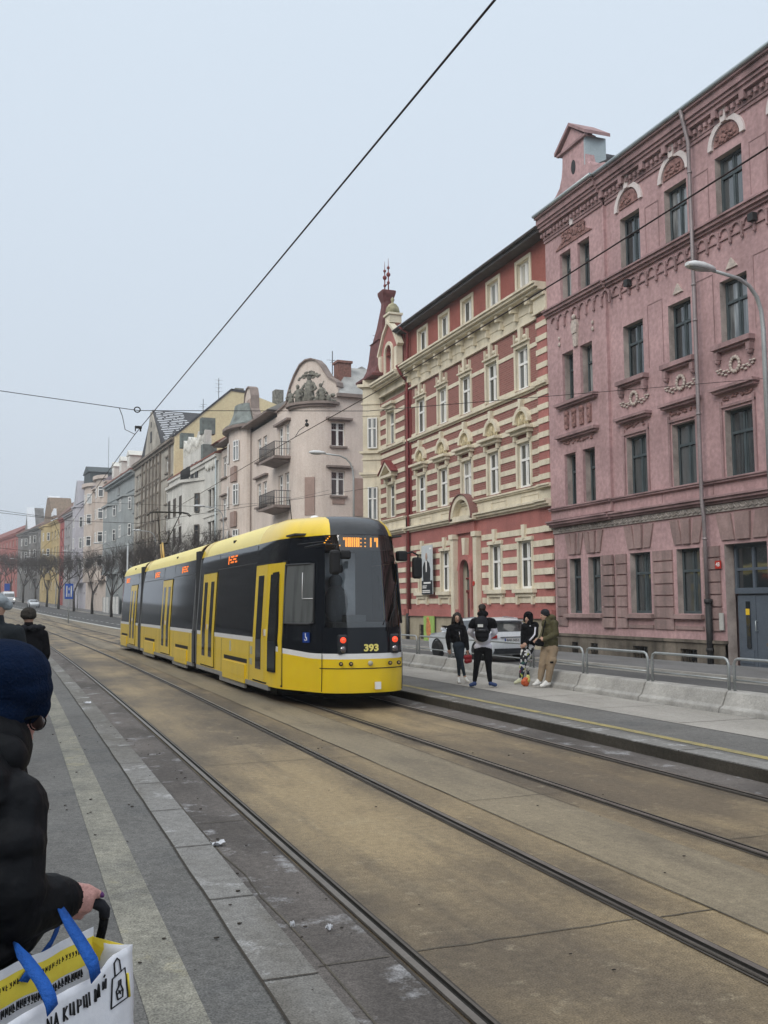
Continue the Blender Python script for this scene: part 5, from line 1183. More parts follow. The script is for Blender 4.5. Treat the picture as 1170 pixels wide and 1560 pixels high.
# mirrors
def mirror(pts, c, r, s_, extra=None):
    b = MB(); b.tube(pts, .018, 6); a_ = tb_build(b, 'mirror_arm', m_rub)
    b = MB(); b.box(c[0]-r[0], c[0]+r[0], c[1]-r[1], c[1]+r[1], c[2]-r[2], c[2]+r[2]); tb_build(b, 'mirror', m_rub, a_, bevel=.045)
    if extra:
        for e_ in extra: b = MB(); b.box(e_[0]-e_[3], e_[0]+e_[3], e_[1]-.05, e_[1]+.05, e_[2]-e_[4], e_[2]+e_[4]); tb_build(b, 'small_mirror', m_rub, a_, bevel=.035)
mirror([(4.62,16.2,2.72),(4.75,15.6,2.74),(4.92,15.35,2.72),(4.86,15.35,2.5)], (4.86,15.3,2.43), (.085,.07,.2), -1, [(5.06,15.35,2.56,.09,.075),(4.98,15.4,2.33,.05,.07)])
b = MB(); b.tube([(4.55,16.4,2.78),(4.9,15.6,2.80)], .012, 4); tb_build(b, 'mirror_stay', m_rub)
mirror([(6.35,16.2,2.6),(6.55,16.1,2.66),(6.66,16.1,2.6),(6.66,16.12,2.5)], (6.66,16.15,2.38), (.09,.06,.19), 1)
b = MB(); b.box(6.30, 6.48, 16.12, 16.3, 2.5, 2.68); tb_build(b, 'mirror_mount', m_rub, bevel=.03)
# middle and rear car bodies
def car(y0, y1, tail=False):
    rp = [(-1.2,y0),(-1.2,(y0+y1)/2),(-1.2,y1-(1.2 if tail else 0))]
    if tail: rp += [(-1.17,y1-.7),(-1.0,y1-.2),(-.6,y1),(0,y1+.05),(.6,y1),(1.0,y1-.2),(1.17,y1-.7)]
    rp += [(1.2,y1-(1.2 if tail else 0)),(1.2,(y0+y1)/2),(1.2,y0)]
    zl = [.28,.5,.72,1.04,1.13,1.36,2.3,2.93,3.02,3.12,3.22,3.29,3.34]; b = MB(); n = len(rp); vs = [(XC+dx*hws(z), y, z) for z in zl for dx, y in rp]
    for k in range(len(zl)-1):
        mi = 0 if k < 3 else 1 if k == 3 else 2 if k < 7 else 4
        for i in range(n-1): b.add([vs[k*n+i],vs[k*n+i+1],vs[(k+1)*n+i+1],vs[(k+1)*n+i]], [(0,1,2,3)], mi, False)
    b.add(vs[-n:], [tuple(range(n))], 4)
    for yy in (y0,)+(() if tail else (y1,)): b.add([(XC+dx*hws(z), yy, z) for dx, z in [(-1.2,.28),(1.2,.28),(1.2,2.9),(1.14,3.2),(.9,3.34),(-.9,3.34),(-1.14,3.2),(-1.2,2.9)]], [tuple(range(8))], 2)
    return tb_build(b, 'body', mats_t)
car(25.5, 35.6); car(36.1, 42.4, True)
b = MB(); b.add([(XC+dx*hws(z), 24.99, z) for dx, z in [(-1.2,.28),(1.2,.28),(1.2,2.9),(1.14,3.2),(.9,3.34),(-.9,3.34),(-1.14,3.2),(-1.2,2.9)]], [tuple(range(8))], 0); tb_build(b, 'end_wall', m_tb)
# darker yellow end strips of roof, bellows, seams
for ya, yb in ((25.0,25.5),(35.6,36.1)):
    b = MB()
    for k in range(6):
        y_ = ya+(yb-ya)*(k+.5)/6; b.box(XC-1.13*(1 if k % 2 else .96), XC+1.13*(1 if k % 2 else .96), y_-.03, y_+.03, .3, 3.12)
    tb_build(b, 'bellows', mat('bellows_grey', (.05,.052,.055), .7, .2))
    for yy in (ya-.02, yb+.02):
        b = MB(); b.box(XC-1.215, XC-1.16, yy-.05, yy+.05, .3, 1.1); b.add([(XC-1.21*hws(z), y_, z) for z in (1.1, 2.9) for y_ in (yy-.06, yy+.06)]+[(XC-1.1*hws(z), y_, z) for z in (1.1, 2.9) for y_ in (yy-.06, yy+.06)], [(0,1,3,2),(4,5,7,6),(0,4,6,2),(1,5,7,3)]); tb_split(b, 'joint_trim', mat('joint_grey', (.13,.135,.14), .4, 0))
for y0_, y1_ in ((24.3,24.97),(25.52,25.8),(34.9,35.58),(36.12,36.3)):
    b = MB()
    for z0_, z1_ in ((2.93,3.02),(3.02,3.12),(3.12,3.22),(3.22,3.29),(3.29,3.34)):
        for s in (-1, 1): b.add([(XC+s*1.205*hws(z), y_, z+.004) for z in (z0_, z1_) for y_ in (y0_, y1_)], [(0,1,3,2)])
    tb_split(b, 'roof_end_band', m_ty)
# doors on the visible side (and mirrored)
def door(ya, yb, leaves=2):
    """doorway between ya and yb: each leaf its own part with glass and seal"""
    for s in (-1, 1):
        w_ = (yb-ya)/leaves
        for l in range(leaves):
            a, c = ya+l*w_+.01, ya+(l+1)*w_-.01; b = MB(); g_ = MB(); k_ = MB()
            def sidequad(B_, y0, y1, z0, z1, off):
                zs = [z0]+[z for z in (1.1,) if z0 < z < z1]+[z1]
                for q, r_ in zip(zs[:-1], zs[1:]):
                    v = [(XC+s*(hwy(y-.02)*hws(z)+o_), y, z) for o_ in (off, -.02) for z in (q, r_) for y in (y0, y1)]
                    B_.add(v, [(0,1,3,2),(0,4,6,2),(1,5,7,3),(0,1,5,4),(2,3,7,6)])
            sidequad(b, a, c, .34, 2.5, .022); sidequad(g_, a+(c-a)*.27, c-(c-a)*.27, .55, 2.3, .028); sidequad(k_, a-.03, c+.03, .31, 2.53, .010)
            dl = tb_build(b, 'door_leaf', m_ty); tb_build(g_, 'door_glass', m_tb, dl); tb_build(k_, 'door_seal', m_rub, dl)
            if s < 0:
                b = MB(); b.box(XC-1.2*hws(1.3)-.045, XC-1.2*hws(1.3)+.0, (a if l else c)-.05, (a if l else c)+.05, 1.18, 1.30); tb_build(b, 'door_button', mat('button_red', (.5,.05,.02), .4, 0) if l else mat('button_white', (.75,.75,.72), .4, 0), dl)
door(17.0, 18.85); door(22.75, 24.35); door(29.2, 30.9); door(37.0, 38.7)
# bogie skirts: dark slots, yellow cover panels, grey lower skirts
def sbox(B_, y0, y1, z0, z1, off, mi=0):
    for s in (-1, 1):
        v = [(XC+s*(1.2*hws(max(.3, z))+o_), y, z) for o_ in (off, -.05) for z in (z0, z1) for y in (y0, y1)]; B_.add(v, [(0,1,3,2),(0,4,6,2),(1,5,7,3),(0,1,5,4),(2,3,7,6)], mi)
for (a, c) in ((19.4,21.6),(26.2,28.2),(32.2,34.4),(39.2,41.0)):
    b = MB(); sbox(b, a, c, .60, .68, .006); tb_split(b, 'skirt_slot', m_rub)
    b = MB(); sbox(b, a+.1, c+.05, .2, .57, .03); tb_split(b, 'skirt_cover', m_ty)
    b = MB(); sbox(b, a+.2, c+.5, .10, .21, .0); tb_split(b, 'lower_skirt', m_tg)
b = MB()
for y_ in (19.2,21.9,22.6,26.0,28.6,31.2,31.9,34.7,39.0): sbox(b, y_, y_+.015, .3, 1.02, .003)
for y0_, y1_, z_ in ((18.9,22.7,2.56),(25.6,29.1,2.56),(31,35.4,2.56),(36.2,36.9,2.56)): sbox(b, y0_, y1_, z_, z_+.012, .003)
for y_ in (18.95, 22.65, 29.0, 31.0, 33.2, 36.9): sbox(b, y_, y_+.012, 1.16, 2.9, .003)
tb_build(b, 'panel_seam', mat('fine_seam', (.07,.072,.075), .5, 0))
b = MB(); sbox(b, 17.7, 24.95, .20, .29, .004); sbox(b, 25.5, 35.6, .20, .29, .004); sbox(b, 36.1, 42, .20, .29, .004); tb_split(b, 'side_sill', m_tg)
# undercarriage
b = MB(); b.box(XC-.6, XC+.6, 16.2, 17.6, .16, .5); b.box(XC-1.05, XC+1.05, 17.6, 24.9, .12, .5); b.box(XC-1.05, XC+1.05, 25.5, 35.6, .12, .5); b.box(XC-1.05, XC+1.05, 36.1, 42, .12, .5); tb_build(b, 'underframe', m_under)
for y_ in (19.9, 21.4, 26.6, 28.0, 32.7, 34.1, 39.4, 40.8):
    for s in (-1, 1): b = MB(); b.lathe([(.26,0),(.28,.03),(.28,.08),(.22,.1),(.001,.1)], (0,0,0), 16).xf(Matrix.Translation((XC+s*.7, y_, .285)) @ Matrix.Rotation(PI/2, 4, 'Y')); tb_build(b, 'wheel', m_under)
# side LED displays, roof vents, interior orange reflectors and stickers
for y_ in (20.8, 26.9, 32.0, 39.6):
    b = MB(); 
    for k in range(7):
        for z_ in (2.66, 2.72, 2.78):
            if (k*3+int(z_*100)) % 4: sbox(b, y_+k*.11, y_+k*.11+.07, z_, z_+.035, .006)
    sbox(b, y_+.8, y_+.86, 2.64, 2.82, .006); tb_split(b, 'side_display', mat('led_orange', (1.0,.22,.03), .5, 0, emit=.75))
b = MB()
for y_ in (21.5, 29.2, 38.6): 
    for s in (-1, 1): b.box(XC+s*.98-.03, XC+s*.98+.03, y_-.09, y_+.09, 3.10, 3.17)
build_split(twarp(b), 'roof_vent', m_rub, None, .02)
for o in [o for o in C.objects if o.name.startswith('roof_vent') and o.parent is None]: o.parent = T; o.location = (-TO[0], -TO[1], -TO[2])
b = MB(); sbox(b, 18.95, 19.15, .6, .72, .006); sbox(b, 18.95, 19.12, .8, .95, .006); b.box(XC-1.21,XC-1.19,20.9,21.0,.78,1.0); tb_split(b, 'sticker', mat('sticker_grey', (.45,.45,.35), .5, .2), None, .05)
b = MB(); b.box(XC+.1, XC+.2, 15.56, 15.6, .34, .46); tb_build(b, 'sticker', m_tw)
# pantograph on the middle car
b = MB(); py = 37.9
m_gal = mat('galvanised_steel', (.30,.31,.31), .5, .15, 3, metal=.5)
b.box(XC-.45, XC+.45, py-.7, py+.7, 3.345, 3.40); b.tube([(XC-.02,py+.2,3.42),(XC-.03,py+.6,4.15)], .04, 6); b.tube([(XC-.12,py+.15,3.42),(XC-.11,py+.55,4.1)], .015, 5); pg_ = tb_build(b, 'pantograph', mat('yellow_arm', (.62,.42,.14), .5, .1))
b = MB(); top_ = (py-.7, 5.22)
for s_ in (-1, 1): b.tube([(XC+s_*.10,py+.6,4.13),(XC+s_*.42,top_[0],top_[1]-.05)], .018, 5)
b.tube([(XC-.25,py+.3,4.5),(XC,py+.3,4.6),(XC+.25,py+.3,4.5)], .01, 4); b.tube([(XC-.16,py+.6,4.13),(XC+.16,py+.6,4.13)], .025, 5); tb_build(b, 'upper_arm', m_iron, pg_)
b = MB()
for d_ in (-.12, .12): b.tube([(XC-.8,top_[0]+d_,top_[1]-.14),(XC-.68,top_[0]+d_,top_[1]-.03),(XC-.5,top_[0]+d_,top_[1]),(XC+.5,top_[0]+d_,top_[1]),(XC+.68,top_[0]+d_,top_[1]-.03),(XC+.8,top_[0]+d_,top_[1]-.14)], .02, 5)
for s_ in (-.42, .42): b.box(XC+s_-.02, XC+s_+.02, top_[0]-.12, top_[0]+.12, top_[1]-.03, top_[1])
tb_build(b, 'contact_bow', m_iron, pg_)
b = MB(); b.lathe([(.12,0),(.13,.05),(.1,.1),(.06,.14),(.001,.15)], (XC-.1, 18.4, 3.33), 12); tb_build(b, 'roof_antenna', m_tw)
b = MB(); b.tube([(XC-.5,18.6,3.3),(XC-.55,18.6,3.8)], .01, 4); tb_build(b, 'whip_antenna', m_iron)

# ================================================================ STREET FURNITURE
m_barr = mat('barrier_concrete', (.34,.33,.31), .92, .25, 2.2, streak=.55, streakcol=(.17,.16,.14), bump=.6, bscale=22)
m_rl = mat('galvanised_rail', (.33,.35,.355), .42, .15, 4, metal=.5)
m_chip = mat('chipped_concrete', (.52,.51,.48), .95, .25, 9, bump=1., bscale=12)
def barrier_mesh():
    b = MB(); p = [(9.68,.13),(9.70,.2),(9.76,.235),(9.84,.42),(9.86,.44),(10.10,.44),(10.12,.42),(10.15,-.05),(9.68,-.05)]; b.prism(p, 1, .012, 1.988); return b
bar0 = None; rail0 = None
for i in range(22):
    y = 2.0+2*i
    if bar0 is None:
        bar0 = barrier_mesh().build('concrete_barrier', m_barr, origin=(9.9,1.0,0), bevel=.012); o = bar0
        rail0 = empty('guard_rail'); b = MB(); 
        def P_(yy, z): return (0, yy-1.0, z)
        b.tube([P_(.06,.0),P_(.06,.40),P_(.09,.455),P_(.15,.48),P_(1.85,.48),P_(1.91,.455),P_(1.94,.40),P_(1.94,.0)], .022, 8); b.build('hoop', m_rl, rail0)
        b = MB(); b.tube([P_(.06,.17),P_(1.94,.17)], .014, 6); b.build('mid_rail', m_rl, rail0); r = rail0
    else:
        o = bar0.copy(); C.objects.link(o); r = copy_tree(rail0)
    o.location = (9.9+sx(y+1), y+1, 0); r.location = (9.95+sx(y+1), y+1, .43)
    tag(o, 'weathered concrete barrier block in the row along the far platform edge', 'barrier', 'concrete barrier blocks behind the far platform')
    tag(r, 'galvanised steel guard rail hoop mounted on the row of concrete barrier blocks', 'railing', 'guard rails on the concrete barriers')
# street lamps
m_lamp = mat('lamp_grey', (.40,.42,.43), .45, .12, 2, metal=.3); m_lh = mat('lamp_head_white', (.62,.64,.65), .4, .05); m_ld = mat('lamp_lens', (.35,.36,.35), .3, .2)
def lamp():
    r = empty('street_lamp')
    b = MB(); b.tube([(0,0,0),(0,0,3.2),(0,0,3.4)], [.085,.085,.06], 10); b.tube([(0,0,3.38),(0,0,7.6),(-.04,0,8.0),(-.16,0,8.3),(-.38,0,8.52),(-.7,0,8.64),(-1.5,0,8.70)], [.058,.05,.045,.045,.042,.04,.036], 8); b.build('pole', m_lamp, r)
    b = MB(); vs = []
    for t_, w_, z0, z1 in ((0,.04,-.02,.05),(.1,.085,-.04,.08),(.35,.14,-.045,.11),(.62,.14,-.04,.10),(.8,.07,-.02,.05)): vs += [(-1.4-t_,-w_,8.72+z0),(-1.4-t_,w_,8.72+z0),(-1.4-t_,w_*.8,8.72+z1*.6),(-1.4-t_,w_*.35,8.72+z1),(-1.4-t_,-w_*.35,8.72+z1),(-1.4-t_,-w_*.8,8.72+z1*.6)]
    b.add(vs, [(i*6+k, i*6+(k+1) % 6, i*6+6+(k+1) % 6, i*6+6+k) for i in range(4) for k in range(6)], 0, True); b.add(vs[:6], [(0,1,2,3,4,5)]); b.add(vs[-6:], [(5,4,3,2,1,0)]); h = b.build('lamp_head', m_lh, r)
    b = MB(); b.ell((-1.86,0,8.675), (.28,.11,.05), n=12, m=6); b.build('lens', m_ld, h); return r
l0 = lamp()
LL = ['grey street lamp nearest the camera, arching in front of the pink building', 'grey street lamp in front of the salmon corner building, arm behind the tram front', 'street lamp beside the off white ornate house', 'street lamp near the beige house with the steep gable', 'street lamp in front of the blue grey house', 'street lamp in front of the pale lilac house', 'street lamp beside the narrow red house front', 'street lamp near the ochre yellow house', 'street lamp in front of the dark grey house', 'farthest small street lamp near the brick red house']
for i, lb in enumerate(LL):
    Y = 16.9+27.0*i if i < 6 else 16.9+27*5+22*(i-5); o = l0 if i == 0 else copy_tree(l0)
    o.location = (15.25+sx(Y), Y, gz(Y)+.1); o.rotation_euler.z = th(Y)+(.12 if i < 1 else 0); tag(o, lb, 'street lamp', 'street lamps along the right pavement')
# overhead wires
m_wire = mat('wire_black', (.02,.018,.018), .6, 0); m_cop = mat('contact_wire_brown', (.045,.03,.028), .5, .1, metal=.4)
def wire(pts, r, label, m_=m_wire, grp='overhead wires above the tracks', n=5):
    o = MB().tube(pts, r, n).build('overhead_wire', m_, origin=pts[0], loc=pts[0]); tag(o, label, 'wire', grp); return o
wire([(2.78,-6,5.33),(2.6,4.97,5.35),(2.38,18.9,5.44),(2.3,21.4,5.4)]+[(2.62+sx(Y)+.0,Y,5.4+gz(Y)) for Y in (45,)]+[(2.6+sx(Y),Y,5.4+gz(Y)) for Y in (70,100,140,180,230)], .0088, 'thick dark contact wire crossing the sky above the near track', m_cop)
wire([(5.7,-6,5.42),(5.6,6.07,5.4),(5.6,9.23,5.34),(5.6,15.43,5.31),(5.58,20.5,5.36)]+[(5.6+sx(Y),Y,5.27+gz(Y)) for Y in (37.2,50,75,100,140,180,230)], .0085, 'contact wire above the far track, crossing the pink building and meeting the pantograph', m_cop)
wire([(-9,19,6.3),(-.36,19,5.67),(2.1,19,5.46),(2.3,19,5.47),(6.75,19,5.74),(11.3,19.0,6.38),(17.5,19.3,7.3)], .007, 'thin span wire from the left edge of the sky to the pink building')
wire([(1.75,19,5.49),(1.86,19.5,5.42),(2.02,20.6,5.36),(2.3,21.4,5.41)], .007, 'short pull off wire hanging beside the ring insulator')
wire([(5.6,20.46,5.38),(5.95,21.4,5.7),(6.9,24.5,6.8)][:2]+[(6.3,22,5.95)], .008, 'short slanting pull off wire above the tram')
b = MB(); 
for k in range(16): pass
ri = MB().tube([(0,.0,0)]*0+[(.055*math.cos(2*PI*k/16),0,.05*math.sin(2*PI*k/16)) for k in range(17)], .012, 5).build('ring_insulator', m_iron, loc=(2.08,18.97,5.47)); tag(ri, 'small black ring insulator on the span wire at left', 'insulator')
b = MB(); b.box(-.07,.07,-.03,.03,-.02,.03); b.box(-.07,-.05,-.02,.02,-.08,0); b.box(.03,.06,-.02,.02,-.08,0); ci = b.build('section_insulator', m_iron, loc=(2.32,20.9,5.47)); tag(ci, 'dark clamp on the contact wire just below the ring insulator', 'wire clamp')
b = MB(); b.ell((0,0,0), (.05,.05,.05)); b.ell((0,.03,.1), (.035,.035,.035)); b.tube([(0,0,0),(0,.03,.1)], .015, 5); c2 = b.build('wire_clamp', m_iron, loc=(6.3,22,5.95)); tag(c2, 'small dark insulator knob at the end of the slanting pull off wire', 'insulator')
wire([(3.0,44,6.2),(8,46,6.35),(12.6,49,7.0),(16.5,53,8.2)], .007, 'span wire passing in front of the salmon building above the tram roof')
for Y, lb in ((46, 'span wire crossing in front of the off white house'), (74, 'span wire stretched over the street by the blue grey house'), (104, 'farther span wire over the street at left')):
    wire([(-8+sx(Y),Y,6.6+gz(Y)),(2.6+sx(Y),Y,5.55+gz(Y)),(5.6+sx(Y),Y,5.5+gz(Y)),(17.3+sx(Y),Y,7.6+gz(Y))], .010 if Y < 60 else .015, lb)
wire([(-12,60,8.6),(2,64,7.2),(4,90,6.6)], .013, 'thin wire entering from the left edge above the far houses')
# bare trees
m_bark = mat('bark', (.045,.038,.032), .95, .35, 5, bump=.8); m_twig = mat('twigs', (.055,.045,.04), .9, .3, 3)
def tree_meshes(seed, H=6.6):
    rr = random.Random(seed); tr = MB(); cr = MB(); hz = H*.32
    tr.tube([(0,0,0),(.05,.02,hz*.5),(0,.05,hz)], [.15,.12,.10], 8); cnt = [0]
    def br(p, d, l, r, lv):
        pts = [p]; q = p.copy(); dd = d.copy(); 
        for k in range(3): dd = (dd+Vector((rr.uniform(-.22,.22), rr.uniform(-.22,.22), rr.uniform(-.02,.16)))).normalized(); q = q+dd*l/3; pts.append(q.copy())
        cr.tube(pts, [r, r*.85, r*.7, r*.5], 4 if lv < 2 else 3, cap=False); cnt[0] += 1
        if lv >= 6: return
        for k in range(3 if lv < 2 else (3 if rr.random() < .8 else 2)):
            t_ = rr.choice((1,2,3)) if lv else 3; a = rr.uniform(0, 2*PI); s_ = Vector((math.cos(a), math.sin(a), rr.uniform(-.1,.5))); br(pts[t_] if k else pts[3], (dd*.75+s_*rr.uniform(.45,.8)).normalized(), l*rr.uniform(.62,.8), r*.62, lv+1)
    for k in range(4):
        a = k*PI/2+rr.uniform(-.4,.4); br(Vector((0,.05,hz*rr.uniform(.85,1))), Vector((math.cos(a)*.6, math.sin(a)*.6, 1)).normalized(), H*.25, .07, 0)
    a = tr.build('trunk', m_bark, fixn=False); c = cr.build('crown', m_twig, a, fixn=False); return a.data, c.data, [a, c]
tm = []
for sd_ in (2, 5, 9):
    a, c, obs = tree_meshes(sd_); tm.append((a, c)); [bpy.data.objects.remove(o) for o in obs[::-1]]
TL = [(14.6,72,1.0,'bare tree nearest the tram tail, in front of the beige house'),(14.4,80,1.05,'bare tree left of the traffic signal pole'),(14.5,88,1.1,'dense bare tree in front of the blue grey house'),(14.3,97,1.05,'bare tree between the blue grey and pale cream houses'),(14.4,106,1.1,'bare tree before the pale cream house'),(14.3,118,1.05,'bare tree right of the blue road sign'),
 (14.5,134,1.15,'bare tree behind the blue road sign'),(14.5,150,1.2,'bare tree in front of the narrow red front'),(14.4,165,1.25,'bare tree before the ochre yellow house'),(14.4,178,1.25,'bare tree left of the ochre yellow house'),(14.4,192,1.3,'bare tree before the dark grey house'),(14.3,207,1.35,'bare tree left of the dark grey house'),(14.3,224,1.4,'bare tree in front of the brick red house'),(14.2,240,1.4,'farthest bare tree at the left edge')]
for i, (X, Y, s_, lb) in enumerate(TL):
    r = empty('bare_tree', (X+sx(Y), Y, gz(Y)), rnd.uniform(0, 6), lb, 'tree', 'bare street trees along the far pavement'); a, c = tm[i % 3]
    q = bpy.data.objects.new('trunk', a); C.objects.link(q); q.parent = r; q2 = bpy.data.objects.new('crown', c); C.objects.link(q2); q2.parent = r; r.scale = (s_*1.12,)*3
# signs
sg = empty('road_sign', (4.57, 95, gz(95)), th(95), 'blue lane sign with two white bars standing beside the tracks', 'road sign')
b = MB(); b.tube([(0,0,-.05),(0,0,3.6)], .05, 6); b.build('pole', m_lamp, sg)
b = MB(); b.box(-.38,.38,-.06,-.03,2.2,3.6); pl = b.build('sign_plate', mat('road_sign_blue', (.02,.09,.42), .4, .05), sg, bevel=.02)
b = MB(); b.box(-.26,-.14,-.075,-.062,2.4,3.4); b.box(.14,.26,-.075,-.062,2.4,3.4); b.box(-.04,.04,-.075,-.062,2.4,2.7); b.box(-.04,.04,-.075,-.062,3.0,3.25); b.build('lane_symbol', m_white, pl)
sg2 = empty('road_sign', (-1.6, 205, gz(205)), th(205), 'small blue sign at the far left edge of the street', 'road sign')
b = MB(); b.tube([(0,0,-.1),(0,0,3.6)], .06, 6); b.build('pole', m_lamp, sg2); b = MB(); b.box(-.5,.5,-.07,-.03,2.4,3.8); b.build('sign_plate', M['road_sign_blue'], sg2)
ts = empty('traffic_signal', (7.35+.35, 75, gz(75)), th(75), 'slim grey pole with a dark signal box seen beside the tram tail', 'traffic signal')
b = MB(); b.tube([(0,0,-.1),(0,0,6.3)], .06, 8); b.build('pole', m_lamp, ts); b = MB(); b.box(.1,.48,-.2,.1,2.1,3.1); bx_ = b.build('signal_box', m_iron, ts, bevel=.03)
b = MB(); [b.lathe([(.09,0),(.1,.05),(.001,.05)], (0,0,0), 10).xf(Matrix.Identity(4)) for _ in range(0)]; b.box(.18,.40,-.24,-.2,2.75,2.95); b.build('visor', m_iron, bx_)
fn = empty('site_fence', (12.2, 128, gz(128)), PI/2+th(128), 'white board fence behind the bare trees by the blue sign', 'fence')
b = MB(); b.box(0,12,-.03,.03,0,2.3); b.build('panel', mat('white_boards', (.6,.6,.58), .8, .15, 3), fn)
b = MB(); [b.box(k*2.4-.05,k*2.4+.05,.03,.1,0,2.4) for k in range(6)]; build_split(b, 'post', m_lamp, fn, .05)
# litter
def litter(x, y, z, s_, label, seed, name='crumpled_paper'):
    rr = random.Random(seed); b = MB(); n = 5; vs = [((i/n-.5)*s_*1.9, (j/n-.5)*s_*1.1, rr.uniform(0,.03)+.006+.2*s_*abs(i/n-.5)) for j in range(n+1) for i in range(n+1)]
    b.add(vs, [(j*(n+1)+i, j*(n+1)+i+1, (j+1)*(n+1)+i+1, (j+1)*(n+1)+i) for j in range(n) for i in range(n)]); o = b.build(name, mat('paper_white', (.62,.63,.66), .7, .1, 20), loc=(x, y, z)); o.rotation_euler.z = rr.uniform(-.4,.4)
    md = o.modifiers.new('thick', 'SOLIDIFY'); md.thickness = .003; tag(o, label, 'litter')
litter(1.42, 7.32, .006, .055, 'crumpled white paper lying beside the near rail', 1); litter(1.62, 5.23, .006, .02, 'tiny torn white scrap near the bottom of the near rail', 2); litter(1.45, 5.35, .006, .012, 'dull scrap of paper left of the torn white scrap', 3); litter(1.16, 17.2, .14, .06, 'small white paper on the kerb far along the near platform', 4)
ds = MB(); rr = random.Random(12)
for k in range(110):
    y = rr.uniform(3.2, 14); x_ = rr.choice((rr.uniform(.2,1.3), rr.uniform(1.3,1.8), rr.uniform(2,6.2))); z = .14 if x_ < 1.28 else .012; s_ = rr.uniform(.003,.011); ds.ell((x_, y, z), (s_*1.6, s_, s_*.5), n=5, m=3)
tag(ds.build('debris', mat('dark_debris', (.05,.042,.035), .9, .5, 60)), 'scattered tiny dark leaves and grit on the platform and tracks', 'debris', kind='stuff')

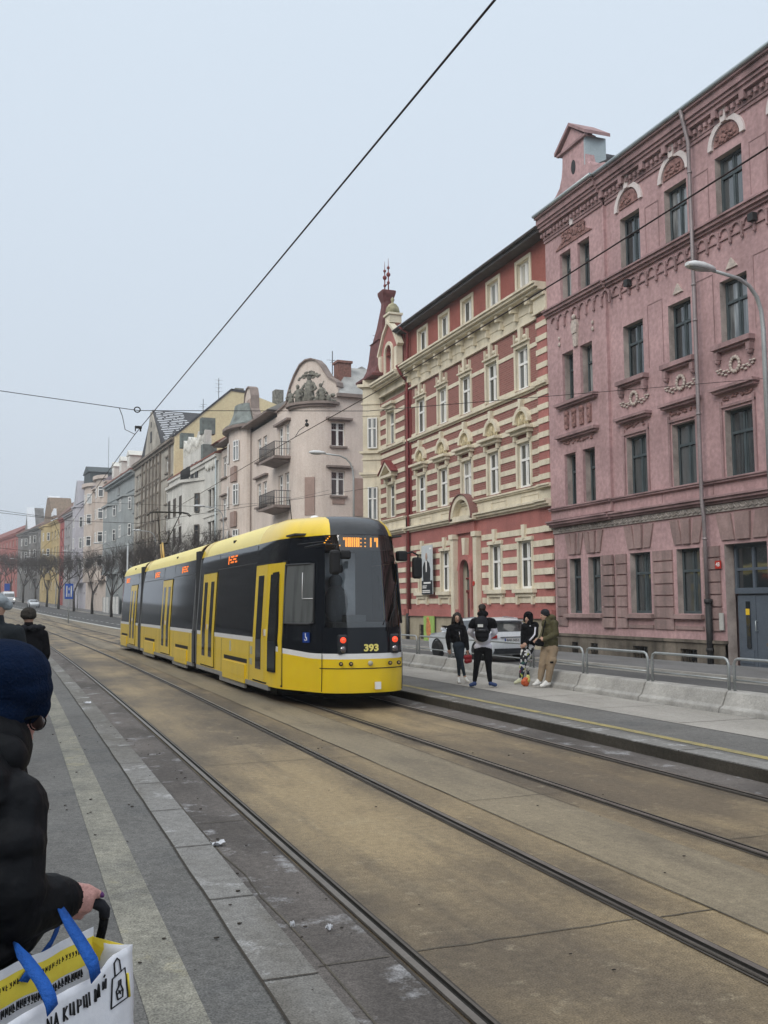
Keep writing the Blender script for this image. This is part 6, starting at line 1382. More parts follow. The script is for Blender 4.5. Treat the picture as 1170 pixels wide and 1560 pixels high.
# ================================================================ CARS
m_car = mat('car_white', (.62,.66,.70), .25, .03, 1, spec=.5, coat=.5); m_cg = glassmat('car_glass', (.02,.022,.025), (.09,.1,.1), .6)
def car_builder(paint, name='parked_car'):
    """estate car, local x across, y forward, rear at y=0, length 3.95, width 1.56"""
    r = empty(name); W = .78
    prof = [(0,.36),(.0,.60),(.04,.80),(.10,.90),(.30,1.22),(.45,1.29),(1.2,1.335),(2.0,1.29),(2.35,1.18),(2.95,.88),(3.6,.80),(3.88,.70),(3.95,.55),(3.95,.30),(3.8,.2),(.1,.22)]
    def hw(y, z):
        w_ = W*(1-.10*max(0, (y-3.3)/.65)**2-.05*max(0, (.25-y)/.25)**2); return w_*(1-.30*max(0, z-.86)/.48) if z > .86 else w_*(1-.06*max(0, .45-z)/.25)
    b = MB(); cols_ = (-1,-.86,-.4,0,.4,.86,1); vs = []
    for y, z in prof: vs += [(hw(y,z)*c_, y-(.0 if abs(c_) < 1 else -.03*(y < .2))-(.05*(abs(c_) == 1)*(y > 3.8)), z-(.03 if abs(c_) == 1 and z > .85 else 0)) for c_ in cols_]
    n = len(prof); k7 = 7
    b.add(vs, [(i*k7+j, i*k7+j+1, ((i+1) % n)*k7+j+1, ((i+1) % n)*k7+j) for i in range(n) for j in range(6)], 0, True)
    for s in (0, 6): b.add([vs[i*k7+s] for i in range(n)], [tuple(range(n))], 0, False)
    body_ = b.build('body', paint, r)
    # glass: rear, windscreen, side
    def gp_(pts, name_, m_, par=None, th_=.012):
        b = MB(); b.add(pts, [tuple(range(len(pts)))]); o = b.build(name_, m_, par or r); md = o.modifiers.new('t', 'SOLIDIFY'); md.thickness = th_; md.offset = 0; return o
    def P3(y, z, f, o=.012): return (hw(y, z)*f, y, z)
    gp_([(-.60,.105,.915),(.60,.105,.915),(.535,.275,1.185),(-.535,.275,1.185)], 'rear_window', m_cg)
    b = MB(); b.box(-.55,.55,.18,.36,1.235,1.26); b.build('roof_spoiler', paint, r, bevel=.01)
    gp_([(-.64,2.92,.91),(.64,2.92,.91),(.53,2.38,1.19),(-.53,2.38,1.19)], 'windscreen', m_cg)
    for s in (-1, 1):
        for pts in ([(.5,.93),(.62,1.2),(1.15,1.25),(1.15,.93)], [(1.2,.93),(1.2,1.25),(1.95,1.22),(2.0,.93)], [(2.05,.93),(2.0,1.22),(2.25,1.16),(2.7,.93)]):
            gp_([(s*(hw(y,z)+.006), y, z) for y, z in pts], 'side_window', m_cg)
        b = MB(); b.prism([(s*(W+.02),2.62),(s*(W+.15),2.60),(s*(W+.15),2.70),(s*(W+.02),2.74)], 2, .9, 1.0); b.build('wing_mirror', paint, r, bevel=.02)
        b = MB(); b.tube([(s*.56,.5,1.30),(s*.58,1.2,1.345),(s*.56,1.9,1.30)], .014, 5); b.build('roof_rail', m_chr, r)
        b = MB(); b.prism([(-.01,.72),(-.02,.80),(.05,.83),(.26,.80),(.22,.75),(.1,.72)], 0, s*(W-.26), s*(W+.004)); b.build('tail_lamp', mat('tail_lamp_red', (.35,.02,.02), .25, .1), r)
        for yw in (.72, 3.22):
            w_ = empty('wheel', (s*(W-.055), yw, .29)); w_.parent = r
            b = MB(); b.lathe([(.2,-.08),(.275,-.08),(.29,-.05),(.29,.05),(.275,.085),(.2,.085)], (0,0,0), 20).xf(Matrix.Rotation(s*PI/2, 4, 'Y')); b.build('tyre', m_rub, w_)
            b = MB(); b.lathe([(.2,.05),(.19,.075),(.12,.06),(.05,.08),(.001,.08)], (0,0,0), 20).xf(Matrix.Rotation(s*PI/2, 4, 'Y')); b.build('rim', m_chr, w_)
            b = MB(); b.tube([(s*(W-.01), yw+.325*math.cos(t_), .30+.325*math.sin(t_)) for t_ in [PI*k/12 for k in range(13)]], .022, 5); b.build('wheel_arch', m_rub, r)
    b = MB(); b.box(-.27,.27,-.03,-.012,.60,.72); pl = b.build('number_plate', mat('plate_white', (.6,.6,.6), .5, 0), r)
    b = MB(); b.box(-.27,-.225,-.034,-.03,.60,.72); b.build('blue_strip', mat('sign_blue', (.01,.05,.28)), pl)
    text_obj('plate_text', '8AK 5053', .105, m_iron, pl, Matrix.Translation((.02,-.034,.66)) @ Matrix.Rotation(PI/2, 4, 'X'), .002)
    b = MB(); b.box(-.62,.62,-.015,.1,.26,.42); b.build('bumper_insert', m_cap, r, bevel=.02); b = MB(); b.box(-.4,.4,-.02,.02,.745,.765); b.build('chrome_strip', m_chr, r)
    return r
cr0 = car_builder(m_car); cr0.location = (14.0, 26.6, -.02); cr0.rotation_euler.z = .10; tag(cr0, 'white estate car parked behind the guard rail and the four waiting people', 'car')
# far oncoming vehicles at the left edge
v2 = copy_tree(cr0); v2.location = (11.6+sx(175), 175, gz(175)); v2.rotation_euler.z = PI+th(175); tag(v2, 'distant pale car coming down the road at far left, behind the fur hatted person', 'car')
for ch in list(v2.children):
    if ch.name.startswith('number_plate'):
        for g3 in list(ch.children): bpy.data.objects.remove(g3)
        bpy.data.objects.remove(ch)
vn = empty('delivery_van', (10.4+sx(200), 200, gz(200)), th(200)+PI, 'distant white van on the road at the far left edge', 'van')
b = MB(); b.prism([(0,.35),(0,2.25),(3.3,2.3),(3.9,1.9),(4.3,1.25),(5.0,1.05),(5.05,.35)], 0, -.95, .95); b.build('body', m_car, vn, bevel=.08)
b = MB(); b.prism([(3.93,1.88),(4.32,1.25),(4.34,1.27),(3.96,1.92)], 0, -.85, .85); b.build('windscreen', m_cg, vn)
for s in (-1, 1):
    b = MB(); b.box(s*.8-.12, s*.8+.12, 5.04, 5.08, .75, .92); b.build('headlight', mat('headlight_on', (1,.95,.8), .5, 0, emit=2), vn)
    for yw in (.9, 4.1): b = MB(); b.lathe([(.34,-.1),(.34,.1),(.001,.1)], (0,0,0), 14).xf(Matrix.Rotation(PI/2, 4, 'Y')); b.v = [(p[0]+s*.86, p[1]+yw, p[2]+.34) for p in b.v]; b.build('wheel', m_rub, vn)

# ================================================================ houses on the near side of the street (out of frame; seen in reflections)
for i, (Y, L, H, colr, lb) in enumerate([(-18,26,13,(.30,.27,.22),'brownish house behind the camera on the near side of the street'),(8,25,15,(.22,.2,.18),'dark beige house on the near side level with the camera'),(34,25.5,14,(.27,.25,.24),'grey beige house on the near side opposite the striped building'),(60,25.5,15.5,(.24,.2,.17),'brown house on the near side opposite the salmon building'),(87,26,14.5,(.3,.27,.22),'sand coloured house on the near side opposite the white house'),(114,26,15,(.22,.21,.2),'dark grey house on the near side opposite the beige gable'),(141,26,14,(.2,.18,.16),'umber house on the near side opposite the blue grey house'),(168,26,15,(.24,.22,.19),'grey brown house on the near side opposite the cream house'),(196,27,15,(.2,.19,.17),'dark house on the near side opposite the lilac house'),(226,29,15,(.22,.2,.18),'farthest brown house on the near side of the street')]):
    row_house(-15+sx(Y), Y, th(Y)-PI, L, H, lb, mat('near_side_stucco_%s' % 'abcdefghijk'[i], tuple(q*.6 for q in colr), .9, .15), (1.5,4.8,8.1,11), tuple(1.2+3.2*k for k in range(int(L/3.2))), (1.2,1.7), m_wf, m_rroof, 3)
    C.objects  # keep
for o in [o for o in C.objects if o.get('category') == 'building' and o.location.x < -10]: o['group'] = 'buildings along the near side of the street'

# ================================================================ PEOPLE
def seg_sd(Pn, p):
    if p[0] == 'c':
        a, b_ = np.array(p[1]), np.array(p[2]); ab = b_-a; t_ = np.clip(((Pn-a) @ ab)/max(1e-9, ab @ ab), 0, 1); return np.linalg.norm(Pn-(a+t_[:, None]*ab), axis=1)-(p[3]+(p[4]-p[3])*t_)
    c_ = np.array(p[1]); r_ = np.array(p[2]); q = Pn-c_
    if len(p) > 4 and p[4] is not None: q = q @ np.array(p[4])
    k = np.linalg.norm(q/r_, axis=1); return (k-1)*r_.min()*np.clip(k, .5, 1.2)
def blob(name, prims, mats_, voxel=.012, parent=None, smooth_it=3, mi_of=None, noise_amp=0.):
    """one continuous skin grown round tapered limbs and ellipsoids; face material = nearest limb"""
    b = MB()
    for p in prims:
        if p[0] == 'c':
            a, c_ = Vector(p[1]), Vector(p[2]); d = (c_-a); n = 10
            if d.length > 1e-4:
                b.tube([a, a+d*.5, c_], [p[3], (p[3]+p[4])/2, p[4]], n)
            b.ell(p[1], (p[3],)*3, n=n, m=8); b.ell(p[2], (p[4],)*3, n=n, m=8)
        else: b.ell(p[1], p[2], n=14, m=10, rot=Matrix(p[4]) if len(p) > 4 and p[4] is not None else None)
    o = b.build(name, mats_, parent)
    rm = o.modifiers.new('r', 'REMESH'); rm.mode = 'VOXEL'; rm.voxel_size = voxel
    if smooth_it: sm = o.modifiers.new('s', 'SMOOTH'); sm.iterations = smooth_it; sm.factor = .5
    dg = bpy.context.evaluated_depsgraph_get(); me = bpy.data.meshes.new_from_object(o.evaluated_get(dg)); o.modifiers.clear(); old = o.data; o.data = me; bpy.data.meshes.remove(old)
    me.materials.clear(); [me.materials.append(q) for q in mats_]
    n = len(me.polygons); ce = np.empty(n*3); me.polygons.foreach_get('center', ce); ce = ce.reshape(-1, 3)
    D = np.array([seg_sd(ce, p) for p in prims]); idx = np.array([p[5] if p[0] == 'c' else p[3] for p in prims])[D.argmin(0)]
    me.polygons.foreach_set('material_index', idx.astype(np.int32)); me.polygons.foreach_set('use_smooth', [True]*n)
    if noise_amp:
        nv = len(me.vertices); cos = np.empty(nv*3); nos = np.empty(nv*3); me.vertices.foreach_get('co', cos); me.vertices.foreach_get('normal', nos)
        cos = cos.reshape(-1, 3); nos = nos.reshape(-1, 3); h = np.array([noise.noise(Vector(q)*9)+.5*noise.noise(Vector(q)*22) for q in cos]); me.vertices.foreach_set('co', (cos+nos*(h*noise_amp)[:, None]).ravel())
    me.update(); return o
def cloth(name, c, var=.15, rough=.92): return mat(name, c, rough, var, 6, bump=.5, bscale=30, spec=.15)
k_blk = cloth('black_cloth', (.006,.006,.0075)); k_blk2 = cloth('charcoal_cloth', (.022,.023,.028)); k_jean = cloth('dark_blue_denim', (.028,.038,.052)); k_whc = cloth('white_cotton', (.60,.59,.66), .06); k_skin = mat('skin', (.44,.27,.20), .55, .08, 8); k_hair = mat('dark_hair', (.018,.013,.010), .6, .2, 20); k_shw = mat('white_shoe', (.66,.65,.62), .6, .08); k_shb = mat('blue_shoe', (.022,.045,.13), .6, .2, 20); k_ol = cloth('olive_nylon', (.075,.068,.036), .2); k_bei = cloth('beige_cotton', (.27,.205,.14), .12); k_red = mat('red_leather', (.25,.012,.018), .4, .2, 6); k_ylw = mat('pale_yellow_shoe', (.62,.62,.42), .6, .1); k_lip = mat('lips', (.33,.12,.11), .5, 0); k_eye = mat('eye_dark', (.02,.015,.012), .3, 0); k_or = mat('orange_plastic', (.50,.10,.035), .4, .35, 14, bump=.6); k_yb = mat('yellow_plastic', (.55,.50,.16), .4, .3, 14)
# patterned trousers
mt = bpy.data.materials.new('patterned_cloth'); mt.use_nodes = True; n_ = mt.node_tree; tcx = n_.nodes.new('ShaderNodeTexCoord'); vo = n_.nodes.new('ShaderNodeTexVoronoi'); vo.inputs['Scale'].default_value = 22; n_.links.new(tcx.outputs['Object'], vo.inputs['Vector'])
sv = n_.nodes.new('ShaderNodeSeparateColor'); n_.links.new(vo.outputs['Color'], sv.inputs[0]); cr_ = n_.nodes.new('ShaderNodeValToRGB'); cr_.color_ramp.interpolation = 'CONSTANT'; el = cr_.color_ramp.elements
el[0].color = (.012,.012,.014,1); el[0].position = 0; el[1].position = .36; el[1].color = (.62,.62,.62,1)
for p_, c_ in ((.74,(.42,.47,.10,1)),(.79,(.02,.03,.08,1)),(.90,(.04,.11,.10,1)),(.95,(.16,.04,.08,1))): x = el.new(p_); x.color = c_
n_.links.new(sv.outputs[0], cr_.inputs[0]); n_.links.new(cr_.outputs[0], n_.nodes['Principled BSDF'].inputs['Base Color']); n_.nodes['Principled BSDF'].inputs['Roughness'].default_value = .9; k_pat = mt
def hand(wx, d, s=1., mi=0, side=1, curl=.5):
    """palm, four unequal bent fingers and a thumb from the side of the palm; wx wrist, d forearm direction"""
    w_ = Vector(wx); d = Vector(d).normalized(); a = d.cross(Vector((0,1,0))); a = a.normalized() if a.length > .1 else Vector((1,0,0)); f = a.cross(d).normalized()
    pr = [('c', tuple(w_), tuple(w_+d*.06*s), .022*s, .026*s, mi), ('c', tuple(w_+a*.015*s+d*.03*s), tuple(w_+a*.02*s+d*.07*s), .02*s, .016*s, mi), ('c', tuple(w_-a*.015*s+d*.03*s), tuple(w_-a*.02*s+d*.07*s), .02*s, .016*s, mi)]
    for i, L_ in enumerate((.062,.072,.068,.052)):
        o = w_+a*(-.03+.02*i)*s+d*.075*s; m1 = o+d*L_*.5*s+f*curl*.02*s; m2 = m1+(d*(1-curl)+f*curl*side).normalized()*L_*.5*s
        pr += [('c', tuple(o), tuple(m1), .0095*s, .0088*s, mi), ('c', tuple(m1), tuple(m2), .0088*s, .0075*s, mi)]
    t0 = w_-a*.026*s+d*.02*s; t1 = t0-a*.03*s+d*.03*s; pr += [('c', tuple(t0), tuple(t1), .013*s, .011*s, mi), ('c', tuple(t1), tuple(t1+d*.026*s), .011*s, .009*s, mi)]
    return pr
def head(c, face, s=1., hair=None, mi=0, lip=None, eye=None):
    """head with nose, brow, chin and ears; face = horizontal direction it looks"""
    c = Vector(c); f = Vector(face).normalized(); r_ = f.cross(Vector((0,0,1))).normalized(); u = Vector((0,0,1))
    rot = Matrix((r_, f, u)).transposed()
    pr = [('e', tuple(c), (.074*s,.09*s,.105*s), mi, [list(x) for x in rot]), ('e', tuple(c+f*.03*s-u*.05*s), (.052*s,.055*s,.055*s), mi, [list(x) for x in rot]), ('c', tuple(c+f*.082*s+u*.01*s), tuple(c+f*.104*s-u*.022*s), .009*s, .014*s, mi), ('c', tuple(c+f*.04*s-u*.092*s), tuple(c+f*.06*s-u*.09*s), .022*s, .02*s, mi)]
    for k in (-1, 1): pr += [('c', tuple(c+r_*k*.075*s+u*.01*s), tuple(c+r_*k*.078*s-u*.02*s), .014*s, .01*s, mi)]
    if eye is not None:
        for k in (-1, 1): pr.append(('e', tuple(c+f*.082*s+r_*k*.03*s+u*.012*s), (.014*s,.012*s,.009*s), eye))
        pr.append(('e', tuple(c+f*.085*s-u*.048*s), (.024*s,.012*s,.008*s), lip))
    return pr
def S3(ox, oz, k): return lambda x, z, y=0.: ((x-ox)*k, y, (oz-z)*k)
def person(name_label, loc, rz, prims, mats_, voxel=.010, group=None, namp=.004):
    r = empty('person', loc, rz, name_label, 'person', group); o = blob('body', prims, mats_, voxel, r, 2, noise_amp=namp); return r
GP = 'people waiting on the far platform'
# 1: girl in cropped black jacket, jeans, white shoes
q = S3(290, 1385, .00133); f_ = (-.0, -1, 0)
pr = head(q(275, 398), (.12,-1,0), .80, mi=0, lip=5, eye=6)
pr += [('c', q(280,450), q(285,500), .045, .05, 2), ('c', q(190,545,0), q(345,545,0), .075, .075, 1), ('e', q(272,620), (.145,.10,.12), 1), ('e', q(280,690), (.14,.10,.10), 1), ('c', q(205,730), q(355,730), .06, .06, 1),
 ('c', q(160,545), q(128,680,.01), .062, .055, 1), ('c', q(128,680,.01), q(145,850,-.03), .055, .04, 1), ('c', q(365,545), q(405,690,.01), .062, .055, 1), ('c', q(405,690,.01), q(425,860,-.03), .055, .04, 1),
 ('e', q(290,800), (.115,.085,.09), 3), ('c', q(255,820,.0), q(290,1040,.02), .082, .052, 3), ('c', q(290,1040,.02), q(292,1270,.05), .052, .030, 3), ('c', q(330,820,.03), q(322,1040,-.04), .082, .052, 3), ('c', q(322,1040,-.04), q(375,1265,-.03), .052, .030, 3),
 ('c', q(290,1300,.05), q(285,1350,-.02), .034, .036, 4), ('c', q(285,1352,-.0), q(295,1362,-.08), .036, .028, 4), ('c', q(385,1300,-.03), q(410,1340,-.07), .034, .034, 4), ('c', q(400,1340,-.05), q(440,1355,-.09), .034, .026, 4), ('c', q(290,1230,.05), q(290,1300,.05), .028,.03, 0), ('c', q(372,1240,-.03), q(383,1300,-.03), .028,.03, 0)]
pr += hand(q(148,862,-.03), (.12,-.2,-1), .8, 0)+hand(q(428,872,-.03), (.05,-.2,-1), .8, 0)
g1 = person('girl with long dark hair in cropped black jacket and jeans, holding a small red handbag', (8.47, 18.4, .135), -.41, pr, [k_skin, k_blk, k_blk, k_jean, k_shw, k_lip, k_eye], group=GP)
blob('hair', [('e', q(278,375,.03), (.082,.085,.10), 0), ('c', q(215,400,.02), q(205,500,.0), .035, .04, 0), ('c', q(335,400,.02), q(350,500,.0), .03, .04, 0), ('c', q(275,400,.06), q(280,520,.07), .07, .07, 0), ('c', q(225,350,-.02), q(212,450,-.03), .025, .03, 0), ('c', q(320,350,-.02), q(335,450,-.03), .02, .026, 0)], [k_hair], .009, g1, 2)
MB().tube([q(300,600,-.115), q(318,735,-.115)], .008, 5).build('zip', m_chr, g1)
hb = empty('handbag', g1.location, g1.rotation_euler.z, 'small red handbag hanging from the hand of the girl in the black jacket', 'handbag')
blob('bag_body', [('c', q(395,990,-.04), q(460,985,-.04), .05, .05, 0), ('c', q(405,1050,-.04), q(455,1040,-.04), .05, .05, 0)], [k_red], .01, hb, 2); MB().tube([q(390,960,-.04), q(415,905,-.05), q(435,900,-.05), q(465,955,-.04), q(485,1020,-.03)], .008, 5).build('strap', k_blk, hb)
# 2: backpack person seen from behind
q = S3(660, 1440, .001277)
pr = head(q(662,258), (-.1,1,0), .80, mi=0, lip=0)+[('e', q(668,335,-.02), (.11,.09,.07), 2), ('c', q(560,455), q(770,455), .085, .085, 1), ('e', q(665,560), (.16,.105,.17), 1), ('e', q(665,700), (.165,.11,.16), 2+1), ('c', q(575,830), q(755,830), .065, .065, 3),
 ('c', q(535,460), q(505,520,.02), .08, .08, 1), ('c', q(805,460), q(825,520,.02), .08, .08, 1), ('c', q(505,545,.02), q(475,610,.04), .066, .06, 3), ('c', q(475,615,.04), q(540,690,.16), .055, .04, 3), ('c', q(825,545,.02), q(850,615,.04), .066, .06, 3), ('c', q(850,620,.04), q(790,680,.16), .055, .04, 3),
 ('e', q(665,880), (.155,.10,.08), 4), ('c', q(595,900), q(562,1110), .092, .062, 4), ('c', q(562,1110), q(532,1330,.02), .062, .045, 4), ('c', q(735,900), q(742,1120), .092, .062, 4), ('c', q(742,1120), q(762,1335,.02), .062, .045, 4)]
pr += [('c', q(530,1385), q(470,1402,-.02), .042, .036, 5), ('c', q(525,1418), q(445,1422,-.02), .024, .02, 6), ('c', q(765,1385), q(840,1402,-.02), .042, .036, 5), ('c', q(770,1420), q(860,1424,-.02), .024, .02, 6)]
pr += hand(q(545,690,.17), (.5,.6,.1), .85, 0)+hand(q(785,680,.17), (-.5,.6,.1), .85, 0)
g2 = person('person seen from behind with a big black backpack, white long sleeves and blue shoes', (8.5, 17.35, .135), -.43, pr, [k_skin, k_blk, k_blk, k_whc, k_blk, k_shb, k_shw], group=GP)
blob('hair', [('e', q(660,232,.0), (.076,.08,.062), 0), ('e', q(660,255,-.03), (.07,.06,.06), 0)], [k_hair], .009, g2, 1)
bp_ = empty('backpack', g2.location, g2.rotation_euler.z, 'large black backpack with a white label on the back of the person in white sleeves', 'backpack')
blob('pack_body', [('e', q(645,470,-.14), (.125,.09,.14), 0), ('e', q(648,620,-.15), (.14,.10,.16), 0), ('e', q(650,680,-.16), (.13,.09,.10), 0)], [k_blk2], .01, bp_, 3)
blob('front_pocket', [('c', q(580,660,-.235), q(715,660,-.235), .05, .05, 0), ('c', q(590,600,-.225), q(705,600,-.225), .04, .04, 0)], [k_blk], .01, bp_, 2)
b = MB(); x0_, _, z0_ = q(585,532); x1_, _, z1_ = q(665,490); b.box(x0_, x1_, -.245, -.225, z0_, z1_); b.build('label_patch', m_white, bp_)
MB().tube([q(560,580,-.235), q(650,572,-.26), q(735,580,-.235)], .004, 4).build('zip', m_chr, bp_); MB().tube([q(600,375,-.1), q(645,345,-.12), q(690,375,-.1)], .012, 5).build('grab_handle', k_blk, bp_)
# 3: hooded person in patterned trousers leaning on the rail
q = S3(370, 1370, .0013)
pr = head(q(352,378), (-.35,-1,0), .74, mi=0, lip=4, eye=5)+[('c', q(375,420), q(385,460), .06, .07, 1), ('c', q(325,500,.02), q(475,480,.05), .085, .085, 1), ('e', q(395,590,.04), (.15,.11,.16), 1), ('e', q(380,700,.04), (.145,.11,.12), 1), ('c', q(320,745), q(440,740,.05), .065, .065, 1),
 ('c', q(480,490,.03), q(478,620,-.03), .068, .06, 1), ('c', q(478,620,-.03), q(345,735,-.12), .058, .042, 1), ('c', q(310,500,.03), q(290,620,.02), .06, .055, 1), ('c', q(290,620,.02), q(275,740,-.06), .05, .04, 1),
 ('e', q(345,800,.04), (.13,.11,.09), 2), ('c', q(330,810,.0), q(285,990,-.12), .10, .08, 2), ('c', q(285,990,-.12), q(245,1260,-.08), .078, .05, 2), ('c', q(390,810,.06), q(325,960,-.05), .10, .085, 2), ('c', q(325,960,-.03), q(390,1000,.14), .078, .055, 2),
 ('c', q(245,1315,-.08), q(150,1340,-.13), .042, .032, 3), ('c', q(225,1300,-.08), q(180,1330,-.11), .04, .04, 3), ('c', q(395,985,.17), q(355,1000,.10), .04, .034, 3)]
pr += hand(q(335,745,-.13), (-.6,-.3,-.6), .8, 0)+hand(q(272,752,-.07), (.1,-.2,-1), .8, 0)
g3 = person('person in black hoodie with white sleeve stripe and colourful patterned trousers', (9.66, 17.64, .135), -.44, pr, [k_skin, k_blk, k_pat, k_ylw, k_lip, k_eye], group=GP)
blob('hood', [('e', q(378,335,.03), (.10,.095,.105), 0), ('c', q(320,330,-.03), q(318,400,-.03), .028, .03, 0), ('c', q(425,340,-.01), q(415,420,-.02), .035, .04, 0), ('c', q(330,300,-.06), q(400,295,-.05), .03, .03, 0)], [k_blk], .009, g3, 2)
b = MB(); st = [q(478,500,-.065), q(470,560,-.075), q(462,610,-.11), q(430,650,-.145), q(378,700,-.175)]; b.tube(st, .018, 6); b.build('sleeve_stripe', k_whc, g3)
b = MB(); b.ell(q(398,480,-.06), (.014,.008,.012)); b.build('chest_logo', k_whc, g3)
# 4: olive jacket, beige cargo trousers
q = S3(600, 1430, .00129)
pr = head(q(578,370), (-1,-.5,0), .78, mi=0, lip=4, eye=5)+[('c', q(620,420), q(640,450), .06, .07, 1), ('e', q(680,400,.02), (.10,.09,.065), 1), ('c', q(600,490,.0), q(720,490,.03), .09, .09, 1), ('e', q(670,600,.02), (.15,.12,.17), 1), ('e', q(660,740,.02), (.155,.12,.14), 1), ('c', q(590,800), q(725,800,.02), .07, .07, 1),
 ('c', q(720,490,-.05), q(735,640,-.09), .075, .068, 1), ('c', q(735,640,-.09), q(570,715,-.16), .062, .045, 1), ('c', q(610,490,.1), q(560,630,.08), .06, .05, 1), ('c', q(560,630,.08), q(500,720,-.02), .05, .04, 1),
 ('e', q(655,860,.02), (.14,.115,.09), 2), ('c', q(590,870,.03), q(540,1080,.0), .098, .078, 2), ('c', q(540,1080,.0), q(500,1310,.03), .078, .055, 2), ('c', q(700,870,.0), q(655,1090,-.05), .10, .082, 2), ('c', q(655,1090,-.05), q(615,1320,-.03), .08, .058, 2), ('e', q(700,1020,-.06), (.06,.06,.085), 2),
 ('c', q(495,1355,.03), q(400,1385,-.03), .042, .032, 3), ('c', q(470,1330,.02), q(440,1370,.0), .04, .04, 3), ('c', q(620,1365,-.03), q(510,1398,-.10), .045, .034, 3), ('c', q(590,1345,-.04), q(550,1380,-.07), .042, .042, 3)]
pr += hand(q(562,718,-.165), (-1,-.1,0), .85, 0)+hand(q(492,728,-.03), (-.8,-.3,-.3), .85, 0)
g4 = person('person in olive green jacket, dark beanie, beige cargo trousers and white trainers', (9.57, 16.77, .135), -.45, pr, [k_skin, k_ol, k_bei, k_shw, k_lip, k_eye], group=GP)
blob('beanie', [('e', q(592,325,.0), (.088,.09,.075), 0), ('e', q(600,345,.0), (.085,.088,.05), 0)], [k_blk2], .009, g4, 2)
cb = empty('crossbody_bag', g4.location, g4.rotation_euler.z, 'small black bag held in front by the person in the olive jacket', 'handbag')
blob('bag_body', [('c', q(470,770,-.12), q(520,780,-.12), .06, .055, 0), ('e', q(500,730,-.14), (.06,.05,.05), 0)], [k_blk], .01, cb, 2); MB().tube([q(590,440,-.1), q(560,560,-.14), q(520,720,-.16)], .012, 5).build('strap', k_blk, cb)
b = MB(); b.box(*[v for v in (q(640,1065)[0], q(690,1065)[0])], -.14, -.12, q(0,1065)[2], q(0,1040)[2]); b.build('pocket_tag', k_blk, g4)
# plastic bag on the ground
ob = empty('plastic_bag', (9.33, 17.2, .135), -.45, 'orange and yellow plastic shopping bag standing on the ground between two waiting people', 'bag')
blob('bag_body', [('e', (0,0,.07), (.085,.07,.075), 0), ('e', (.02,.0,.13), (.06,.05,.05), 0), ('e', (.055,0,.18), (.035,.03,.05), 1), ('e', (.06,0,.11), (.04,.05,.05), 1)], [k_or, k_yb], .008, ob, 1, noise_amp=.012)
blob('bag_knot', [('e', (.06,.02,.25), (.03,.03,.035), 0), ('c', (.06,.02,.28), (.03,.02,.31), .01, .008, 0), ('c', (.06,.02,.28), (.09,.02,.31), .01, .008, 0)], [k_blk2], .007, ob, 1)
# far left pedestrians on the near platform
def back_person(label, loc, rz, hat, coat, s_=1., fur=False, cap=False):
    pr = head((0,0,1.56), (0,1,0), .92, mi=0, lip=0)+[('c', (0,-.01,1.42),(0,-.01,1.47),.07,.065,1), ('c', (-.13,-.01,1.32),(.13,-.01,1.32),.10,.10,1), ('e', (0,0,1.15),(.22,.15,.22),1), ('e',(0,0,.88),(.225,.16,.25),1), ('c',(-.2,0,1.33),(-.25,.02,1.05),.07,.06,1), ('c',(-.25,.02,1.05),(-.2,.18,.92),.06,.045,1), ('c',(.2,0,1.33),(.25,.02,1.05),.07,.06,1), ('c',(.25,.02,1.05),(.2,.18,.92),.06,.045,1),
      ('c',(-.09,0,.8),(-.1,.02,.45),.09,.065,2), ('c',(-.1,.02,.45),(-.1,0,.1),.06,.045,2), ('c',(.09,0,.8),(.1,.02,.45),.09,.065,2), ('c',(.1,.02,.45),(.1,0,.1),.06,.045,2), ('c',(-.1,-.02,.04),(-.11,.14,.035),.045,.04,3), ('c',(.1,-.02,.04),(.11,.14,.035),.045,.04,3)]
    pr += hand((-.19,.2,.91), (.3,.6,-.5), .9, 0)+hand((.19,.2,.91), (-.3,.6,-.5), .9, 0)
    r = person(label, loc, rz, pr, [k_skin, coat, k_blk, k_blk], .014, namp=.006); r.scale = (s_,)*3
    hp = [('e',(0,0,1.63),(.105,.115,.085),0),('e',(0,-.01,1.59),(.11,.12,.06),0)]
    if cap: hp = [('e',(0,0,1.64),(.11,.12,.07),0),('c',(-.1,0,1.6),(.1,0,1.6),.05,.05,0),('e',(0,.0,1.70),(.06,.06,.03),0)]
    blob('hat', hp, [hat], .012, r, 1, noise_amp=.01 if fur else 0)
    if fur: blob('fur_collar', [('e',(.17*math.cos(a),.02+.13*math.sin(a),1.42),(.06,.06,.05),0) for a in [k*PI/5 for k in range(10)]], [k_blk2], .012, r, 1, noise_amp=.02)
    return r
back_person('pedestrian in dark fur hat and fur collared black coat, seen from behind', (.17, 14, .13), -.1, mat('brown_fur', (.035,.03,.025), .95, .4, 30, bump=1.), k_blk, .94, fur=True)
back_person('pedestrian in pale grey cap and dark coat at the left edge', (-.17, 11, .13), -.2, mat('pale_cap', (.25,.28,.30), .8, .15, 9, bump=.6), cloth('dark_slate_coat', (.022,.026,.03)), 1.02, cap=True)
fp = back_person('tiny dark pedestrian on the far pavement beside the tram tail', (13.9+sx(78), 78, gz(78)+.0), .3, k_blk, k_blk2, 1.0)

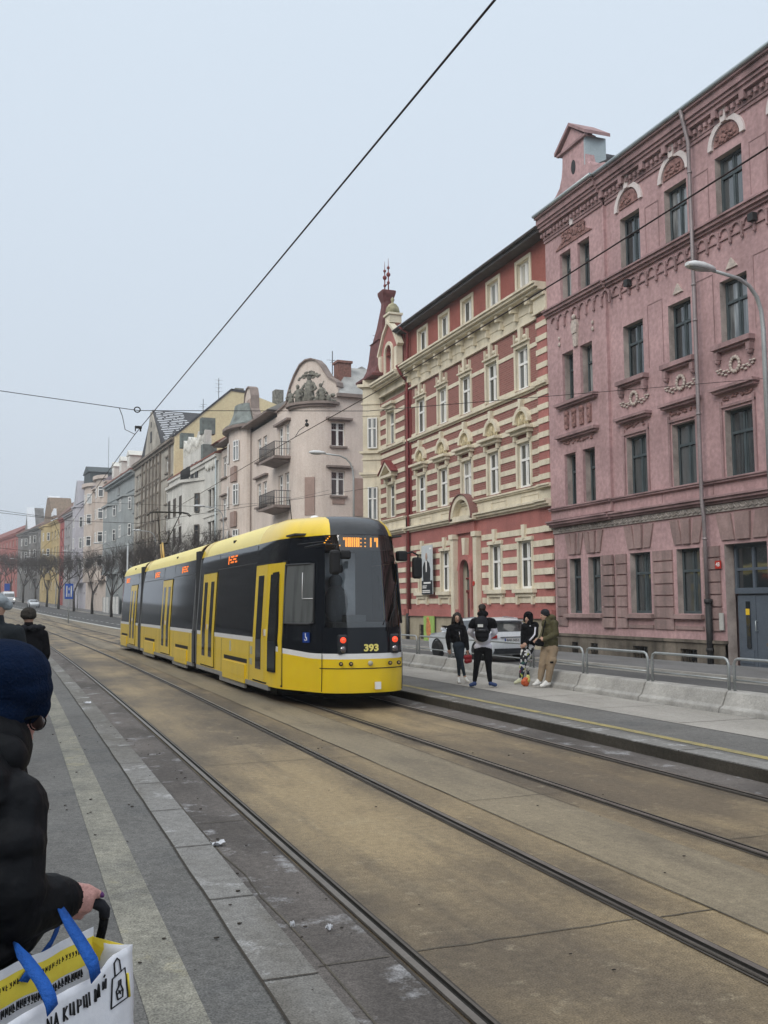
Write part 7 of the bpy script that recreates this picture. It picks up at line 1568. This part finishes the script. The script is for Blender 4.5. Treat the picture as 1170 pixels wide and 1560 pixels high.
# foreground woman in navy beanie and black quilted coat
W0 = Vector((-.17, 2.45, .13)); k_navy = mat('navy_wool', (.0035,.0105,.032), .95, .2, 25, bump=.5, bscale=150, spec=.1); k_puf = mat('black_quilted_nylon', (.003,.0035,.005), .6, .15, 5, spec=.16, bump=.8, bscale=9)
k_skp = mat('pink_cold_skin', (.50,.27,.24), .5, .12, 20, bump=.4, bscale=60); k_nail = mat('purple_nail', (.10,.03,.13), .25, 0)
def wl(p): return (p[0]-W0.x, p[1]-W0.y, p[2]-W0.z)
pr = []
for z, rx, ry in ((1.335,.212,.18),(1.232,.232,.20),(1.128,.240,.205),(1.024,.248,.21),(.925,.255,.215)):
    pr += [('c', (-.165-.05, 2.43, z+.022), (-.165+.05, 2.43, z+.022), rx*.0+.0001, .0001, 1)][:0]+[('e', (-.165, 2.43, z), (rx+.004, ry+.004, .064), 1)]
pr += [('c', (-.16,2.43,1.31), (-.16,2.43,.93), .195, .207, 1), ('c', (-.05,2.45,1.36), (-.1,2.48,1.40), .09, .10, 1), ('c', (-.12,2.46,1.38), (-.05,2.52,1.42), .12, .10, 1)]
# right arm: upper arm along the torso, forearm reaching to the cane
pr += [('c', (.0,2.40,1.30), (-.01,2.33,1.14), .085, .09, 1), ('e', (-.01,2.355,1.235), (.092,.09,.07), 1), ('e', (-.008,2.335,1.14), (.094,.094,.065), 1), ('c', (.0,2.34,1.10), (.085,2.40,1.092), .085, .062, 1), ('c', (.085,2.40,1.095), (.112,2.412,1.090), .058, .050, 1)]
# legs and shoes
pr += [('c', (-.24,2.45,.95), (-.25,2.47,.55), .11, .08, 2), ('c', (-.25,2.47,.55), (-.25,2.45,.22), .08, .055, 2), ('c', (-.06,2.47,.95), (-.05,2.5,.55), .11, .08, 2), ('c', (-.05,2.5,.55), (-.06,2.5,.22), .08, .055, 2), ('c', (-.25,2.43,.18), (-.16,2.47,.165), .05, .04, 2), ('c', (-.06,2.48,.18), (.04,2.52,.165), .05, .04, 2)]
# head looking right and down
hd = head((-.022,2.585,1.535), (.86,.28,-.28), .98, mi=0, lip=3)
pr += hd+[('c', (-.06,2.55,1.43), (-.03,2.57,1.48), .06, .055, 1)]
# left arm hidden behind
pr += [('c', (-.34,2.45,1.32), (-.38,2.55,1.08), .085, .08, 1), ('c', (-.38,2.55,1.08), (-.2,2.70,1.05), .075, .055, 1)]
# hand gripping the handle: back of hand, four curled fingers, thumb on top with purple nail
H0 = Vector((.148,2.432,1.080))
pr += [('c', (.105,2.41,1.09), (.140,2.428,1.086), .030, .030, 0), ('c', (.140,2.428,1.086), (.165,2.44,1.078), .030, .026, 0), ('c', (.150,2.43,1.072), (.168,2.44,1.062), .024, .020, 0), ('c', (.150,2.425,1.10), (.170,2.44,1.094), .016, .013, 0)]
for i, (dx, dz, L_) in enumerate(((.172,1.076,.026),(.169,1.063,.028),(.163,1.050,.026),(.156,1.039,.021))):
    o = Vector((dx, 2.442, dz)); pr += [('c', tuple(o-Vector((.02,.012,-.006))), tuple(o), .0085, .0085, 0), ('c', tuple(o), tuple(o+Vector((.004,.022,-.008))), .0082, .0078, 0), ('c', tuple(o+Vector((.004,.022,-.008))), tuple(o+Vector((-.012,.034,-.010))), .0078, .007, 0)]
pr += [('c', (.140,2.42,1.108), (.172,2.440,1.099), .0150, .0130, 0), ('c', (.172,2.440,1.099), (.199,2.456,1.080), .0128, .0105, 0)]
prl = [((p[0], wl(p[1]), wl(p[2]))+p[3:]) if p[0] == 'c' else ((p[0], wl(p[1]))+p[2:]) for p in pr]
WM = empty('person', W0, 0, 'bent person in navy knitted beanie and black quilted coat, nearest the camera', 'person')
blob('body', prl, [k_skp, k_puf, k_blk2, k_lip], .0055, WM, 4, noise_amp=.0015)
hp = [('e', (-.028,2.585,1.585), (.118,.125,.088), 0), ('e', (-.02,2.585,1.55), (.115,.12,.075), 0), ('c', (-.09,2.56,1.51), (-.02,2.52,1.50), .06, .055, 0), ('c', (-.0,2.55,1.515), (.045,2.58,1.51), .052, .045, 0)]
blob('beanie', [((p[0], wl(p[1]), wl(p[2]))+p[3:]) if p[0] == 'c' else ((p[0], wl(p[1]))+p[2:]) for p in hp], [k_navy], .006, WM, 4)
blob('coat_hood', [((p[0], wl(p[1]), wl(p[2]))+p[3:]) for p in [('c', (-.15,2.45,1.44),(-.02,2.44,1.405),.085,.06,0),('c', (-.03,2.44,1.405),(.005,2.50,1.385),.05,.035,0),('c',(-.16,2.5,1.42),(-.2,2.55,1.40),.09,.08,0)]], [k_puf], .008, WM, 3)
b = MB(); b.ell(wl((.058,2.555,1.472)), (.024,.006,.018), n=12, m=8, rot=Matrix.Rotation(-.9, 3, 'Z')); gl_ = b.build('spectacle_lens', mat('lens_amber_dark', (.07,.05,.045), .1, 0, spec=.8), WM)
b = MB(); b.tube([wl(p) for p in ((.02,2.50,1.485),(.045,2.53,1.487),(.074,2.565,1.488))], .0035, 5); b.tube([wl((.058+.025*math.cos(t_)*.75, 2.553+.025*math.cos(t_)*.7, 1.472+.019*math.sin(t_))) for t_ in [k*PI/8 for k in range(17)]], .002, 5); b.build('spectacle_frame', k_blk, gl_)
b = MB(); b.ell(wl((.204,2.455,1.080)), (.0105,.009,.0065), n=10, m=6, rot=Matrix.Rotation(.7, 3, 'Y')); b.build('thumbnail', k_nail, WM)
b = MB(); b.lathe([(.050,-.006),(.053,0),(.050,.006)], (0,0,0), 20).xf(Matrix.Translation(Vector(wl((.116,2.414,1.089)))) @ Vector((.85,.35,0)).to_track_quat('Z','Y').to_matrix().to_4x4()); b.build('cuff', k_puf, WM)
# walking stick handle
ck = empty('walking_stick', (.2, 2.48, .13), 0, 'black walking stick with a bent grip held in the hand with a purple nail', 'walking stick')
cl = lambda p: (p[0]-.2, p[1]-2.48, p[2]-.13)
b = MB(); b.tube([cl(p) for p in ((.140,2.455,1.082),(.165,2.458,1.074),(.188,2.461,1.062),(.206,2.465,1.052),(.2145,2.468,1.040),(.2145,2.47,1.022))], [.010,.0115,.013,.014,.0135,.012], 10); b.build('grip', k_blk2, ck)
b = MB(); b.tube([cl(p) for p in ((.2145,2.47,1.025),(.2115,2.47,1.0),(.204,2.475,.965))], .0105, 8); b.tube([cl((.204,2.475,.965)), cl((.205,2.5,.55)), cl((.206,2.52,.16))], .009, 8); b.build('shaft', k_blk, ck)
b = MB(); b.lathe([(.015,0),(.015,.03),(.010,.04)], cl((.206,2.52,.13)), 10); b.build('rubber_tip', m_rub, ck)
# shopping bag
SB = empty('shopping_bag', (.09, 2.28, .40), 0, 'white woven shopping bag with yellow printed rim, blue handles and black handwriting', 'bag')
BK = .91
sl_ = lambda p: (p[0]*BK-.09, p[1]*BK-2.28, 1.75-(1.75-p[2])*BK-.40)
k_bagw = mat('bag_white', (.76,.77,.82), .45, .06, 5, bump=.5, bscale=6); k_bagy = mat('bag_yellow', (.85,.67,.07), .45, .06, 4); k_blue = mat('bag_handle_blue', (.01,.085,.36), .7, .12, 30, bump=.4, bscale=100); k_ink = mat('black_ink', (.012,.012,.014), .5, 0)
# front panel grid: u from left (-.12,2.19) to right (.30,2.64); v down
A_, B_ = Vector((-.13,2.175,.895)), Vector((.300,2.64,.900)); Nn = Vector((B_.y-A_.y, -(B_.x-A_.x), 0)).normalized()   # outward, toward the camera
def fp_(u, v, off=0.):
    p = A_.lerp(B_, u); v = v+.026*max(0, min(1, (.86-u)/.1)); bul = .018*math.sin(PI*u)*math.sin(min(1, v/.3)*PI*.5); wr_ = .0065*noise.noise(Vector((u*7, v*14, 1)))+.0025*noise.noise(Vector((u*20, v*40, 3)))
    return Vector((p.x+.02*v/.42*(u-.2)+Nn.x*(bul+wr_+off), p.y+.02*v/.42*u+Nn.y*(bul+wr_+off), p.z-v-.004*math.sin(u*9)))
BD = -Nn*.115    # depth vector away from the camera
b = MB(); nu, nv = 26, 20
vs = [sl_(fp_(i/nu, .42*j/nv)) for j in range(nv+1) for i in range(nu+1)]; b.add(vs, [(j*(nu+1)+i, j*(nu+1)+i+1, (j+1)*(nu+1)+i+1, (j+1)*(nu+1)+i) for j in range(nv) for i in range(nu)], 0, True)
def side(u): return [fp_(u, 0), fp_(u, 0)+BD*.5+(B_-A_).normalized()*(-.012 if u > .5 else .012), fp_(u, 0)+BD]
for u in (0, 1):
    for j in range(nv):
        for k in range(4):
            f0, f1 = k/4, (k+1)/4; g_ = lambda f, v: sl_(fp_(u, v)+BD*f+(B_-A_).normalized()*((-.02 if u else .02)*math.sin(PI*f)))
            b.add([g_(f0,.42*j/nv), g_(f1,.42*j/nv), g_(f1,.42*(j+1)/nv), g_(f0,.42*(j+1)/nv)], [(0,1,2,3)], 0, True)
vs = [sl_(fp_(i/nu, .42*j/nv-.0, -.03)+BD*.8) for j in range(nv+1) for i in range(nu+1)]; b.add(vs, [(j*(nu+1)+i, j*(nu+1)+i+1, (j+1)*(nu+1)+i+1, (j+1)*(nu+1)+i) for j in range(nv) for i in range(nu)], 0, True)
b.add([sl_(fp_(0,.42)), sl_(fp_(1,.42)), sl_(fp_(1,.42)+BD), sl_(fp_(0,.42)+BD)], [(0,1,2,3)])
bo = b.build('bag_body', k_bagw, SB); md = bo.modifiers.new('t', 'SOLIDIFY'); md.thickness = .0015
# inside rim of the far panel: white, yellow band, white scribbles
def inn(u, h, o=0.): p = A_.lerp(B_, u)+BD*(.93-o*8); return Vector((p.x, p.y, .905+h+.006*noise.noise(Vector((u*8,0,5)))))
def istrip(h0, h1, o, name, m_, u0=0, u1=1.0, par=SB):
    b = MB(); n = 20; vs = [sl_(inn(u0+(u1-u0)*i/n, h, o)) for h in (h0, h1) for i in range(n+1)]; b.add(vs, [(i, i+1, n+2+i, n+1+i) for i in range(n)], 0, True); return b.build(name, m_, par)
iw = istrip(-.12, .03, 0, 'inner_panel', k_bagw, 0, .97); istrip(-.055, .008, .001, 'yellow_band', k_bagy, 0, .97, iw)
b = MB(); rr = random.Random(6)
for k in range(44):      # small printed letters along the band, and the denser black print below
    u = .10+k*.0185; h = -.008; hh = .012
    st = [(0,0,0,1),(0,1,.7,.2),(.7,.2,.7,1),(0,.5,.7,.5),(0,0,.7,0)]
    for (a, c_, d_, e_) in rr.sample(st, 3): b.tube([sl_(inn(u+a*.011, h-hh+c_*hh, .002)), sl_(inn(u+d_*.011, h-hh+e_*hh, .002))], .0010, 3)
    for (a, c_, d_, e_) in rr.sample(st, 4): b.tube([sl_(inn(u+a*.013, -.078+c_*.019, .002)), sl_(inn(u+d_*.013, -.078+e_*.019, .002))], .0014, 3)
build_split(b, 'rim_print', k_ink, iw, .02)
# yellow gusset at the right end
b = MB(); p0, p1, p2, p3 = B_+BD*.15, B_+BD*1.0, B_+BD*1.0+Vector((-.055,-.06,0)), B_+BD*.35+Vector((-.05,-.055,0))
b.add([sl_(p0+Vector((-.004,0,-.05))), sl_(p1+Vector((-.02,0,-.05))), sl_(p1+Vector((-.035,-.01,.018))), sl_(p0+Vector((-.006,0,-.004)))], [(0,1,2,3)]); b.add([sl_(p1+Vector((-.02,0,-.05))), sl_(p2+Vector((-.02,0,-.05))), sl_(p2+Vector((-.04,-.01,.004))), sl_(p1+Vector((-.035,-.01,.018)))], [(0,1,2,3)]); go = b.build('yellow_gusset', k_bagy, SB); md = go.modifiers.new('t', 'SOLIDIFY'); md.thickness = .001
# blue handles (flat ribbons)
def ribbon(pts, w0, m_, name, par, tw=None):
    b = MB(); P_s = [Vector(p) for p in pts]; vs = []
    for i, p in enumerate(P_s):
        d = (P_s[min(i+1, len(P_s)-1)]-P_s[max(i-1, 0)]).normalized(); sd_ = d.cross(Nn).normalized()
        if tw: sd_ = (sd_*math.cos(tw[i])+Nn*math.sin(tw[i]))
        k_ = 1-(1-BK)*min(1, i/(len(P_s)-1)*1.15); g_ = lambda p: (p[0]*k_-.09, p[1]*k_-2.28, 1.75-(1.75-p[2])*k_-.40); vs += [g_(p-sd_*w0/2), g_(p+sd_*w0/2)]
    b.add(vs, [(2*i, 2*i+1, 2*i+3, 2*i+2) for i in range(len(P_s)-1)], 0, True); o = b.build(name, m_, par); md = o.modifiers.new('t', 'SOLIDIFY'); md.thickness = .002; return o
ribbon([(.094,2.385,1.115),(.108,2.385,1.085),(.128,2.40,1.045),(.152,2.425,1.0),(.175,2.45,.955),(.192,2.47,.92),(.200,2.485,.882)], .036, k_blue, 'handle', SB, [.9,.6,.35,.2,.05,0,0])
ribbon([(.015,2.27,1.045),(.022,2.27,1.035),(.045,2.29,1.0),(.065,2.31,.965),(.082,2.33,.93),(.095,2.35,.895),(.10,2.36,.87)], .036, k_blue, 'handle', SB, [.9,.6,.3,.2,.05,0,0])
ribbon([(.115,2.46,1.03),(.105,2.48,.99),(.085,2.50,.95),(.06,2.50,.92),(.04,2.5,.89)], .032, k_blue, 'handle', SB, [.3,.2,.1,.1,0])
ribbon([(-.01,2.36,1.0),(-.02,2.36,.95),(-.02,2.36,.90),(-.02,2.37,.86)], .034, k_blue, 'handle', SB, [.3,.2,.1,0])
# handwriting NA KUPU NU on the front panel, baseline rising to the right, and a bag doodle
def ink(strokes, u0, v0, sx_, sy_, r, name, par):
    b = MB()
    for st in strokes: b.tube([sl_(fp_(u0+x_*sx_, v0-y_*sy_+.02*0, .0025)) for x_, y_ in st], r, 4)
    return b.build(name, k_ink, par)
GLY = {'N':[[(0,0),(0,1),(.6,0),(.65,1)]],'A':[[(0,0),(.35,1),(.7,0)],[(.12,.38),(.58,.38)]],'K':[[(0,0),(.05,1)],[(.6,1),(.04,.5),(.65,0)]],'U':[[(0,1),(.02,.15),(.45,.1),(.55,1)],[(.55,1),(.6,0)]],'P':[[(0,0),(.05,1),(.5,.85),(.45,.5),(.05,.45)]],'I':[[(.1,0),(.15,1)]],'M':[[(0,0),(.05,.9),(.45,.1)],[(.45,.1),(.6,1),(.75,0)]],'J':[[(0,1),(.02,.2),(.35,.2),(.45,1)],[(.45,1),(.5,0)],[(.1,1.35),(.35,1.45)]]}
txt = [('N',0),('A',.85),('K',2.1),('U',3.0),('P',3.9),('U',4.7),('I',5.45),('M',6.4),('J',7.5)]
for gch, dx in txt:
    u0 = .49+dx*.042; v0 = .066-dx*.0014
    big = gch in 'M'; ink(GLY[gch], u0, v0+.0, .033, .030 if not gch == 'J' else .024, .0022 if not big else .0034, 'handwriting', bo)
dd_ = [[(0,0),(.1,1),(.95,1.12),(1.05,0),(0,0)],[(.28,1.03),(.3,1.5),(.5,1.62),(.65,1.5),(.66,1.08)],[(.4,.15),(.35,.45),(.5,.62),(.48,.8),(.6,.82),(.62,.62),(.75,.4),(.7,.15),(.4,.15)],[(.42,.35),(.68,.4)],[(.5,.45),(.6,.3)]]
ink(dd_, .85, .118, .10, .066, .0019, 'bag_doodle', bo)
b = MB(); b.tube([sl_(fp_(.955,.06,.002)), sl_(fp_(.965,.12,.002))], .003, 4); b.build('yellow_marker', k_bagy, bo)
ink([[(0,.2),(.1,.9),(.5,1),(.7,.6),(.3,.4)],[(1.6,0),(1.5,.5),(2.2,.7)],[(1.5,.3),(2.0,.35)]], .62, .15, .05, .03, .0022, 'handwriting', bo)

# ================================================================ HAZE
hm = bpy.data.materials.new('haze_air'); hm.use_nodes = True; n_ = hm.node_tree; n_.nodes.clear(); o_ = n_.nodes.new('ShaderNodeOutputMaterial'); pv = n_.nodes.new('ShaderNodeVolumePrincipled')
pv.inputs['Color'].default_value = (.93,.95,.98,1); pv.inputs['Density'].default_value = .0008; pv.inputs['Anisotropy'].default_value = .2; n_.links.new(pv.outputs[0], o_.inputs['Volume'])
tag(MB().box(-155, 155, -65, 425, -1.2, 34).build('haze', hm), kind='stuff', label='thin pale winter haze filling the street', cat='haze')
